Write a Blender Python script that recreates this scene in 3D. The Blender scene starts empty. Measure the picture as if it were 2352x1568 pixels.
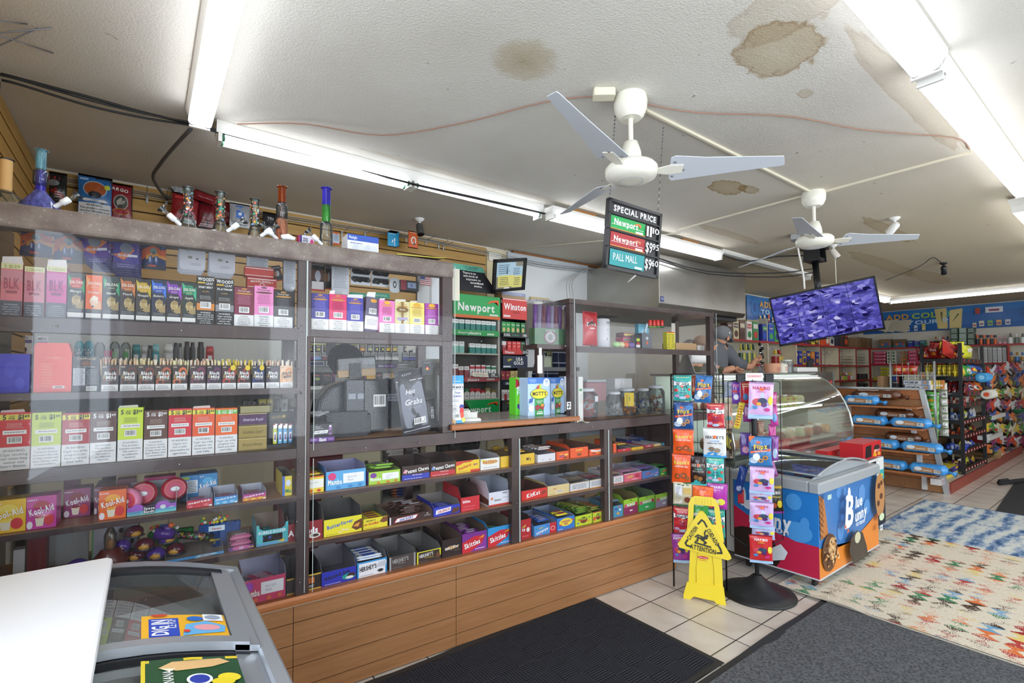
import bpy,math,random
import numpy as np
from mathutils import Vector,Matrix
from math import sin,cos,pi;R_=math.radians;MR=Matrix.Rotation;MT=Matrix.Translation;scn=bpy.context.scene;col=scn.collection;random.seed(7);H0=1.58;FPX=1127.7;YAW=R_(36.82);PIT=R_(1.76);ROL=R_(-.24);SHY=35.3;CA=R_(2.83)
def _v(*a):return np.array(a,float)
Fv=_v(sin(YAW)*cos(PIT),cos(YAW)*cos(PIT),sin(PIT));Rv=_v(cos(YAW),-sin(YAW),0);Uv=np.cross(Rv,Fv);R2=cos(ROL)*Rv+sin(ROL)*Uv;U2=-sin(ROL)*Rv+cos(ROL)*Uv;CAM=_v(0,0,H0);cd=bpy.data.cameras.new('camera');cam=bpy.data.objects.new('camera',cd);col.objects.link(cam);cd.sensor_fit='HORIZONTAL';cd.sensor_width=36;cd.lens=36*FPX/2352;cd.shift_y=SHY/2352;cd.clip_start=.02;cd.clip_end=100;cam.matrix_world=Matrix(((R2[0],U2[0],-Fv[0],0),(R2[1],U2[1],-Fv[1],0),(R2[2],U2[2],-Fv[2],H0),(0,0,0,1)));scn.camera=cam;w_=bpy.data.worlds.new('world');scn.world=w_;w_.use_nodes=True;w_.node_tree.nodes['Background'].inputs[0].default_value=(.75,.86,1,1);w_.node_tree.nodes['Background'].inputs[1].default_value=1.0;scn.view_settings.view_transform='Standard';scn.view_settings.look='None';scn.view_settings.exposure=0.0;scn.view_settings.gamma=1.0;scn.view_settings.use_curve_mapping=False;cy=scn.cycles
def iv(n,k,v):n.inputs[k].default_value=v
def RX(a,x):return MR(R_(a),4,x)
cy.use_denoising=True;cy.max_bounces=6;cy.diffuse_bounces=4;cy.glossy_bounces=3;cy.transmission_bounces=4;cy.transparent_max_bounces=24;cy.caustics_reflective=False;cy.caustics_refractive=False;cy.use_adaptive_sampling=True;cy.adaptive_threshold=.03;cy.sample_clamp_indirect=6;cy.blur_glossy=1.0
def area(name,loc,rot,sx,sy,power,colr,spread=180):
 l=bpy.data.lights.new(name,'AREA');l.shape='RECTANGLE';l.size=sx;l.size_y=sy;l.energy=power;l.color=colr;l.spread=R_(spread);o=bpy.data.objects.new(name,l);col.objects.link(o);o.location=loc;o.rotation_euler=rot
 return o
area('daylight_side_window',(-.75,-.35,1.75),(0,R_(-90),0),1.9,3.0,140,(.78,.88,1));area('daylight_front_window',(5.0,-3.6,1.6),(R_(90),0,0),8.0,2.2,270,(.86,.93,1));TUBE_E=13.0
class Pl:
 def __init__(s,n,d):
  s.n=_v(*n);s.n=s.n/np.linalg.norm(s.n);s.d=d;s.rz=math.atan2(s.n[1],s.n[0])-pi/2;s.h=_v(cos(s.rz),sin(s.rz),0)
 def at(s,x,y):
  r=Fv+R2*(x-1176)/FPX+U2*(784+SHY-y)/FPX
  return CAM+r*((s.d-s.n@CAM)/(s.n@r))
CUv=_v(cos(CA),-sin(CA),0);CWv=_v(sin(CA),cos(CA),0)
def PW(w):return Pl(CWv,w)
def PY(y):return Pl((0,1,0),y)
def PX(x):return Pl((1,0,0),x)
def PZ(z):return Pl((0,0,1),z)
def PP(p,q):
 d=_v(q[0]-p[0],q[1]-p[1],0);n=_v(-d[1],d[0],0)
 if n@_v(p[0],p[1],0)<0:n=-n
 n=n/np.linalg.norm(n);return Pl(n,n@_v(p[0],p[1],0))
def CP(u,w,z):return Vector(CUv*u+CWv*w+_v(0,0,z))
def rect(pl,x0,x1,yt,yb=None,zb=None,zt=None):
 xm=(x0+x1)/2;ym=(yt+(yb if yb is not None else yt))/2;a=pl.at(x0,ym);b=pl.at(x1,ym);W=float((b-a)@pl.h);m=(a+b)/2;top=float(pl.at(xm,yt)[2])if zt is None else zt
 if zb is None:zb=float(pl.at(xm,yb)[2])
 return Vector((m[0],m[1],zb)),pl.rz,W,top-zb
def lin(h):
 h=h.lstrip('#')
 if len(h)==3:h=''.join(c*2 for c in h)
 r=[int(h[i:i+2],16)/255 for i in (0,2,4)]
 return [x/12.92 if x<=.04045 else ((x+.055)/1.055)**2.4 for x in r]
_mc={}
def C(h,rough=.42,metal=0,spec=.5,name=None,coat=0):
 k=(h,rough,metal,spec,coat)
 if k in _mc:return _mc[k]
 m=bpy.data.materials.new(name or 'paint_'+h.strip('#'));m.use_nodes=True;b=m.node_tree.nodes['Principled BSDF'];iv(b,'Base Color',(*lin(h),1));iv(b,'Roughness',rough);iv(b,'Metallic',metal);iv(b,'Specular IOR Level',spec)
 if coat:iv(b,'Coat Weight',coat)
 _mc[k]=m
 return m
def FOIL(h):return C(h,.28,0,.6)
def EM(h,s,name='lit'):
 k=('em',h,s)
 if k in _mc:return _mc[k]
 m=bpy.data.materials.new(name);m.use_nodes=True;nt=m.node_tree;nt.nodes.clear();e=nt.nodes.new('ShaderNodeEmission');iv(e,0,(*lin(h),1));iv(e,1,s);o=nt.nodes.new('ShaderNodeOutputMaterial');nt.links.new(e.outputs[0],o.inputs[0]);_mc[k]=m
 return m
def PANE(name,tint='ffffff',dust=.03,refl=.9,rough=.03,dustcol='c8c8d0'):
 m=bpy.data.materials.new(name);m.use_nodes=True;nt=m.node_tree;N=nt.nodes;L=nt.links;N.clear();o=N.new('ShaderNodeOutputMaterial');t=N.new('ShaderNodeBsdfTransparent');iv(t,0,(*lin(tint),1));g=N.new('ShaderNodeBsdfGlossy');iv(g,'Roughness',rough);d=N.new('ShaderNodeBsdfDiffuse');iv(d,0,(*lin(dustcol),1));fr=N.new('ShaderNodeFresnel');iv(fr,0,1.5);mu=N.new('ShaderNodeMath');mu.operation='MULTIPLY';iv(mu,1,refl);L.new(fr.outputs[0],mu.inputs[0]);m1=N.new('ShaderNodeMixShader');L.new(mu.outputs[0],m1.inputs[0]);L.new(t.outputs[0],m1.inputs[1]);L.new(g.outputs[0],m1.inputs[2]);m2=N.new('ShaderNodeMixShader');L.new(m1.outputs[0],m2.inputs[1]);L.new(d.outputs[0],m2.inputs[2])
 if dust>0:
  tc=N.new('ShaderNodeTexCoord');mp=N.new('ShaderNodeMapping');iv(mp,'Scale',(30,30,3));nz=N.new('ShaderNodeTexNoise');iv(nz,'Scale',3);iv(nz,'Detail',4);L.new(tc.outputs['Object'],mp.inputs[0]);L.new(mp.outputs[0],nz.inputs['Vector']);mr=N.new('ShaderNodeMapRange');iv(mr,1,.35);iv(mr,2,.8);iv(mr,3,dust*.5);iv(mr,4,dust*2.4);L.new(nz.outputs['Fac'],mr.inputs[0]);L.new(mr.outputs[0],m2.inputs[0])
 else:iv(m2,0,0)
 L.new(m2.outputs[0],o.inputs[0])
 return m
def NODEMAT(name,fn,rough=.5,spec=.5,metal=0):
 m=bpy.data.materials.new(name);m.use_nodes=True;nt=m.node_tree;b=nt.nodes['Principled BSDF'];iv(b,'Roughness',rough);iv(b,'Specular IOR Level',spec);iv(b,'Metallic',metal);fn(nt,nt.nodes,nt.links,b)
 return m
def ramp(N,stops,interp='LINEAR'):
 r=N.new('ShaderNodeValToRGB');cr=r.color_ramp;cr.interpolation=interp
 while len(cr.elements)<len(stops):cr.elements.new(.5)
 for e,(p,c)in zip(cr.elements,stops):e.position=p;e.color=(*lin(c),1)if isinstance(c,str)else c
 return r
def coords(N,L,scale=(1,1,1),kind='Object',rot=(0,0,0),loc=(0,0,0)):
 tc=N.new('ShaderNodeTexCoord');mp=N.new('ShaderNodeMapping');iv(mp,'Scale',scale);iv(mp,'Rotation',rot);iv(mp,'Location',loc);L.new(tc.outputs[kind],mp.inputs[0]);return mp
def noise(N,L,vec,sc,det=3,rough=.5):
 n=N.new('ShaderNodeTexNoise');iv(n,'Scale',sc);iv(n,'Detail',det);iv(n,'Roughness',rough)
 if vec:L.new(vec.outputs[0],n.inputs['Vector'])
 return n
def bump(N,L,b,src,dist,strength=.5):
 bp=N.new('ShaderNodeBump');iv(bp,'Distance',dist);iv(bp,'Strength',strength);L.new(src,bp.inputs['Height']);L.new(bp.outputs[0],b.inputs['Normal'])
def mixc(N,L,fac,a,b2,mode='MIX'):
 mx=N.new('ShaderNodeMix');mx.data_type='RGBA';mx.blend_type=mode
 for i,v in ((0,fac),(6,a),(7,b2)):
  if isinstance(v,str):mx.inputs[i].default_value=(*lin(v),1)
  elif isinstance(v,(int,float)):mx.inputs[i].default_value=v
  else:L.new(v,mx.inputs[i])
 return mx.outputs[2]
class MB:
 def __init__(s):s.v=[];s.f=[];s.m=[];s.s=[];s.mats=[]
 def mi(s,mat):
  if isinstance(mat,str):mat=C(mat)
  if mat not in s.mats:s.mats.append(mat)
  return s.mats.index(mat)
 def add(s,vs,fs,mat,smooth=False,T=None):
  o=len(s.v);k=s.mi(mat)
  if T is not None:vs=[T@Vector(p)for p in vs]
  s.v+=[tuple(p)for p in vs]
  for f in fs:s.f.append(tuple(i+o for i in f));s.m.append(k);s.s.append(smooth)
  return s
 def box(s,x0,x1,y0,y1,z0,z1,mat,T=None,c=0):
  if x0>x1:x0,x1=x1,x0
  if y0>y1:y0,y1=y1,y0
  if c:
   P=[(x0+c,y0),(x1-c,y0),(x1,y0+c),(x1,y1-c),(x1-c,y1),(x0+c,y1),(x0,y1-c),(x0,y0+c)];Q=[(min(max(x,x0+c),x1-c),min(max(y,y0+c),y1-c))for x,y in P];vs=[(x,y,z0)for x,y in P]+[(x,y,z1-c)for x,y in P]+[(x,y,z1)for x,y in Q];fs=[tuple(reversed(range(8))),tuple(range(16,24))]
   for k in (0,8):fs+=[(k+i,k+(i+1)%8,k+8+(i+1)%8,k+8+i)for i in range(8)]
   return s.add(vs,fs,mat,False,T)
  vs=[(x,y,z)for z in (z0,z1)for y in (y0,y1)for x in (x0,x1)]
  return s.add(vs,[(0,2,3,1),(4,5,7,6),(0,1,5,4),(2,6,7,3),(0,4,6,2),(1,3,7,5)],mat,False,T)
 def prism(s,poly,a,b,mat,axis='y',T=None,smooth=False):
  mk={'y':lambda p,t:(p[0],t,p[1]),'x':lambda p,t:(t,p[0],p[1]),'z':lambda p,t:(p[0],p[1],t)}[axis];n=len(poly);vs=[mk(p,a)for p in poly]+[mk(p,b)for p in poly];fs=[tuple(range(n)),tuple(reversed(range(n,2*n)))]+[(i,i+n,(i+1)%n+n,(i+1)%n)for i in range(n)]
  return s.add(vs,fs,mat,smooth,T)
 def tube(s,pts,r,mat,n=8,T=None,r1=None):
  pts=[Vector(p)for p in pts];rs=[];vs=[];fs=[];m=len(pts);up=None
  for i,p in enumerate(pts):
   d=(pts[min(i+1,m-1)]-pts[max(i-1,0)]).normalized()
   if up is None:up=d.orthogonal().normalized()
   up=(up-d*up.dot(d));up=up.normalized()if up.length>1e-6 else d.orthogonal().normalized();sd=d.cross(up);rr=r if r1 is None else r+(r1-r)*i/(m-1)
   if isinstance(r,(list,tuple)):rr=r[i]
   vs+=[p+(up*cos(2*pi*k/n)+sd*sin(2*pi*k/n))*rr for k in range(n)]
  for i in range(m-1):fs+=[(i*n+k,i*n+(k+1)%n,(i+1)*n+(k+1)%n,(i+1)*n+k)for k in range(n)]
  fs+=[tuple(reversed(range(n))),tuple(range((m-1)*n,m*n))]
  return s.add(vs,fs,mat,True,T)
 def lathe(s,prof,mat,n=20,T=None,smooth=True):
  vs=[];fs=[];m=len(prof)
  for r,z in prof:vs+=[(r*cos(2*pi*k/n),r*sin(2*pi*k/n),z)for k in range(n)]
  for i in range(m-1):fs+=[(i*n+k,i*n+(k+1)%n,(i+1)*n+(k+1)%n,(i+1)*n+k)for k in range(n)]
  s.add(vs,fs,mat,smooth,T);s.add(vs[:n],[tuple(reversed(range(n)))],mat,False,T);s.add(vs[-n:],[tuple(range(n))],mat,False,T)
  return s
 def ball(s,c,r,mat,n=12,m=8,T=None):
  if not isinstance(r,(tuple,list)):r=(r,r,r)
  vs=[(c[0],c[1],c[2]-r[2])];fs=[]
  for i in range(1,m):
   a=pi*i/m;vs+=[(c[0]+r[0]*sin(a)*cos(2*pi*k/n),c[1]+r[1]*sin(a)*sin(2*pi*k/n),c[2]-r[2]*cos(a))for k in range(n)]
  vs.append((c[0],c[1],c[2]+r[2]));e=len(vs)-1;fs+=[(0,1+(k+1)%n,1+k)for k in range(n)]
  for i in range(m-2):fs+=[(1+i*n+k,1+i*n+(k+1)%n,1+(i+1)*n+(k+1)%n,1+(i+1)*n+k)for k in range(n)]
  b=1+(m-2)*n;fs+=[(b+k,b+(k+1)%n,e)for k in range(n)]
  return s.add(vs,fs,mat,True,T)
 def grid(s,fn,nu,nv,mat,smooth=True,T=None):
  vs=[fn(i/nu,j/nv)for j in range(nv+1)for i in range(nu+1)];fs=[(j*(nu+1)+i,j*(nu+1)+i+1,(j+1)*(nu+1)+i+1,(j+1)*(nu+1)+i)for j in range(nv)for i in range(nu)]
  return s.add(vs,fs,mat,smooth,T)
def mesh(mb,name):
 me=bpy.data.meshes.new(name);me.from_pydata(mb.v,[],mb.f)
 for m in mb.mats:me.materials.append(m)
 me.polygons.foreach_set('material_index',mb.m);me.polygons.foreach_set('use_smooth',mb.s);me.update()
 return me
def tag(o,label=None,cat=None,group=None,kind=None):
 for k,v in (('label',label),('category',cat),('group',group),('kind',kind)):
  if v:o[k]=v
 return o
def obj(name,mb,parent=None,loc=(0,0,0),rz=0,label=None,cat=None,group=None,kind=None,bevel=0,rot=None):
 me=mb if isinstance(mb,bpy.types.Mesh)else mesh(mb,name);o=bpy.data.objects.new(name,me);col.objects.link(o);o.location=loc;o.rotation_euler=rot or (0,0,rz)
 if parent:o.parent=parent
 if bevel:
  b=o.modifiers.new('bevel','BEVEL');b.width=bevel;b.segments=2;b.limit_method='ANGLE'
 return tag(o,label,cat,group,kind)
def thing(name,loc,rz=0,label=None,cat=None,group=None,rot=None):
 o=bpy.data.objects.new(name,None);col.objects.link(o);o.location=loc;o.rotation_euler=rot or (0,0,rz);o.empty_display_size=.05
 return tag(o,label,cat,group)
def dup(o,loc,rz=None,label=None,group=None,rot=None,parent=None,scale=None):
 c=o.copy();col.objects.link(c)
 if parent is not None:c.parent=parent
 else:
  c.location=loc
  if rot is not None:c.rotation_euler=rot
  elif rz is not None:c.rotation_euler=(0,0,rz)
  if scale:c.scale=scale
 if label:c['label']=label
 if group:c['group']=group
 for ch in list(o.children):dup(ch,None,parent=c)
 return c
ORD=['leftmost','second','third','fourth','fifth','sixth','seventh','eighth','ninth','tenth','eleventh','twelfth','thirteenth','fourteenth','fifteenth','sixteenth','seventeenth','eighteenth','nineteenth','twentieth']
def nth(i,n=None,where='from the left'):
 if n is not None and i==n-1 and n>1:return 'rightmost'
 return ORD[0]if i==0 else ORD[i]+' '+where
CH='ABCDEFGHIJKLMNOPQRSTUVWXYZabcdefghijklmnopqrstuvwxyz0123456789$&:.,\'!?-%#©™/+'
def _font(off):
 d={};os_=[]
 for ch in CH:
  c=bpy.data.curves.new('g','FONT');c.body=ch;c.resolution_u=2;c.offset=off;c.fill_mode='FRONT';o=bpy.data.objects.new('g',c);col.objects.link(o);os_.append((ch,o,c))
 bpy.context.view_layer.update();dg=bpy.context.evaluated_depsgraph_get()
 for ch,o,c in os_:
  me=o.evaluated_get(dg).to_mesh();vs=[(v.co.x,v.co.y)for v in me.vertices];fs=[tuple(p.vertices)for p in me.polygons];x0=min(v[0]for v in vs);x1=max(v[0]for v in vs);d[ch]=([(x-x0,y)for x,y in vs],fs,x1-x0);o.evaluated_get(dg).to_mesh_clear()
 h=max(v[1]for v in d['H'][0]);d={k:([(x/h,y/h)for x,y in vs],fs,w/h)for k,(vs,fs,w)in d.items()}
 for ch,o,c in os_:bpy.data.objects.remove(o);bpy.data.curves.remove(c)
 return d
FN={0:_font(0),1:_font(.008),2:_font(.03)}
def lines(txt,h,bold=1,gap=.12):
 F=FN[bold];x=0;out=[]
 for ch in txt:
  if ch==' ':x+=.42;continue
  g=F.get(ch)or F['?'];out.append((x,g));x+=g[2]+gap
 return out,max(x-gap,.01)
def art(mb,S,W,H,items,eps=.0004):
 for k,it in enumerate(items,1):
  t=it[0];K=k*eps
  if t=='r' or t=='g':
   _,x0,y0,x1,y1,c=it[:6];nx=it[6]if len(it)>6 else 2;ny=it[7]if len(it)>7 else 2;mb.grid(lambda a,b:S((x0+(x1-x0)*a)*W,(y0+(y1-y0)*b)*H,K),nx,ny,c if not isinstance(c,str)else C(c),False)
  elif t=='e':
   _,cx,cy,rx,ry,c=it[:6];n=18;rx*=W;ry*=H;vs=[S(cx*W,cy*H,K)]
   for q in (.5,1):vs+=[S(cx*W+rx*q*cos(2*pi*i/n),cy*H+ry*q*sin(2*pi*i/n),K)for i in range(n)]
   fs=[(0,1+i,1+(i+1)%n)for i in range(n)]+[(1+i,1+n+i,1+n+(i+1)%n,1+(i+1)%n)for i in range(n)];mb.add(vs,fs,c)
  elif t=='p':
   _,pts,c=it[:3];n=len(pts);cx=sum(p[0]for p in pts)/n;cy=sum(p[1]for p in pts)/n;vs=[S(cx*W,cy*H,K)]+[S((cx+(x-cx)*q)*W,(cy+(y-cy)*q)*H,K)for q in (.5,1)for x,y in pts];mb.add(vs,[(0,1+i,1+(i+1)%n)for i in range(n)]+[(1+i,1+n+i,1+n+(i+1)%n,1+(i+1)%n)for i in range(n)],c)
  elif t=='bar':
   _,x0,y0,x1,y1=it[:5];c=it[5]if len(it)>5 else '141414';mb.grid(lambda a,b:S((x0+(x1-x0)*a)*W,(y0+(y1-y0)*b)*H,K),2,2,C('f2f2ee'),False);rr=random.Random(k+int(W*1e4));x=x0+(x1-x0)*.08
   while x<x1-(x1-x0)*.1:
    bw=(x1-x0)*rr.choice((.02,.03,.05));yb=y0+(y1-y0)*.18;yt=y1-(y1-y0)*.1;mb.add([S(x*W,yb*H,K+eps),S((x+bw)*W,yb*H,K+eps),S((x+bw)*W,yt*H,K+eps),S(x*W,yt*H,K+eps)],[(0,1,2,3)],c);x+=bw+(x1-x0)*rr.choice((.02,.035,.05))
  elif t=='l':
   _,x0,y0,x1,y1,n,c=it[:7];rr=random.Random(n*7+k);hh=(y1-y0)/n
   for i in range(n):
    x=x0+rr.random()*(x1-x0)*.12;e=x1-rr.random()*(x1-x0)*.15;y=y0+hh*i+hh*.25
    while x<e:
     ww=(x1-x0)*rr.uniform(.05,.14);ww=min(ww,e-x);mb.add([S(x*W,y*H,K),S((x+ww)*W,y*H,K),S((x+ww)*W,(y+hh*.45)*H,K),S(x*W,(y+hh*.45)*H,K)],[(0,1,2,3)],c);x+=ww+(x1-x0)*.03
  elif t=='t':
   _,cx,cy,h,txt,c=it[:6];op=it[6]if len(it)>6 else {};op=op if isinstance(op,dict)else {a:v for a,v in zip(('wd','b','rot','o','sh'),it[6:])if v or a=='b'};hh=h*H;rot=R_(op.get('rot',0));sh=op.get('sh',0);bold=op.get('b',1);gl,tw=lines(txt,1,bold,op.get('gap',.12));sx=hh*op.get('sx',.95);mw=op.get('wd')
   if mw and (tw*sx>mw*W or op.get('fit')):sx=mw*W/tw
   ca,sa=cos(rot),sin(rot)
   def emit(gls,col_,KK):
    for gx,(vs,fs,_w)in gls:
     P=[]
     for vx,vy in vs:
      X=(gx+vx-tw/2+sh*(vy-.5))*sx;Y=(vy-.5)*hh
      if 'arc' in op:Y-=op['arc']*hh*(X/(tw*sx/2))**2
      if 'grow' in op:Y*=1+op['grow']*X/(tw*sx)
      P.append(S(cx*W+X*ca-Y*sa,cy*H+X*sa+Y*ca,KK))
     mb.add(P,fs,col_)
   if 'o' in op:
    g2,t2=lines(txt,1,2,op.get('gap',.12));off=(tw-t2)/2;g3=[(a[0]-(b[1][2]-a[1][2])/2,b[1])for a,b in zip(gl,g2)];emit(g3,op['o'],K)
   emit(gl,c,K+eps*.6)
def flat(W):
 return lambda x,y,k:(x-W/2,-k,y)
def carton(label,pl,x0,x1,yt,zb,colr,items=(),dep=.08,name='carton',cat='box',yb=None,group=None,tilt=0,side=None,top=None,dz=0,zt=None,gloss=.4,lid=None):
 loc,rz,W,H=rect(pl,x0,x1,yt,yb,zb,zt);W-=.002;eps=.0004*max(1,loc.length/3.5);mb=MB();b=C(colr,gloss);mb.box(-W/2,W/2,0,dep,0,H,b);art(mb,flat(W),W,H,items,eps)
 if side:art(mb,lambda x,y,k:(-W/2-k,dep-x,y),dep,H,side,eps);art(mb,lambda x,y,k:(W/2+k,x,y),dep,H,side,eps)
 if lid:mb.add([(-W/2,dep*.1,H),(W/2*lid[1],dep*.1,H),(W/2*lid[1]*.9,dep*.1-.01,H+lid[0]),(-W/2*.9,dep*.1-.008,H+lid[0]*.8)],[(0,1,2,3)],C('f0eeea'))
 o=obj(name,mb,None,loc,rz,label,cat,group)
 if tilt:o.rotation_euler=(0,R_(tilt),rz)
 return o
def wall(mb,a,b,za,zb_,z0,t,co,ci,T=None):
 d=Vector((b[0]-a[0],b[1]-a[1])).normalized();n=Vector((-d.y,d.x))*t;P=[(a[0],a[1],z0),(b[0],b[1],z0),(b[0],b[1],zb_),(a[0],a[1],za)];Q=[(x+n.x,y+n.y,z)for x,y,z in P];mb.add(P,[(0,1,2,3)],co,False,T);mb.add(Q,[(3,2,1,0)],ci,False,T);mb.add(P+Q,[(3,2,6,7),(0,3,7,4),(1,5,6,2)],ci,False,T)
def tray(label,pl,x0,x1,yt,zb,colr,items=(),dep=.24,back=1.6,inner='8a8178',name='display_box',cat='box',yb=None,group=None,notch=0,rz_add=0,fill=None,side=None,sidecol=None,cut=.15,win=None):
 loc,rz,W,H=rect(pl,x0,x1,yt,yb,zb);W-=.003;Hb=H*back;t=.0016;mb=MB();co=C(colr,.4);ci=C(inner,.8);cs=C(sidecol,.4)if sidecol else co;mb.box(-W/2+.001,W/2-.001,.001,dep-.001,0,.002,ci);c=dep*cut
 if win:
  wx0,wx1,wy0,wy1,wy2=win
  for P in ([(0,0),(1,0),(1,wy0),(0,wy0)],[(0,wy0),(wx0,wy0),(wx0,wy1),(0,wy1)],[(wx1,wy0),(1,wy0),(1,wy1),(wx1,wy1)],[(0,wy1),(1,wy1),(1,wy2),(0,wy2)],[(0,wy2),(.22,wy2),(.1,wy2*1.15),(.08,1),(0,1)],[(.9,wy2*1.15),(.8,wy2),(1,wy2),(1,1),(.92,1)]):
   mb.prism([(x*W-W/2,y*H)for x,y in P],0,t,co)
 else:wall(mb,(-W/2,0),(W/2,0),H,H,0,t,co,ci)
 hc=H if not win else H;wall(mb,(W/2,0),(W/2,c),hc,Hb*.9+H*.1,0,t,cs,ci);wall(mb,(W/2,c),(W/2,dep),Hb*.9+H*.1,Hb,0,t,cs,ci);wall(mb,(W/2,dep),(-W/2,dep),Hb,Hb,0,t,cs,ci)
 if notch:
  mb.prism([(-W*.28,Hb),(-W*.2,Hb+notch),(W*.2,Hb+notch),(W*.28,Hb)],dep-t,dep,ci)
 wall(mb,(-W/2,dep),(-W/2,c),Hb,Hb*.9+H*.1,0,t,cs,ci);wall(mb,(-W/2,c),(-W/2,0),Hb*.9+H*.1,hc,0,t,cs,ci);art(mb,flat(W),W,H,items)
 if side:art(mb,lambda x,y,k:(-W/2-k,dep-x,y),dep,H,side)
 o=obj(name,mb,None,loc,rz+rz_add,label,cat,group);M=MT(loc)@MR(rz+rz_add,4,'Z')
 if fill:bars(M,W,H,dep,**fill)
 return o,M,W,H
_bar={}
def bar_mesh(L,w,h,c1,c2,kind):
 k=(round(L,2),round(w,3),round(h,3),c1,c2,kind)
 if k in _bar:return _bar[k]
 mb=MB();a=FOIL(c1);b=FOIL(c2);sec=lambda q:[(cos(t)*w/2*q,sin(t)*h/2*q)for t in (R_(x)for x in (-150,-90,-30,20,90,160))];xs=[(-L/2,.15,1),(-L/2+L*.07,.3,1),(-L/2+L*.1,.95,1),(0,1,1),(L/2-L*.1,.95,1),(L/2-L*.07,.3,1),(L/2,.15,1)];vs=[]
 for x,q,_ in xs:
  for (cy_,cz)in sec(1):vs.append((x,cy_*(1 if q>.5 else 1.05),cz*q+h/2))
 n=6;fs=[(i*n+j,(i+1)*n+j,(i+1)*n+(j+1)%n,i*n+(j+1)%n)for i in range(len(xs)-1)for j in range(n)];mb.add(vs,fs,a,True);mb.box(-L*.26,L*.26,-w*.3,w*.3,h*.99,h*1.02,b);_bar[k]=mesh(mb,'candy_bar');return _bar[k]
def bars(M,W,H,dep,n=4,c1='4a2a1c',c2='ffffff',size=(.11,.03,.014),label='wrapped candy bar',name='candy_bar',group=None,lvl=None,z0=.004,y0=.02,ang=0,cat='candy',across=True,seed=1):
 rr=random.Random(seed+n);L,w,h=size;L=min(L,W*.86 if across else dep*.9);me=bar_mesh(L,w,h,c1,c2,'b');cols=max(1,int(W*.95/w))if not across else 1;rows=max(1,int((dep-y0*1.5)/w))if across else max(1,int(dep*.9/L))
 for i in range(n):
  lay=i//(rows*cols);j=i%(rows*cols)
  if across:x=rr.uniform(-1,1)*(W-L)*.25;y=y0+w*(.6+j);a=rr.uniform(-4,4)
  else:x=-W/2+w*(.6+j%cols)+.004;y=y0+L*(.5+j//cols);a=90+rr.uniform(-4,4)
  z=z0+lay*h+((lvl or 0));o=obj(name,me,None,M@Vector((x,min(y,dep-w*.6),z)),0,label,cat,group or label);o.rotation_euler=(0,0,M.to_euler().z+R_(a+ang))
def pouch(label,pl,x0,x1,yt,yb,colr,items=(),thick=.03,name='snack_bag',cat='bag',group=None,rot=0,dy=0,foil=True,hang=False,lean=0,wav=1):
 loc,rz,W,H=rect(pl,x0,x1,yt,yb);eps=.0007*max(1,loc.length/4.5);sd=random.Random(int(x0*7+yt));p1,p2,p3=sd.uniform(0,6),sd.uniform(0,6),sd.uniform(0,6)
 def bulge(x,y):
  a=min(max(x/W,0),1);b=min(max(y/H,0),1);e=(max(0,sin(pi*a))**.55)*(max(0,sin(pi*min(max((b-.05)/.9,0),1)))**.5)
  return thick/2*e*(1+.16*wav*sin(9*a+p1+3*b)+.12*wav*sin(11*b+p2)+.10*wav*sin(23*a-14*b+p3)*(1-e*.5))
 def Sx(x,y):return (x-W/2)*(1-.035*sin(pi*min(max(y/H,0),1)))
 S=lambda x,y,k:(Sx(x,y),-bulge(x,y)-k,y);mb=MB();m=FOIL(colr)if foil else C(colr,.5);nx,ny=16,22;mb.grid(lambda a,b:S(a*W,b*H,0),nx,ny,m);mb.grid(lambda a,b:(Sx((1-a)*W,b*H),bulge((1-a)*W,b*H),b*H),nx,ny,m);art(mb,S,W,H,items,eps);o=obj(name,mb,None,loc+Vector(pl.n*dy),rz,label,cat,group)
 if rot or lean:o.rotation_euler=(R_(lean),R_(rot),rz)
 return o
def bottle(label,pl,xc,wpx,yt,zb,prof,mats,name='bottle',cat='bottle',group=None,yb=None,n=18,items=None):
 loc,rz,W,H=rect(pl,xc-wpx/2,xc+wpx/2,yt,yb,zb);mb=MB();r=W/2;lo=0
 for i,(hi,m)in enumerate(mats):
  seg=[p for p in prof if lo-1e-6<=p[1]<=hi+1e-6]
  if len(seg)>1:mb.lathe([(p[0]*r,p[1]*H)for p in seg],C(m,.3)if isinstance(m,str)else m,n)
  lo=hi
 if items:art(mb,lambda x,y,k:(r*1.01*sin((x/W-.5)*2)*1.0,-(r*1.02+k)*cos((x/W-.5)*2),y),W,H,items)
 return obj(name,mb,None,loc+Vector(pl.n*r),rz,label,cat,group)
# the room
ZC=3.03
def m_floor(nt,N,L,b):
 mp=coords(N,L,(1/.3048,)*3,loc=(-2.804/.3048,-2.174/.3048,0));br=N.new('ShaderNodeTexBrick');br.offset=0;iv(br,'Scale',1);iv(br,'Brick Width',1);iv(br,'Row Height',1);iv(br,'Mortar Size',.014);iv(br,'Mortar Smooth',.1);iv(br,'Bias',-.3);iv(br,'Color1',(*lin('d9d0c6'),1));iv(br,'Color2',(*lin('cdc3b8'),1));iv(br,'Mortar',(*lin('4b4845'),1));L.new(mp.outputs[0],br.inputs['Vector']);n1=noise(N,L,mp,1.3,5);r=ramp(N,[(.35,'ffffff'),(.75,'cfc4b6')]);L.new(n1.outputs['Fac'],r.inputs[0]);c=mixc(N,L,.6,br.outputs['Color'],r.outputs[0],'MULTIPLY');n2=noise(N,L,mp,38,2);r2=ramp(N,[(.70,'ffffff'),(.76,'8a7f74')]);L.new(n2.outputs['Fac'],r2.inputs[0]);c=mixc(N,L,.55,c,r2.outputs[0],'MULTIPLY');L.new(c,b.inputs['Base Color']);bump(N,L,b,br.outputs['Fac'],-.002,.6)
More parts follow.
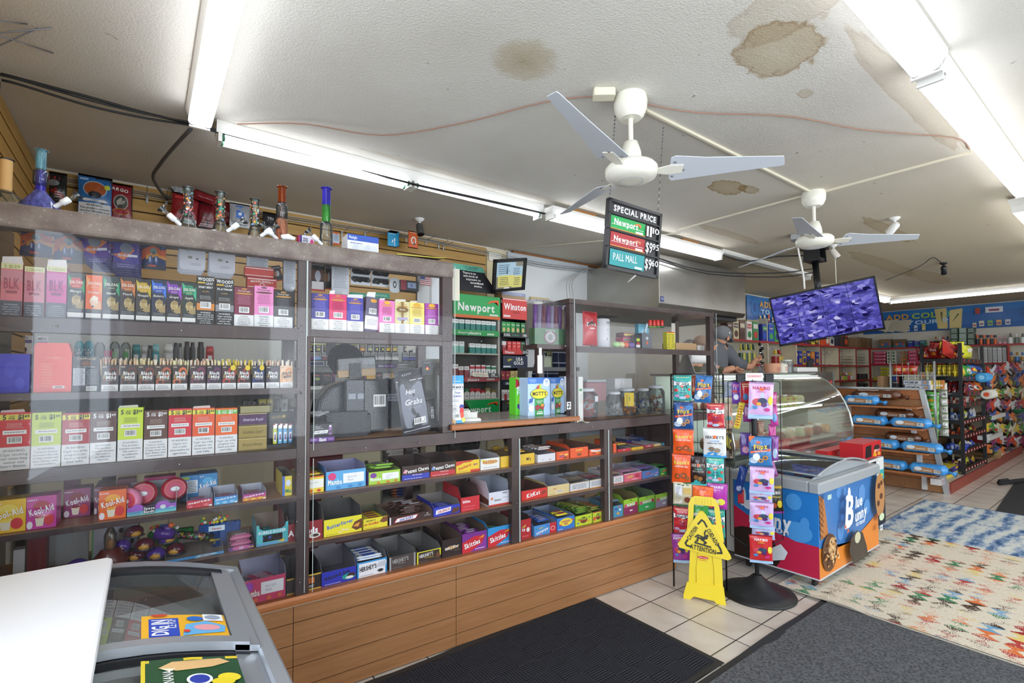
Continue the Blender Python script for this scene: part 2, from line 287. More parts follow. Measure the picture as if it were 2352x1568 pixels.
M_FLOOR=NODEMAT('ceramic_tile',m_floor,.3,.5);STAINS=[(1.40,1.76,.12,.11,.75),(2.28,1.02,.21,.15,.75),(2.05,.88,.16,.2,.35),(3.68,2.05,.19,.10,.9),(3.85,1.97,.12,.05,.8),(6.2,1.7,.7,.07,.55),(5.0,2.75,.6,.06,.5),(2.4,3.1,1.2,.05,.3),(8.2,2.3,1.2,.12,.4),(3.35,.78,.9,.06,.4),(9.8,2.2,.9,.15,.35),(2.75,1.1,.05,.03,.5)]
def m_ceil(nt,N,L,b):
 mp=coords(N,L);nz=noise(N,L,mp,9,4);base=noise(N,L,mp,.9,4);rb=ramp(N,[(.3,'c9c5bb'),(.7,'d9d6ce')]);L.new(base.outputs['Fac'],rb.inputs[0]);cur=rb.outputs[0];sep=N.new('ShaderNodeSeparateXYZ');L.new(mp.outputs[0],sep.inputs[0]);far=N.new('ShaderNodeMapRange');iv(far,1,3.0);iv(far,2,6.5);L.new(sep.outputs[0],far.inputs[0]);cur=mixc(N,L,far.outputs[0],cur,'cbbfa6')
 for i,(x,y,rx,ry,st)in enumerate(STAINS):
  v=N.new('ShaderNodeMapping');iv(v,'Location',(-x/rx,-y/ry,0));iv(v,'Scale',(1/rx,1/ry,0));L.new(mp.outputs[0],v.inputs[0]);ln=N.new('ShaderNodeVectorMath');ln.operation='LENGTH';L.new(v.outputs[0],ln.inputs[0]);nn=noise(N,L,v,1.6,5,.65);ad=N.new('ShaderNodeMath');ad.operation='MULTIPLY_ADD';iv(ad,1,1.1);L.new(nn.outputs['Fac'],ad.inputs[0]);L.new(ln.outputs['Value'],ad.inputs[2]);r=ramp(N,[(0,'ffffff'),(.30,'e5d9c2'),(.735,'d8c8a8'),(.775,'b59872'),(.795,'c9b48e'),(.83,'ffffff')]if i else [(0,'8a7a5c'),(.3,'c8b998'),(.8,'e4dcc8'),(1,'ffffff')]);dv=N.new('ShaderNodeMath');dv.operation='DIVIDE';iv(dv,1,2);L.new(ad.outputs[0],dv.inputs[0]);L.new(dv.outputs[0],r.inputs[0]);cur=mixc(N,L,st,cur,r.outputs[0],'MULTIPLY')
 sp=noise(N,L,mp,14,1);rs=ramp(N,[(.79,'ffffff'),(.82,'6f6352')]);L.new(sp.outputs['Fac'],rs.inputs[0]);cur=mixc(N,L,.5,cur,rs.outputs[0],'MULTIPLY');L.new(cur,b.inputs['Base Color']);st=noise(N,L,mp,95,3,.6);bump(N,L,b,st.outputs['Fac'],.006,.55)
M_CEIL=NODEMAT('stucco_ceiling',m_ceil,.9,.2)
def struct(name,mb,**k):return obj(name,mb,kind='structure',**k)
M_WALL=NODEMAT('painted_wall',lambda nt,N,L,b:(lambda n:(L.new(n.outputs['Fac'],(r:=ramp(N,[(.3,'d8d2c4'),(.75,'c9c1b0')])).inputs[0]),L.new(r.outputs[0],b.inputs['Base Color'])))(noise(N,L,coords(N,L),2,4)),.6);mb=MB().box(-.75,14.7,-3.6,4.85,-.1,0,M_FLOOR);struct('floor',mb);mb=MB().box(-.75,14.7,-3.6,4.85,ZC,ZC+.1,M_CEIL);struct('ceiling',mb);mb=MB().box(-.75,14.7,4.69,4.85,0,ZC,M_WALL);struct('wall_back',mb);mb=MB().box(14.6,14.7,-3.6,4.69,0,ZC,M_WALL);struct('wall_right',mb);mb=MB()
for y0,y1,z0,z1 in ((1.35,4.69,0,ZC),(-3.6,-2.1,0,ZC),(-2.1,1.35,0,.55),(-2.1,1.35,2.65,ZC)):mb.box(-.75,-.635,y0,y1,z0,z1,M_WALL)
struct('wall_left',mb);mb=MB()
for x0,x1,z0,z1 in ((-.75,.8,0,ZC),(9.2,14.6,0,ZC),(.8,9.2,0,.5),(.8,9.2,2.7,ZC)):mb.box(x0,x1,-3.6,-3.5,z0,z1,M_WALL)
struct('wall_front',mb);ALU=C('b9bcc0',.35,.8);mb=MB()
for y in (-2.1,-.35,1.31):mb.box(-.72,-.66,y,y+.04,.55,2.65,ALU)
for z in (.55,2.61):mb.box(-.72,-.66,-2.1,1.35,z,z+.04,ALU)
w=struct('window_1',mb);mb=MB()
for x in (.8,2.9,5.0,7.1,9.14):mb.box(x,x+.05,-3.57,-3.53,.5,2.7,ALU)
for z in (.5,2.65):mb.box(.8,9.2,-3.57,-3.53,z,z+.05,ALU)
struct('window_2',mb)
def m_slat(c1,c2,horiz):
 def f(nt,N,L,b):
  mp=coords(N,L,(1,1,9));n=noise(N,L,mp,3,5);r=ramp(N,[(.3,c1),(.7,c2)]);L.new(n.outputs['Fac'],r.inputs[0]);L.new(r.outputs[0],b.inputs['Base Color'])
 return NODEMAT('maple_slat_board',f,.45)
M_SLAT=m_slat('c39a55','b18a48',1);M_GAP=C('4a3515',.8)
def slatwall(name,x0,x1,z0,z1,put,step=.1016,parent=None,gap=.012,**kw):
 mb=MB();
 def bx(a0,a1,d0,d1,za,zb,m):
  P=[put(a,d,z)for z in (za,zb)for d in (d0,d1)for a in (a0,a1)];mb.add(P,[(0,2,3,1),(4,5,7,6),(0,1,5,4),(2,6,7,3),(0,4,6,2),(1,3,7,5)],m)
 bx(x0,x1,0,.006,z0,z1,M_GAP);z=z1
 while z>z0+.01:bx(x0,x1,.006,.018,max(z-step+gap,z0),z,M_SLAT);z-=step
 return obj(name,mb,parent,**kw)
slatwall('trim_1',-.635,3.13,.9,ZC-.02,lambda a,d,z:(a,4.69-d,z),kind='structure');slatwall('trim_2',1.4,4.67,.9,ZC-.002,lambda a,d,z:(-.635+d,a,z),kind='structure');FRP=C('d9dcdc',.25,0,.5);mb=MB().box(3.42,4.76,4.655,4.688,.1,2.90,FRP);mb.box(3.42,4.76,4.64,4.688,2.90,3.0,'b9c0c4');mb.box(3.5,5.2,4.635,4.688,3.0,3.025,C('8a5a30'));struct('trim_3',mb);mb=MB().box(3.14,3.42,4.67,4.688,.1,3.0,C('d9cba2',.6));struct('trim_4',mb)
def m_dirty(c1,c2):
 return lambda nt,N,L,b:(lambda n:(L.new(n.outputs['Fac'],(r:=ramp(N,[(.35,c1),(.8,c2)])).inputs[0]),L.new(r.outputs[0],b.inputs['Base Color'])))(noise(N,L,coords(N,L),20,4))
WHT=C('e6e4de',.45);CRM=C('ddd6bf',.45);mb=MB();mb.box(2.2,4.3,1.685,1.70,ZC-.016,ZC,CRM);mb.box(4.36,4.375,.74,1.68,ZC-.016,ZC,CRM);mb.box(4.33,4.345,1.70,2.95,ZC-.014,ZC,CRM);tag(obj('ceiling_conduit',mb),'thin cream conduit strip running across the ceiling between the two fans','conduit')
for i,(x0,x1,y)in enumerate(((3.2,5.6,4.0),)):
 mb=MB().tube([(3.35,4.62,ZC-.02),(4.1,3.55,ZC-.012),(4.45,3.0,ZC-.012)],.007,C('cfc9b8'));tag(obj('ceiling_conduit',mb),'thin pale conduit from the back wall to the hanging price sign','conduit')
TUBE=EM('f4f8ff',TUBE_E,'tube_light');CAPG=C('2f6b4f',.4);CAPS=C('c8c8c8',.3,.8)
def fixture(x0,y0,x1,y1,label,tubes=2,lit=True,zt=ZC,hh=.085,wid=.13,segs=1,cover=False,drop=0,wood=()):
 d=Vector((x1-x0,y1-y0,0));Ln=d.length;rz=math.atan2(d.y,d.x);t=thing('ceiling_light',(x0,y0,zt),rz,label,'light','fluorescent strip lights');mb=MB();w=wid/2;mb.prism([(-w,-.02-drop),(-w,-drop),(w,-drop),(w,-.02-drop),(w*.72,-hh+.02-drop),(-w*.72,-hh+.02-drop)],0,Ln,WHT,'x');obj('housing',mb,t)
 if drop:
  mb=MB()
  for a in wood:mb.box(a,a+.3,-.045,.045,-drop,0,C('a8743f'))
  obj('wood_spacer',mb,t)
 for s in range(segs):
  a=Ln*s/segs+.03;b=Ln*(s+1)/segs-.03;mb=MB()
  for e in (a-.02,b):mb.box(e,e+.02,-w*.75,w*.75,-hh-.03-drop,-.02-drop,WHT)
  obj('lamp_holder',mb,t);n=tubes[s]if isinstance(tubes,(list,tuple))else tubes
  for q in range(n):
   yy=(-.036,.036)[q]if n==2 else -.036;mb=MB();z=-hh-.004-drop;r=.0185
   if lit:mb.tube([(a+.012,yy,z),(b-.012,yy,z)],r,TUBE,12)
   else:mb.tube([(a+.012,yy,z),(b-.012,yy,z)],r,C('dadada',.2),12)
   tb=obj('tube',mb,t);mb=MB().tube([(a,yy,z),(a+.014,yy,z)],r*1.03,CAPG if segs==2 else CAPS,10);mb.tube([(b-.014,yy,z),(b,yy,z)],r*1.03,CAPG if segs==2 else CAPS,10);obj('tube_cap',mb,tb)
 return t
fixture(.222,3.16,.222,.75,'bright twin tube strip light at upper left running towards the camera');fixture(.31,3.28,2.76,3.28,'long strip light above the counter with one tube missing at its far end',tubes=(2,1),segs=2);fixture(2.77,3.17,5.46,3.17,'strip light partly hidden behind the hanging price sign',drop=.03,hh=.075,wood=(.25,1.9));fixture(5.47,3.19,7.98,3.22,'unlit white strip housing left of the television',tubes=0,hh=.06);fixture(.35,.63,2.88,.63,'nearest bright strip light at upper right of the picture',hh=.07,wid=.15);fixture(2.9,.63,5.45,.63,'second bright strip light at upper right, beyond the nearest one');fixture(5.75,.70,8.2,.70,'strip light cut off by the right edge of the picture, beyond the upper right pair',drop=.03,wood=(.1,));fixture(9.2,3.3,11.75,3.3,'short visible strip light right beside the television screen');fixture(12.05,3.35,12.05,1.0,'far strip light over the back wall shelves',segs=1,tubes=1);fixture(12.05,.98,12.05,-1.5,'far strip light cut off by the right edge over the back wall shelves',tubes=1);fixture(4.6,-1.6,7.1,-1.6,'strip light in the front part of the shop, out of view');fixture(8.6,.7,11.1,.7,'strip light over the chip aisle, out of view to the right')
def fan(x,y,a0,label,cone=(0,0,0),zt=ZC):
 t=thing('ceiling_fan',(x,y,zt),0,label,'fan','white ceiling fans');IV=C('e9e6d8',.35);BL=C('c9cfd6',.35);mb=MB().lathe([(.055,-.12),(.07,-.105),(.085,-.07),(.088,-.03),(.082,0)],IV,24);obj('canopy',mb,t);mb=MB().lathe([(.013,-.30),(.013,-.115)],IV,14);obj('downrod',mb,t);mb=MB().lathe([(.018,-.385+.05),(.062,-.385),(.052,-.30),(.036,-.245),(.02,-.24)],IV,24);mb.lathe([(.045,-.452),(.095,-.448),(.128,-.43),(.135,-.41),(.135,-.385),(.12,-.368),(.05,-.362)],IV,32)
 for r in (.06,.085,.108):mb.lathe([(r-.004,-.4525+(r-.045)*.28),(r,-.4565+(r-.045)*.28),(r+.004,-.4525+(r-.045)*.28)],BL,32)
 obj('motor_housing',mb,t)
 for k in range(3):
  a=R_(a0+120*k);M=MR(a,4,'Z')@MT((.14,0,-.405))@RX(-cone[k],'Y')@RX(-16,'X');mb=MB().prism([(-.01,-.02),(-.01,.02),(.05,.035),(.12,.03),(.12,-.03),(.05,-.035)],-.001,.003,IV,'z',M);obj('blade_arm',mb,t);mb=MB();P=[(.05,-.085),(.06,.075),(.075,.095),(.25,.078),(.40,.062),(.61,.046),(.625,.04),(.60,-.028),(.40,-.05),(.22,-.07),(.07,-.10)];n=len(P);cam_=lambda x_,y_:-.012*abs(y_)/.09;mb.prism([(p[0],p[1])for p in P],.003,.007,BL,'z',M);bl=obj('blade',mb,t,bevel=.0015);mb=MB()
  for sx,sy in ((.075,.055),(.075,-.055),(.125,.01)):mb.ball((sx,sy,.0025),(.008,.008,.005),C('8f8f8f',.4,.6),8,6,M)
  obj('blade_screw',mb,bl)
 return t
fan(2.035,1.665,-46,'nearer white three-blade ceiling fan in front of the hanging price sign',(1,1,8));fan(4.335,1.69,-47,'farther white three-blade ceiling fan above the television',(0,-5,1));mb=MB().box(-.055,.055,-.03,.03,-.045,0,'e2ddc4',c=.006);obj('junction_box',mb,None,(1.87,1.70,ZC),R_(-38),'cream junction box on the ceiling above the nearer fan','box')
def cable(name,pts,r,c,label,cat='cable',smooth=3):
 P=[Vector(p)for p in pts];Q=[]
 for i in range(len(P)-1):
  p0,p1,p2,p3=P[max(i-1,0)],P[i],P[i+1],P[min(i+2,len(P)-1)]
  for k in range(smooth):
   t=k/smooth;Q.append(.5*((2*p1)+(-p0+p2)*t+(2*p0-5*p1+4*p2-p3)*t*t+(-p0+3*p1-3*p2+p3)*t**3))
 Q.append(P[-1]);mb=MB().tube(Q,r,C(c,.6),6);return tag(obj(name,mb),label,cat)
z=ZC-.01;cable('ceiling_cord',[(.41,3.19,z),(.72,2.96,z),(1.13,2.81,z-.006),(1.44,2.40,z-.008),(1.69,1.96,z),(1.9,1.74,z),(2.12,1.65,z-.004),(2.43,1.53,z-.006),(2.9,1.25,z),(3.41,1.05,z-.006),(4.0,.76,z),(4.3,.74,z)],.0035,'9c7460','thin brown cord stapled across the ceiling behind the nearer fan','cord',5)
for k,(dy,dz,rr)in enumerate(((0,0,.007),(.02,-.02,.006),(-.015,-.012,.005))):
 cable('black_cable',[(-.56,3.25+dy,2.99+dz),(-.49,3.24+dy,2.985+dz),(-.25,3.25+dy,2.985+dz*1.8),(-.02,3.27+dy,2.985+dz),(.2,3.25+dy,2.98),(.33,3.24,2.975+dz/2),(.9,3.25+dy/2,2.955),(1.5,3.22+dy/2,2.935),(2.1,3.22,2.95+dz/2),(2.76,3.20+dy/2,2.95)],rr,('1d1d1f','262628','202022')[k],('black cable drooping along the left ceiling and over the counter light, thickest of three','black cable hanging lowest of the three beside the counter light','thin black cable nearest the camera of the three beside the counter light')[k],smooth=5)
cable('gray_cable',[(.19,3.27,2.96),(.13,3.6,2.97),(0.06,4.0,2.97),(.03,4.3,2.965),(.12,4.62,2.93)],.011,'55565a','thick gray cable curving down the ceiling from the corner of the two lights');cable('black_cable',[(-.62,3.2,3.0),(-.575,3.28,2.96),(-.60,3.32,2.7),(-.615,3.6,2.5)],.009,'222224','black cable hanging down the left wall corner')
for i,p in enumerate((((-.62,2.80),(-.5,2.861),(-.333,2.763)),((-.62,2.93),(-.519,2.974),(-.38,2.80)),((-.62,2.86),(-.503,2.879),(-.351,2.976)),((-.62,2.73),(-.48,2.76),(-.41,2.79)))):
 mb=MB().tube([(p[0][0],p[0][1],2.93),(p[1][0],p[1][1]-.02,2.98),(p[2][0],p[2][1],ZC-.004)],.003,C('7d7d80',.4,.7));tag(obj('wire_hook',mb),'thin metal rod end at the top left corner of the ceiling','wire','metal rods at the top left ceiling corner')
for k in range(3):
 cable('white_cable',[(-.6,4.66,2.975-.02*k),(.3,4.655,2.965-.015*k),(1.2,4.65,2.975-.018*k),(2.2,4.655,2.99-.012*k),(3.1,4.65,2.97-.02*k),(3.9,4.62,2.93-.025*k),(4.7,4.62,2.96-.02*k),(5.3,4.5,2.98)],.0045,('a9a9a6','8f8f8c','b5b3ae')[k],('grey cable along the top of the slat wall, highest of three','grey cable along the top of the slat wall, middle of three','grey cable along the top of the slat wall, lowest of three')[k],smooth=4)
for k in range(3):
 cable('white_cable',[(4.05+.05*k,4.3,2.3),(4.1+.05*k,4.35,2.5),(4.25+.04*k,4.5,2.72),(4.6,4.58,2.9),(4.8,4.6,2.97)],.006,'b8b8b4','pale cables rising to the ceiling left of the steel hood')['group']='cables left of the steel hood'
cable('white_cable',[(4.0,3.12,2.9),(4.15,3.15,2.78),(4.25,3.3,2.70),(4.2,3.5,2.55)],.009,'e4e2dc','thick white cord hanging from the counter light right of the price sign');cable('black_cable',[(5.46,3.12,2.95),(5.8,3.0,2.90),(6.1,2.8,2.96),(6.45,2.55,2.97),(6.6,2.45,2.95)],.008,'1f1f21','black cable swagging from the strip light to the television mount')
for k in range(2):
 cable('black_cable',[(4.6,3.5-.05*k,2.9-.05*k),(5.6,3.4,2.82-.03*k),(6.3,2.9,2.80-.05*k),(6.65,2.6,2.85-.05*k)],.007,'232325',('upper thin black cable slung in front of the steel hood','lower thin black cable slung in front of the steel hood')[k])
cable('black_cable',[(7.1,2.0,2.66),(7.6,1.8,2.85),(7.95,1.75,3.0),(8.3,1.76,ZC-.02),(8.58,1.78,ZC-.02)],.005,'232325','thin black cable from the television to the black ceiling camera')
def seccam(loc,rz,body,lens,label,pit=50,r=.035,base=None):
 t=thing('security_camera',loc,rz,label,'camera','ceiling security cameras');mb=MB().lathe([(.018,-.03),(.042,-.012),(.045,0)],C(base or 'e8e8e4',.4));obj('base',mb,t);mb=MB().lathe([(.011,-.065),(.011,-.025)],C(base or 'e8e8e4',.4),10);obj('bracket',mb,t);M=MT((0,0,-.08))@RX(180-pit,'X');mb=MB().lathe([(r*.6,-.035),(r*.92,-.02),(r,.03),(r*1.05,.075),(r*.98,.082)],C(body,.35),18,M);obj('body',mb,t);mb=MB().lathe([(r*.93,.08),(r*.9,.084)],C(lens,.12),18,M);mb.lathe([(r*.35,.084),(r*.3,.089)],C('050505',.05),12,M);obj('lens',mb,t)
seccam((2.06,4.2,ZC),R_(0),'4a4a48','15151a','gray bullet security camera above the slat wall behind the counter',20);seccam((5.69,1.52,ZC),R_(160),'ecebe6','303034','white security camera on the ceiling above the right blade of the farther fan',50);seccam((6.35,2.28,ZC),R_(30),'e3ddd2','4a3836','white security camera right beside the television mount',30);seccam((8.62,1.78,ZC),R_(100),'1c1c1e','0a0a0a','black security camera on the ceiling right of the television',40,base='1c1c1e');mb=MB().box(-.07,.07,-.04,.04,-.06,0,C('a9adb0',.4,.4),c=.004);obj('outlet_box',mb,None,(5.55,2.35,ZC),R_(20),'gray electrical outlet box on the ceiling left of the television mount','box');cable('white_cable',[(5.55,2.33,2.96),(5.57,2.33,2.85),(5.6,2.3,2.6),(5.62,2.3,2.45)],.009,'e4e2dc','white power cord hanging from the ceiling outlet box');cable('white_cable',[(6.36,2.27,2.93),(6.37,2.27,2.8),(6.38,2.27,2.55)],.006,'d8cfc0','cream cord hanging from the white camera beside the television')
def tv():
 ctr=_v(6.25,2.35,2.24);f=CAM-ctr;f[2]-=1.1;f=f/np.linalg.norm(f);right=np.cross(-f,_v(0,0,1));right/=np.linalg.norm(right);up=np.cross(right,-f);a=R_(9);rr=right*cos(a)+up*sin(a);uu=-right*sin(a)+up*cos(a);Mx=Matrix(((rr[0],-f[0],uu[0],ctr[0]),(rr[1],-f[1],uu[1],ctr[1]),(rr[2],-f[2],uu[2],ctr[2]),(0,0,0,1)));W,H=1.04,.60;t=thing('television',tuple(ctr),0,'wide television on a ceiling mount showing a grid of purple security camera views','television');t.rotation_euler=Mx.to_euler();mb=MB();BLK=C('0d0d10',.25);mb.box(-W/2,W/2,.0,.05,-H/2,H/2,BLK,c=.004)
 for x0,x1,z0,z1 in ((-W/2,W/2,H/2-.016,H/2),(-W/2,W/2,-H/2,-H/2+.024),(-W/2,-W/2+.015,-H/2,H/2),(W/2-.015,W/2,-H/2,H/2)):mb.box(x0,x1,-.008,.0,z0,z1,BLK)
 mb.box(-.03,.03,-.0095,-.008,-H/2+.008,-H/2+.014,C('b0b0b0'));obj('screen_frame',mb,t)
 def scr(nt,N,L,b):
  mp=coords(N,L,(3,1,5));n=noise(N,L,mp,4,6,.7);v=N.new('ShaderNodeTexVoronoi');iv(v,'Scale',6);L.new(mp.outputs[0],v.inputs['Vector']);a_=mixc(N,L,.5,n.outputs['Fac'],v.outputs['Color']);r=ramp(N,[(.18,'1a1552'),(.42,'3a35a0'),(.62,'6a66d8'),(.85,'c9c4ff')]);L.new(a_,r.inputs[0]);iv(b,'Base Color',(0,0,0,1));L.new(r.outputs[0],b.inputs['Emission Color']);iv(b,'Emission Strength',.75)
 MS=NODEMAT('screen_picture',scr,.3);mb=MB();w4=(W-.03)/4;h4=(H-.04)/4;rr2=random.Random(5);z0=-H/2+.024;x0=-W/2+.015;mb.box(x0,W/2-.015,-.003,0,z0,H/2-.016,EM('1a1550',.7))
 for i in range(4):
  for j in range(4):
   mb.box(x0+i*w4+.002,x0+(i+1)*w4-.002,-.004,-.003,z0+j*h4+.002,z0+(j+1)*h4-.002,MS);a_=(x0+i*w4,z0+j*h4)
   for q in range(7):
    u,v2=rr2.uniform(.05,.7),rr2.uniform(.05,.7);uw,vh=rr2.uniform(.08,.3),rr2.uniform(.05,.3);sk=rr2.uniform(-.2,.2);P=[(a_[0]+w4*min(max(p,.02),.98),a_[1]+h4*min(max(q2,.02),.98))for p,q2 in ((u,v2),(u+uw,v2+sk*.3),(u+uw+sk,v2+vh),(u+sk,v2+vh))];mb.add([(p[0],-.0042-q*.0001,p[1])for p in P],[(0,1,2,3)],EM(rr2.choice(('2a2470','9b96f0','d6d2ff','1d184f','524cc0','7d78e0')),.8))
 obj('screen',mb,t);mm=MB();top=Mx@Vector((-.03,.06,.1));mm.tube([(top.x+.05,top.y+.06,2.9),tuple(top)],.035,C('17181c',.3),14);Bk=C('17181c',.4);mm.box(top.x-.02,top.x+.12,top.y-.02,top.y+.14,2.86,2.90,Bk);mm.box(top.x-.07,top.x+.17,top.y-.05,top.y+.17,3.005,ZC,Bk)
 for dx in (-.05,.13):mm.prism([(top.y-.03,2.86),(top.y+.15,2.86),(top.y+.14,3.01),(top.y-.02,3.01)],top.x+dx,top.x+dx+.02,Bk,'x')
 tag(obj('television_mount',mm),'black pole mount holding the television from the ceiling','mount')
tv()
def m_mat(nt,N,L,b):
 mp=coords(N,L,(1/.12,1/.12,1));ch=N.new('ShaderNodeTexChecker');iv(ch,'Scale',1);L.new(mp.outputs[0],ch.inputs['Vector']);wx=N.new('ShaderNodeTexWave');wx.bands_direction='X';iv(wx,'Scale',2.4);L.new(mp.outputs[0],wx.inputs['Vector']);wy=N.new('ShaderNodeTexWave');wy.bands_direction='Y';iv(wy,'Scale',2.4);L.new(mp.outputs[0],wy.inputs['Vector']);h=mixc(N,L,ch.outputs['Fac'],wx.outputs['Color'],wy.outputs['Color']);r=ramp(N,[(.1,'232429'),(.9,'3b3c42')]);L.new(h,r.inputs[0]);n=noise(N,L,mp,30,2);r2=ramp(N,[(.72,'000000'),(.78,'777777')]);L.new(n.outputs['Fac'],r2.inputs[0]);L.new(mixc(N,L,.35,r.outputs[0],r2.outputs[0],'ADD'),b.inputs['Base Color']);bump(N,L,b,h,.004,.8)
def m_mat2(nt,N,L,b):
 mp=coords(N,L,rot=(0,0,.5));n=noise(N,L,mp,60,3,.7);v=N.new('ShaderNodeTexVoronoi');iv(v,'Scale',75);L.new(mp.outputs[0],v.inputs['Vector']);a=mixc(N,L,.5,n.outputs['Fac'],v.outputs['Distance']);r=ramp(N,[(.25,'36373a'),(.6,'626366')]);L.new(a,r.inputs[0]);L.new(r.outputs[0],b.inputs['Base Color']);bump(N,L,b,a,.004,.7)
def slab(name,x0,x1,y0,y1,z,t,m,wav=0,nx=24,ny=24,**kw):
 mb=MB();f=lambda a,b:(x0+(x1-x0)*a,y0+(y1-y0)*b,z+t+wav*max(0,sin(a*23+b*3))*(1 if b>.99 or b<.01 or a<.01 or a>.99 else .0));mb.grid(f,nx,ny,m);mb.box(x0+.002,x1-.002,y0+.002,y1-.002,z,z+t-.001,m)
 return obj(name,mb,**kw)
RUB=C('26282a',.6);mm=thing('floor_mat',(1.5,2.0,0),0,'charcoal basketweave floor mat with rubber border along the counter','mat');slab('rubber_border',-1.0,1.035,-.52,.485,.001,.004,RUB,.006,parent=mm,nx=40,ny=20);slab('woven_centre',-.97,1.0,-.48,.44,.006,.004,NODEMAT('basketweave_carpet',m_mat,.95,.1),parent=mm);mm=thing('floor_mat',(2.4,.0,0),0,'dark gray looped floor mat in the foreground beside the patterned rug','mat');slab('rubber_border',-1.9,3.3,-1.6,1.47,.002,.004,RUB,.008,parent=mm,nx=60,ny=20);slab('woven_centre',-1.9,3.25,-1.6,1.43,.007,.004,NODEMAT('loop_carpet',m_mat2,.95,.1),parent=mm)
def m_rug(nt,N,L,b):
 mp=coords(N,L,(1/.105,1/.13,1));nz=noise(N,L,mp,2.2,6,.85);sub=N.new('ShaderNodeVectorMath');sub.operation='SUBTRACT';L.new(nz.outputs['Color'],sub.inputs[0]);iv(sub,1,(.5,.5,.5));sc=N.new('ShaderNodeVectorMath');sc.operation='SCALE';iv(sc,'Scale',.55);L.new(sub.outputs[0],sc.inputs[0]);ad=N.new('ShaderNodeVectorMath');L.new(mp.outputs[0],ad.inputs[0]);L.new(sc.outputs[0],ad.inputs[1]);sp=N.new('ShaderNodeSeparateXYZ');L.new(ad.outputs[0],sp.inputs[0])
 def ma(op,a,b2=None,c=None):
  n=N.new('ShaderNodeMath');n.operation=op
  for i,v in enumerate((a,b2,c)):
   if v is None:continue
   if isinstance(v,(int,float)):n.inputs[i].default_value=v
   else:L.new(v,n.inputs[i])
  return n.outputs[0]
 fx=ma('ABSOLUTE',ma('SUBTRACT',ma('FRACT',sp.outputs[0]),.5));fy=ma('ABSOLUTE',ma('SUBTRACT',ma('FRACT',sp.outputs[1]),.5));bow=ma('LESS_THAN',ma('ADD',fy,-.04),ma('MULTIPLY',fx,.85));cell=N.new('ShaderNodeCombineXYZ');L.new(ma('FLOOR',sp.outputs[0]),cell.inputs[0]);L.new(ma('FLOOR',sp.outputs[1]),cell.inputs[1]);wn=N.new('ShaderNodeTexWhiteNoise');wn.noise_dimensions='2D';L.new(cell.outputs[0],wn.inputs['Vector']);cr=ramp(N,[(0,'b23a35'),(.17,'2f7d55'),(.30,'4b3a30'),(.43,'d5713c'),(.54,'6f9fbf'),(.63,'a39079'),(.72,'9b2e35'),(.82,'3a2b25'),(.90,'d9c378')],'CONSTANT');L.new(wn.outputs['Value'],cr.inputs[0]);worn=noise(N,L,coords(N,L),3.4,2);fine=noise(N,L,coords(N,L,(1,3,1)),75,3,.8);wr=ma('GREATER_THAN',ma('ADD',ma('MULTIPLY',worn.outputs['Fac'],1.1),ma('MULTIPLY',fine.outputs['Fac'],1.0)),1.06);keep=ma('MULTIPLY',ma('MULTIPLY',bow,wr),ma('LESS_THAN',wn.outputs['Value'],.97));bs=noise(N,L,coords(N,L),60,2);rb=ramp(N,[(.3,'cfc3ae'),(.7,'ddd4c2')]);L.new(bs.outputs['Fac'],rb.inputs[0]);st=ma('MULTIPLY',ma('LESS_THAN',ma('ABSOLUTE',ma('SUBTRACT',ma('FRACT',sp.outputs[1]),.5)),.03),wr);c=mixc(N,L,st,rb.outputs[0],'3a2e2a');c=mixc(N,L,keep,c,cr.outputs[0]);L.new(c,b.inputs['Base Color']);bump(N,L,b,fine.outputs['Fac'],.002,.3)
def m_blue(nt,N,L,b):
 mp=coords(N,L,(1,2.2,1),rot=(0,0,.1));a=noise(N,L,mp,5,6,.75);f=noise(N,L,coords(N,L,(1,4,1)),60,3,.8);v=N.new('ShaderNodeTexWave');v.wave_type='RINGS';iv(v,'Scale',.9);iv(v,'Distortion',9);iv(v,'Detail',3);L.new(mp.outputs[0],v.inputs['Vector']);x=mixc(N,L,.16,a.outputs['Fac'],v.outputs['Color']);x=mixc(N,L,.35,x,f.outputs['Fac']);r=ramp(N,[(.40,'38557e'),(.47,'7d97b8'),(.53,'c9ccc8'),(.7,'d9d8cf')]);L.new(x,r.inputs[0]);L.new(r.outputs[0],b.inputs['Base Color'])
rg=thing('area_rug',(4.8,.1,0),0,'cream rug with rows of ragged multicolored bow shapes beside the ice cream chest','rug');slab('rug_pile',-1.06,1.07,-2.0,1.66,.012,.005,NODEMAT('bow_pattern_rug',m_rug,.95,.1),.006,parent=rg);mb=MB().tube([(-1.065,y/10,.015+(.012 if 11<y<14 else 0))for y in range(-20,17)],.005,C('b9b2a2',.8),6);obj('rug_binding',mb,rg);rg=thing('area_rug',(6.75,.1,0),0,'blue and cream distressed rug beyond the multicolored one','rug');slab('rug_pile',-.87,.84,-2.0,1.7,.006,.005,NODEMAT('distressed_blue_rug',m_blue,.95,.1),.004,parent=rg);mb=MB().box(-.88,.85,1.69,1.71,.006,.013,C('5d7390',.8));mb.box(.835,.855,-2,1.71,.006,.013,C('5d7390',.8));obj('rug_binding',mb,rg);mb=MB().add([(7.62,1.2,.006),(9.6,1.32,.006),(12,1.25,.006),(12,-.8,.006),(7.62,-.8,.006)],[(0,4,3,2,1)],C('2a2a2c',.9));mb.tube([(9.35,1.42,.04),(9.75,1.3,.035),(10.3,1.15,.02)],.03,C('232325',.9),10);mb.tube([(9.35,1.42,.07),(9.5,1.36,.075)],.02,C('232325',.9),10);tag(obj('floor_mat',mb),'black runner mat with a rolled edge in the far aisle at the right','mat')
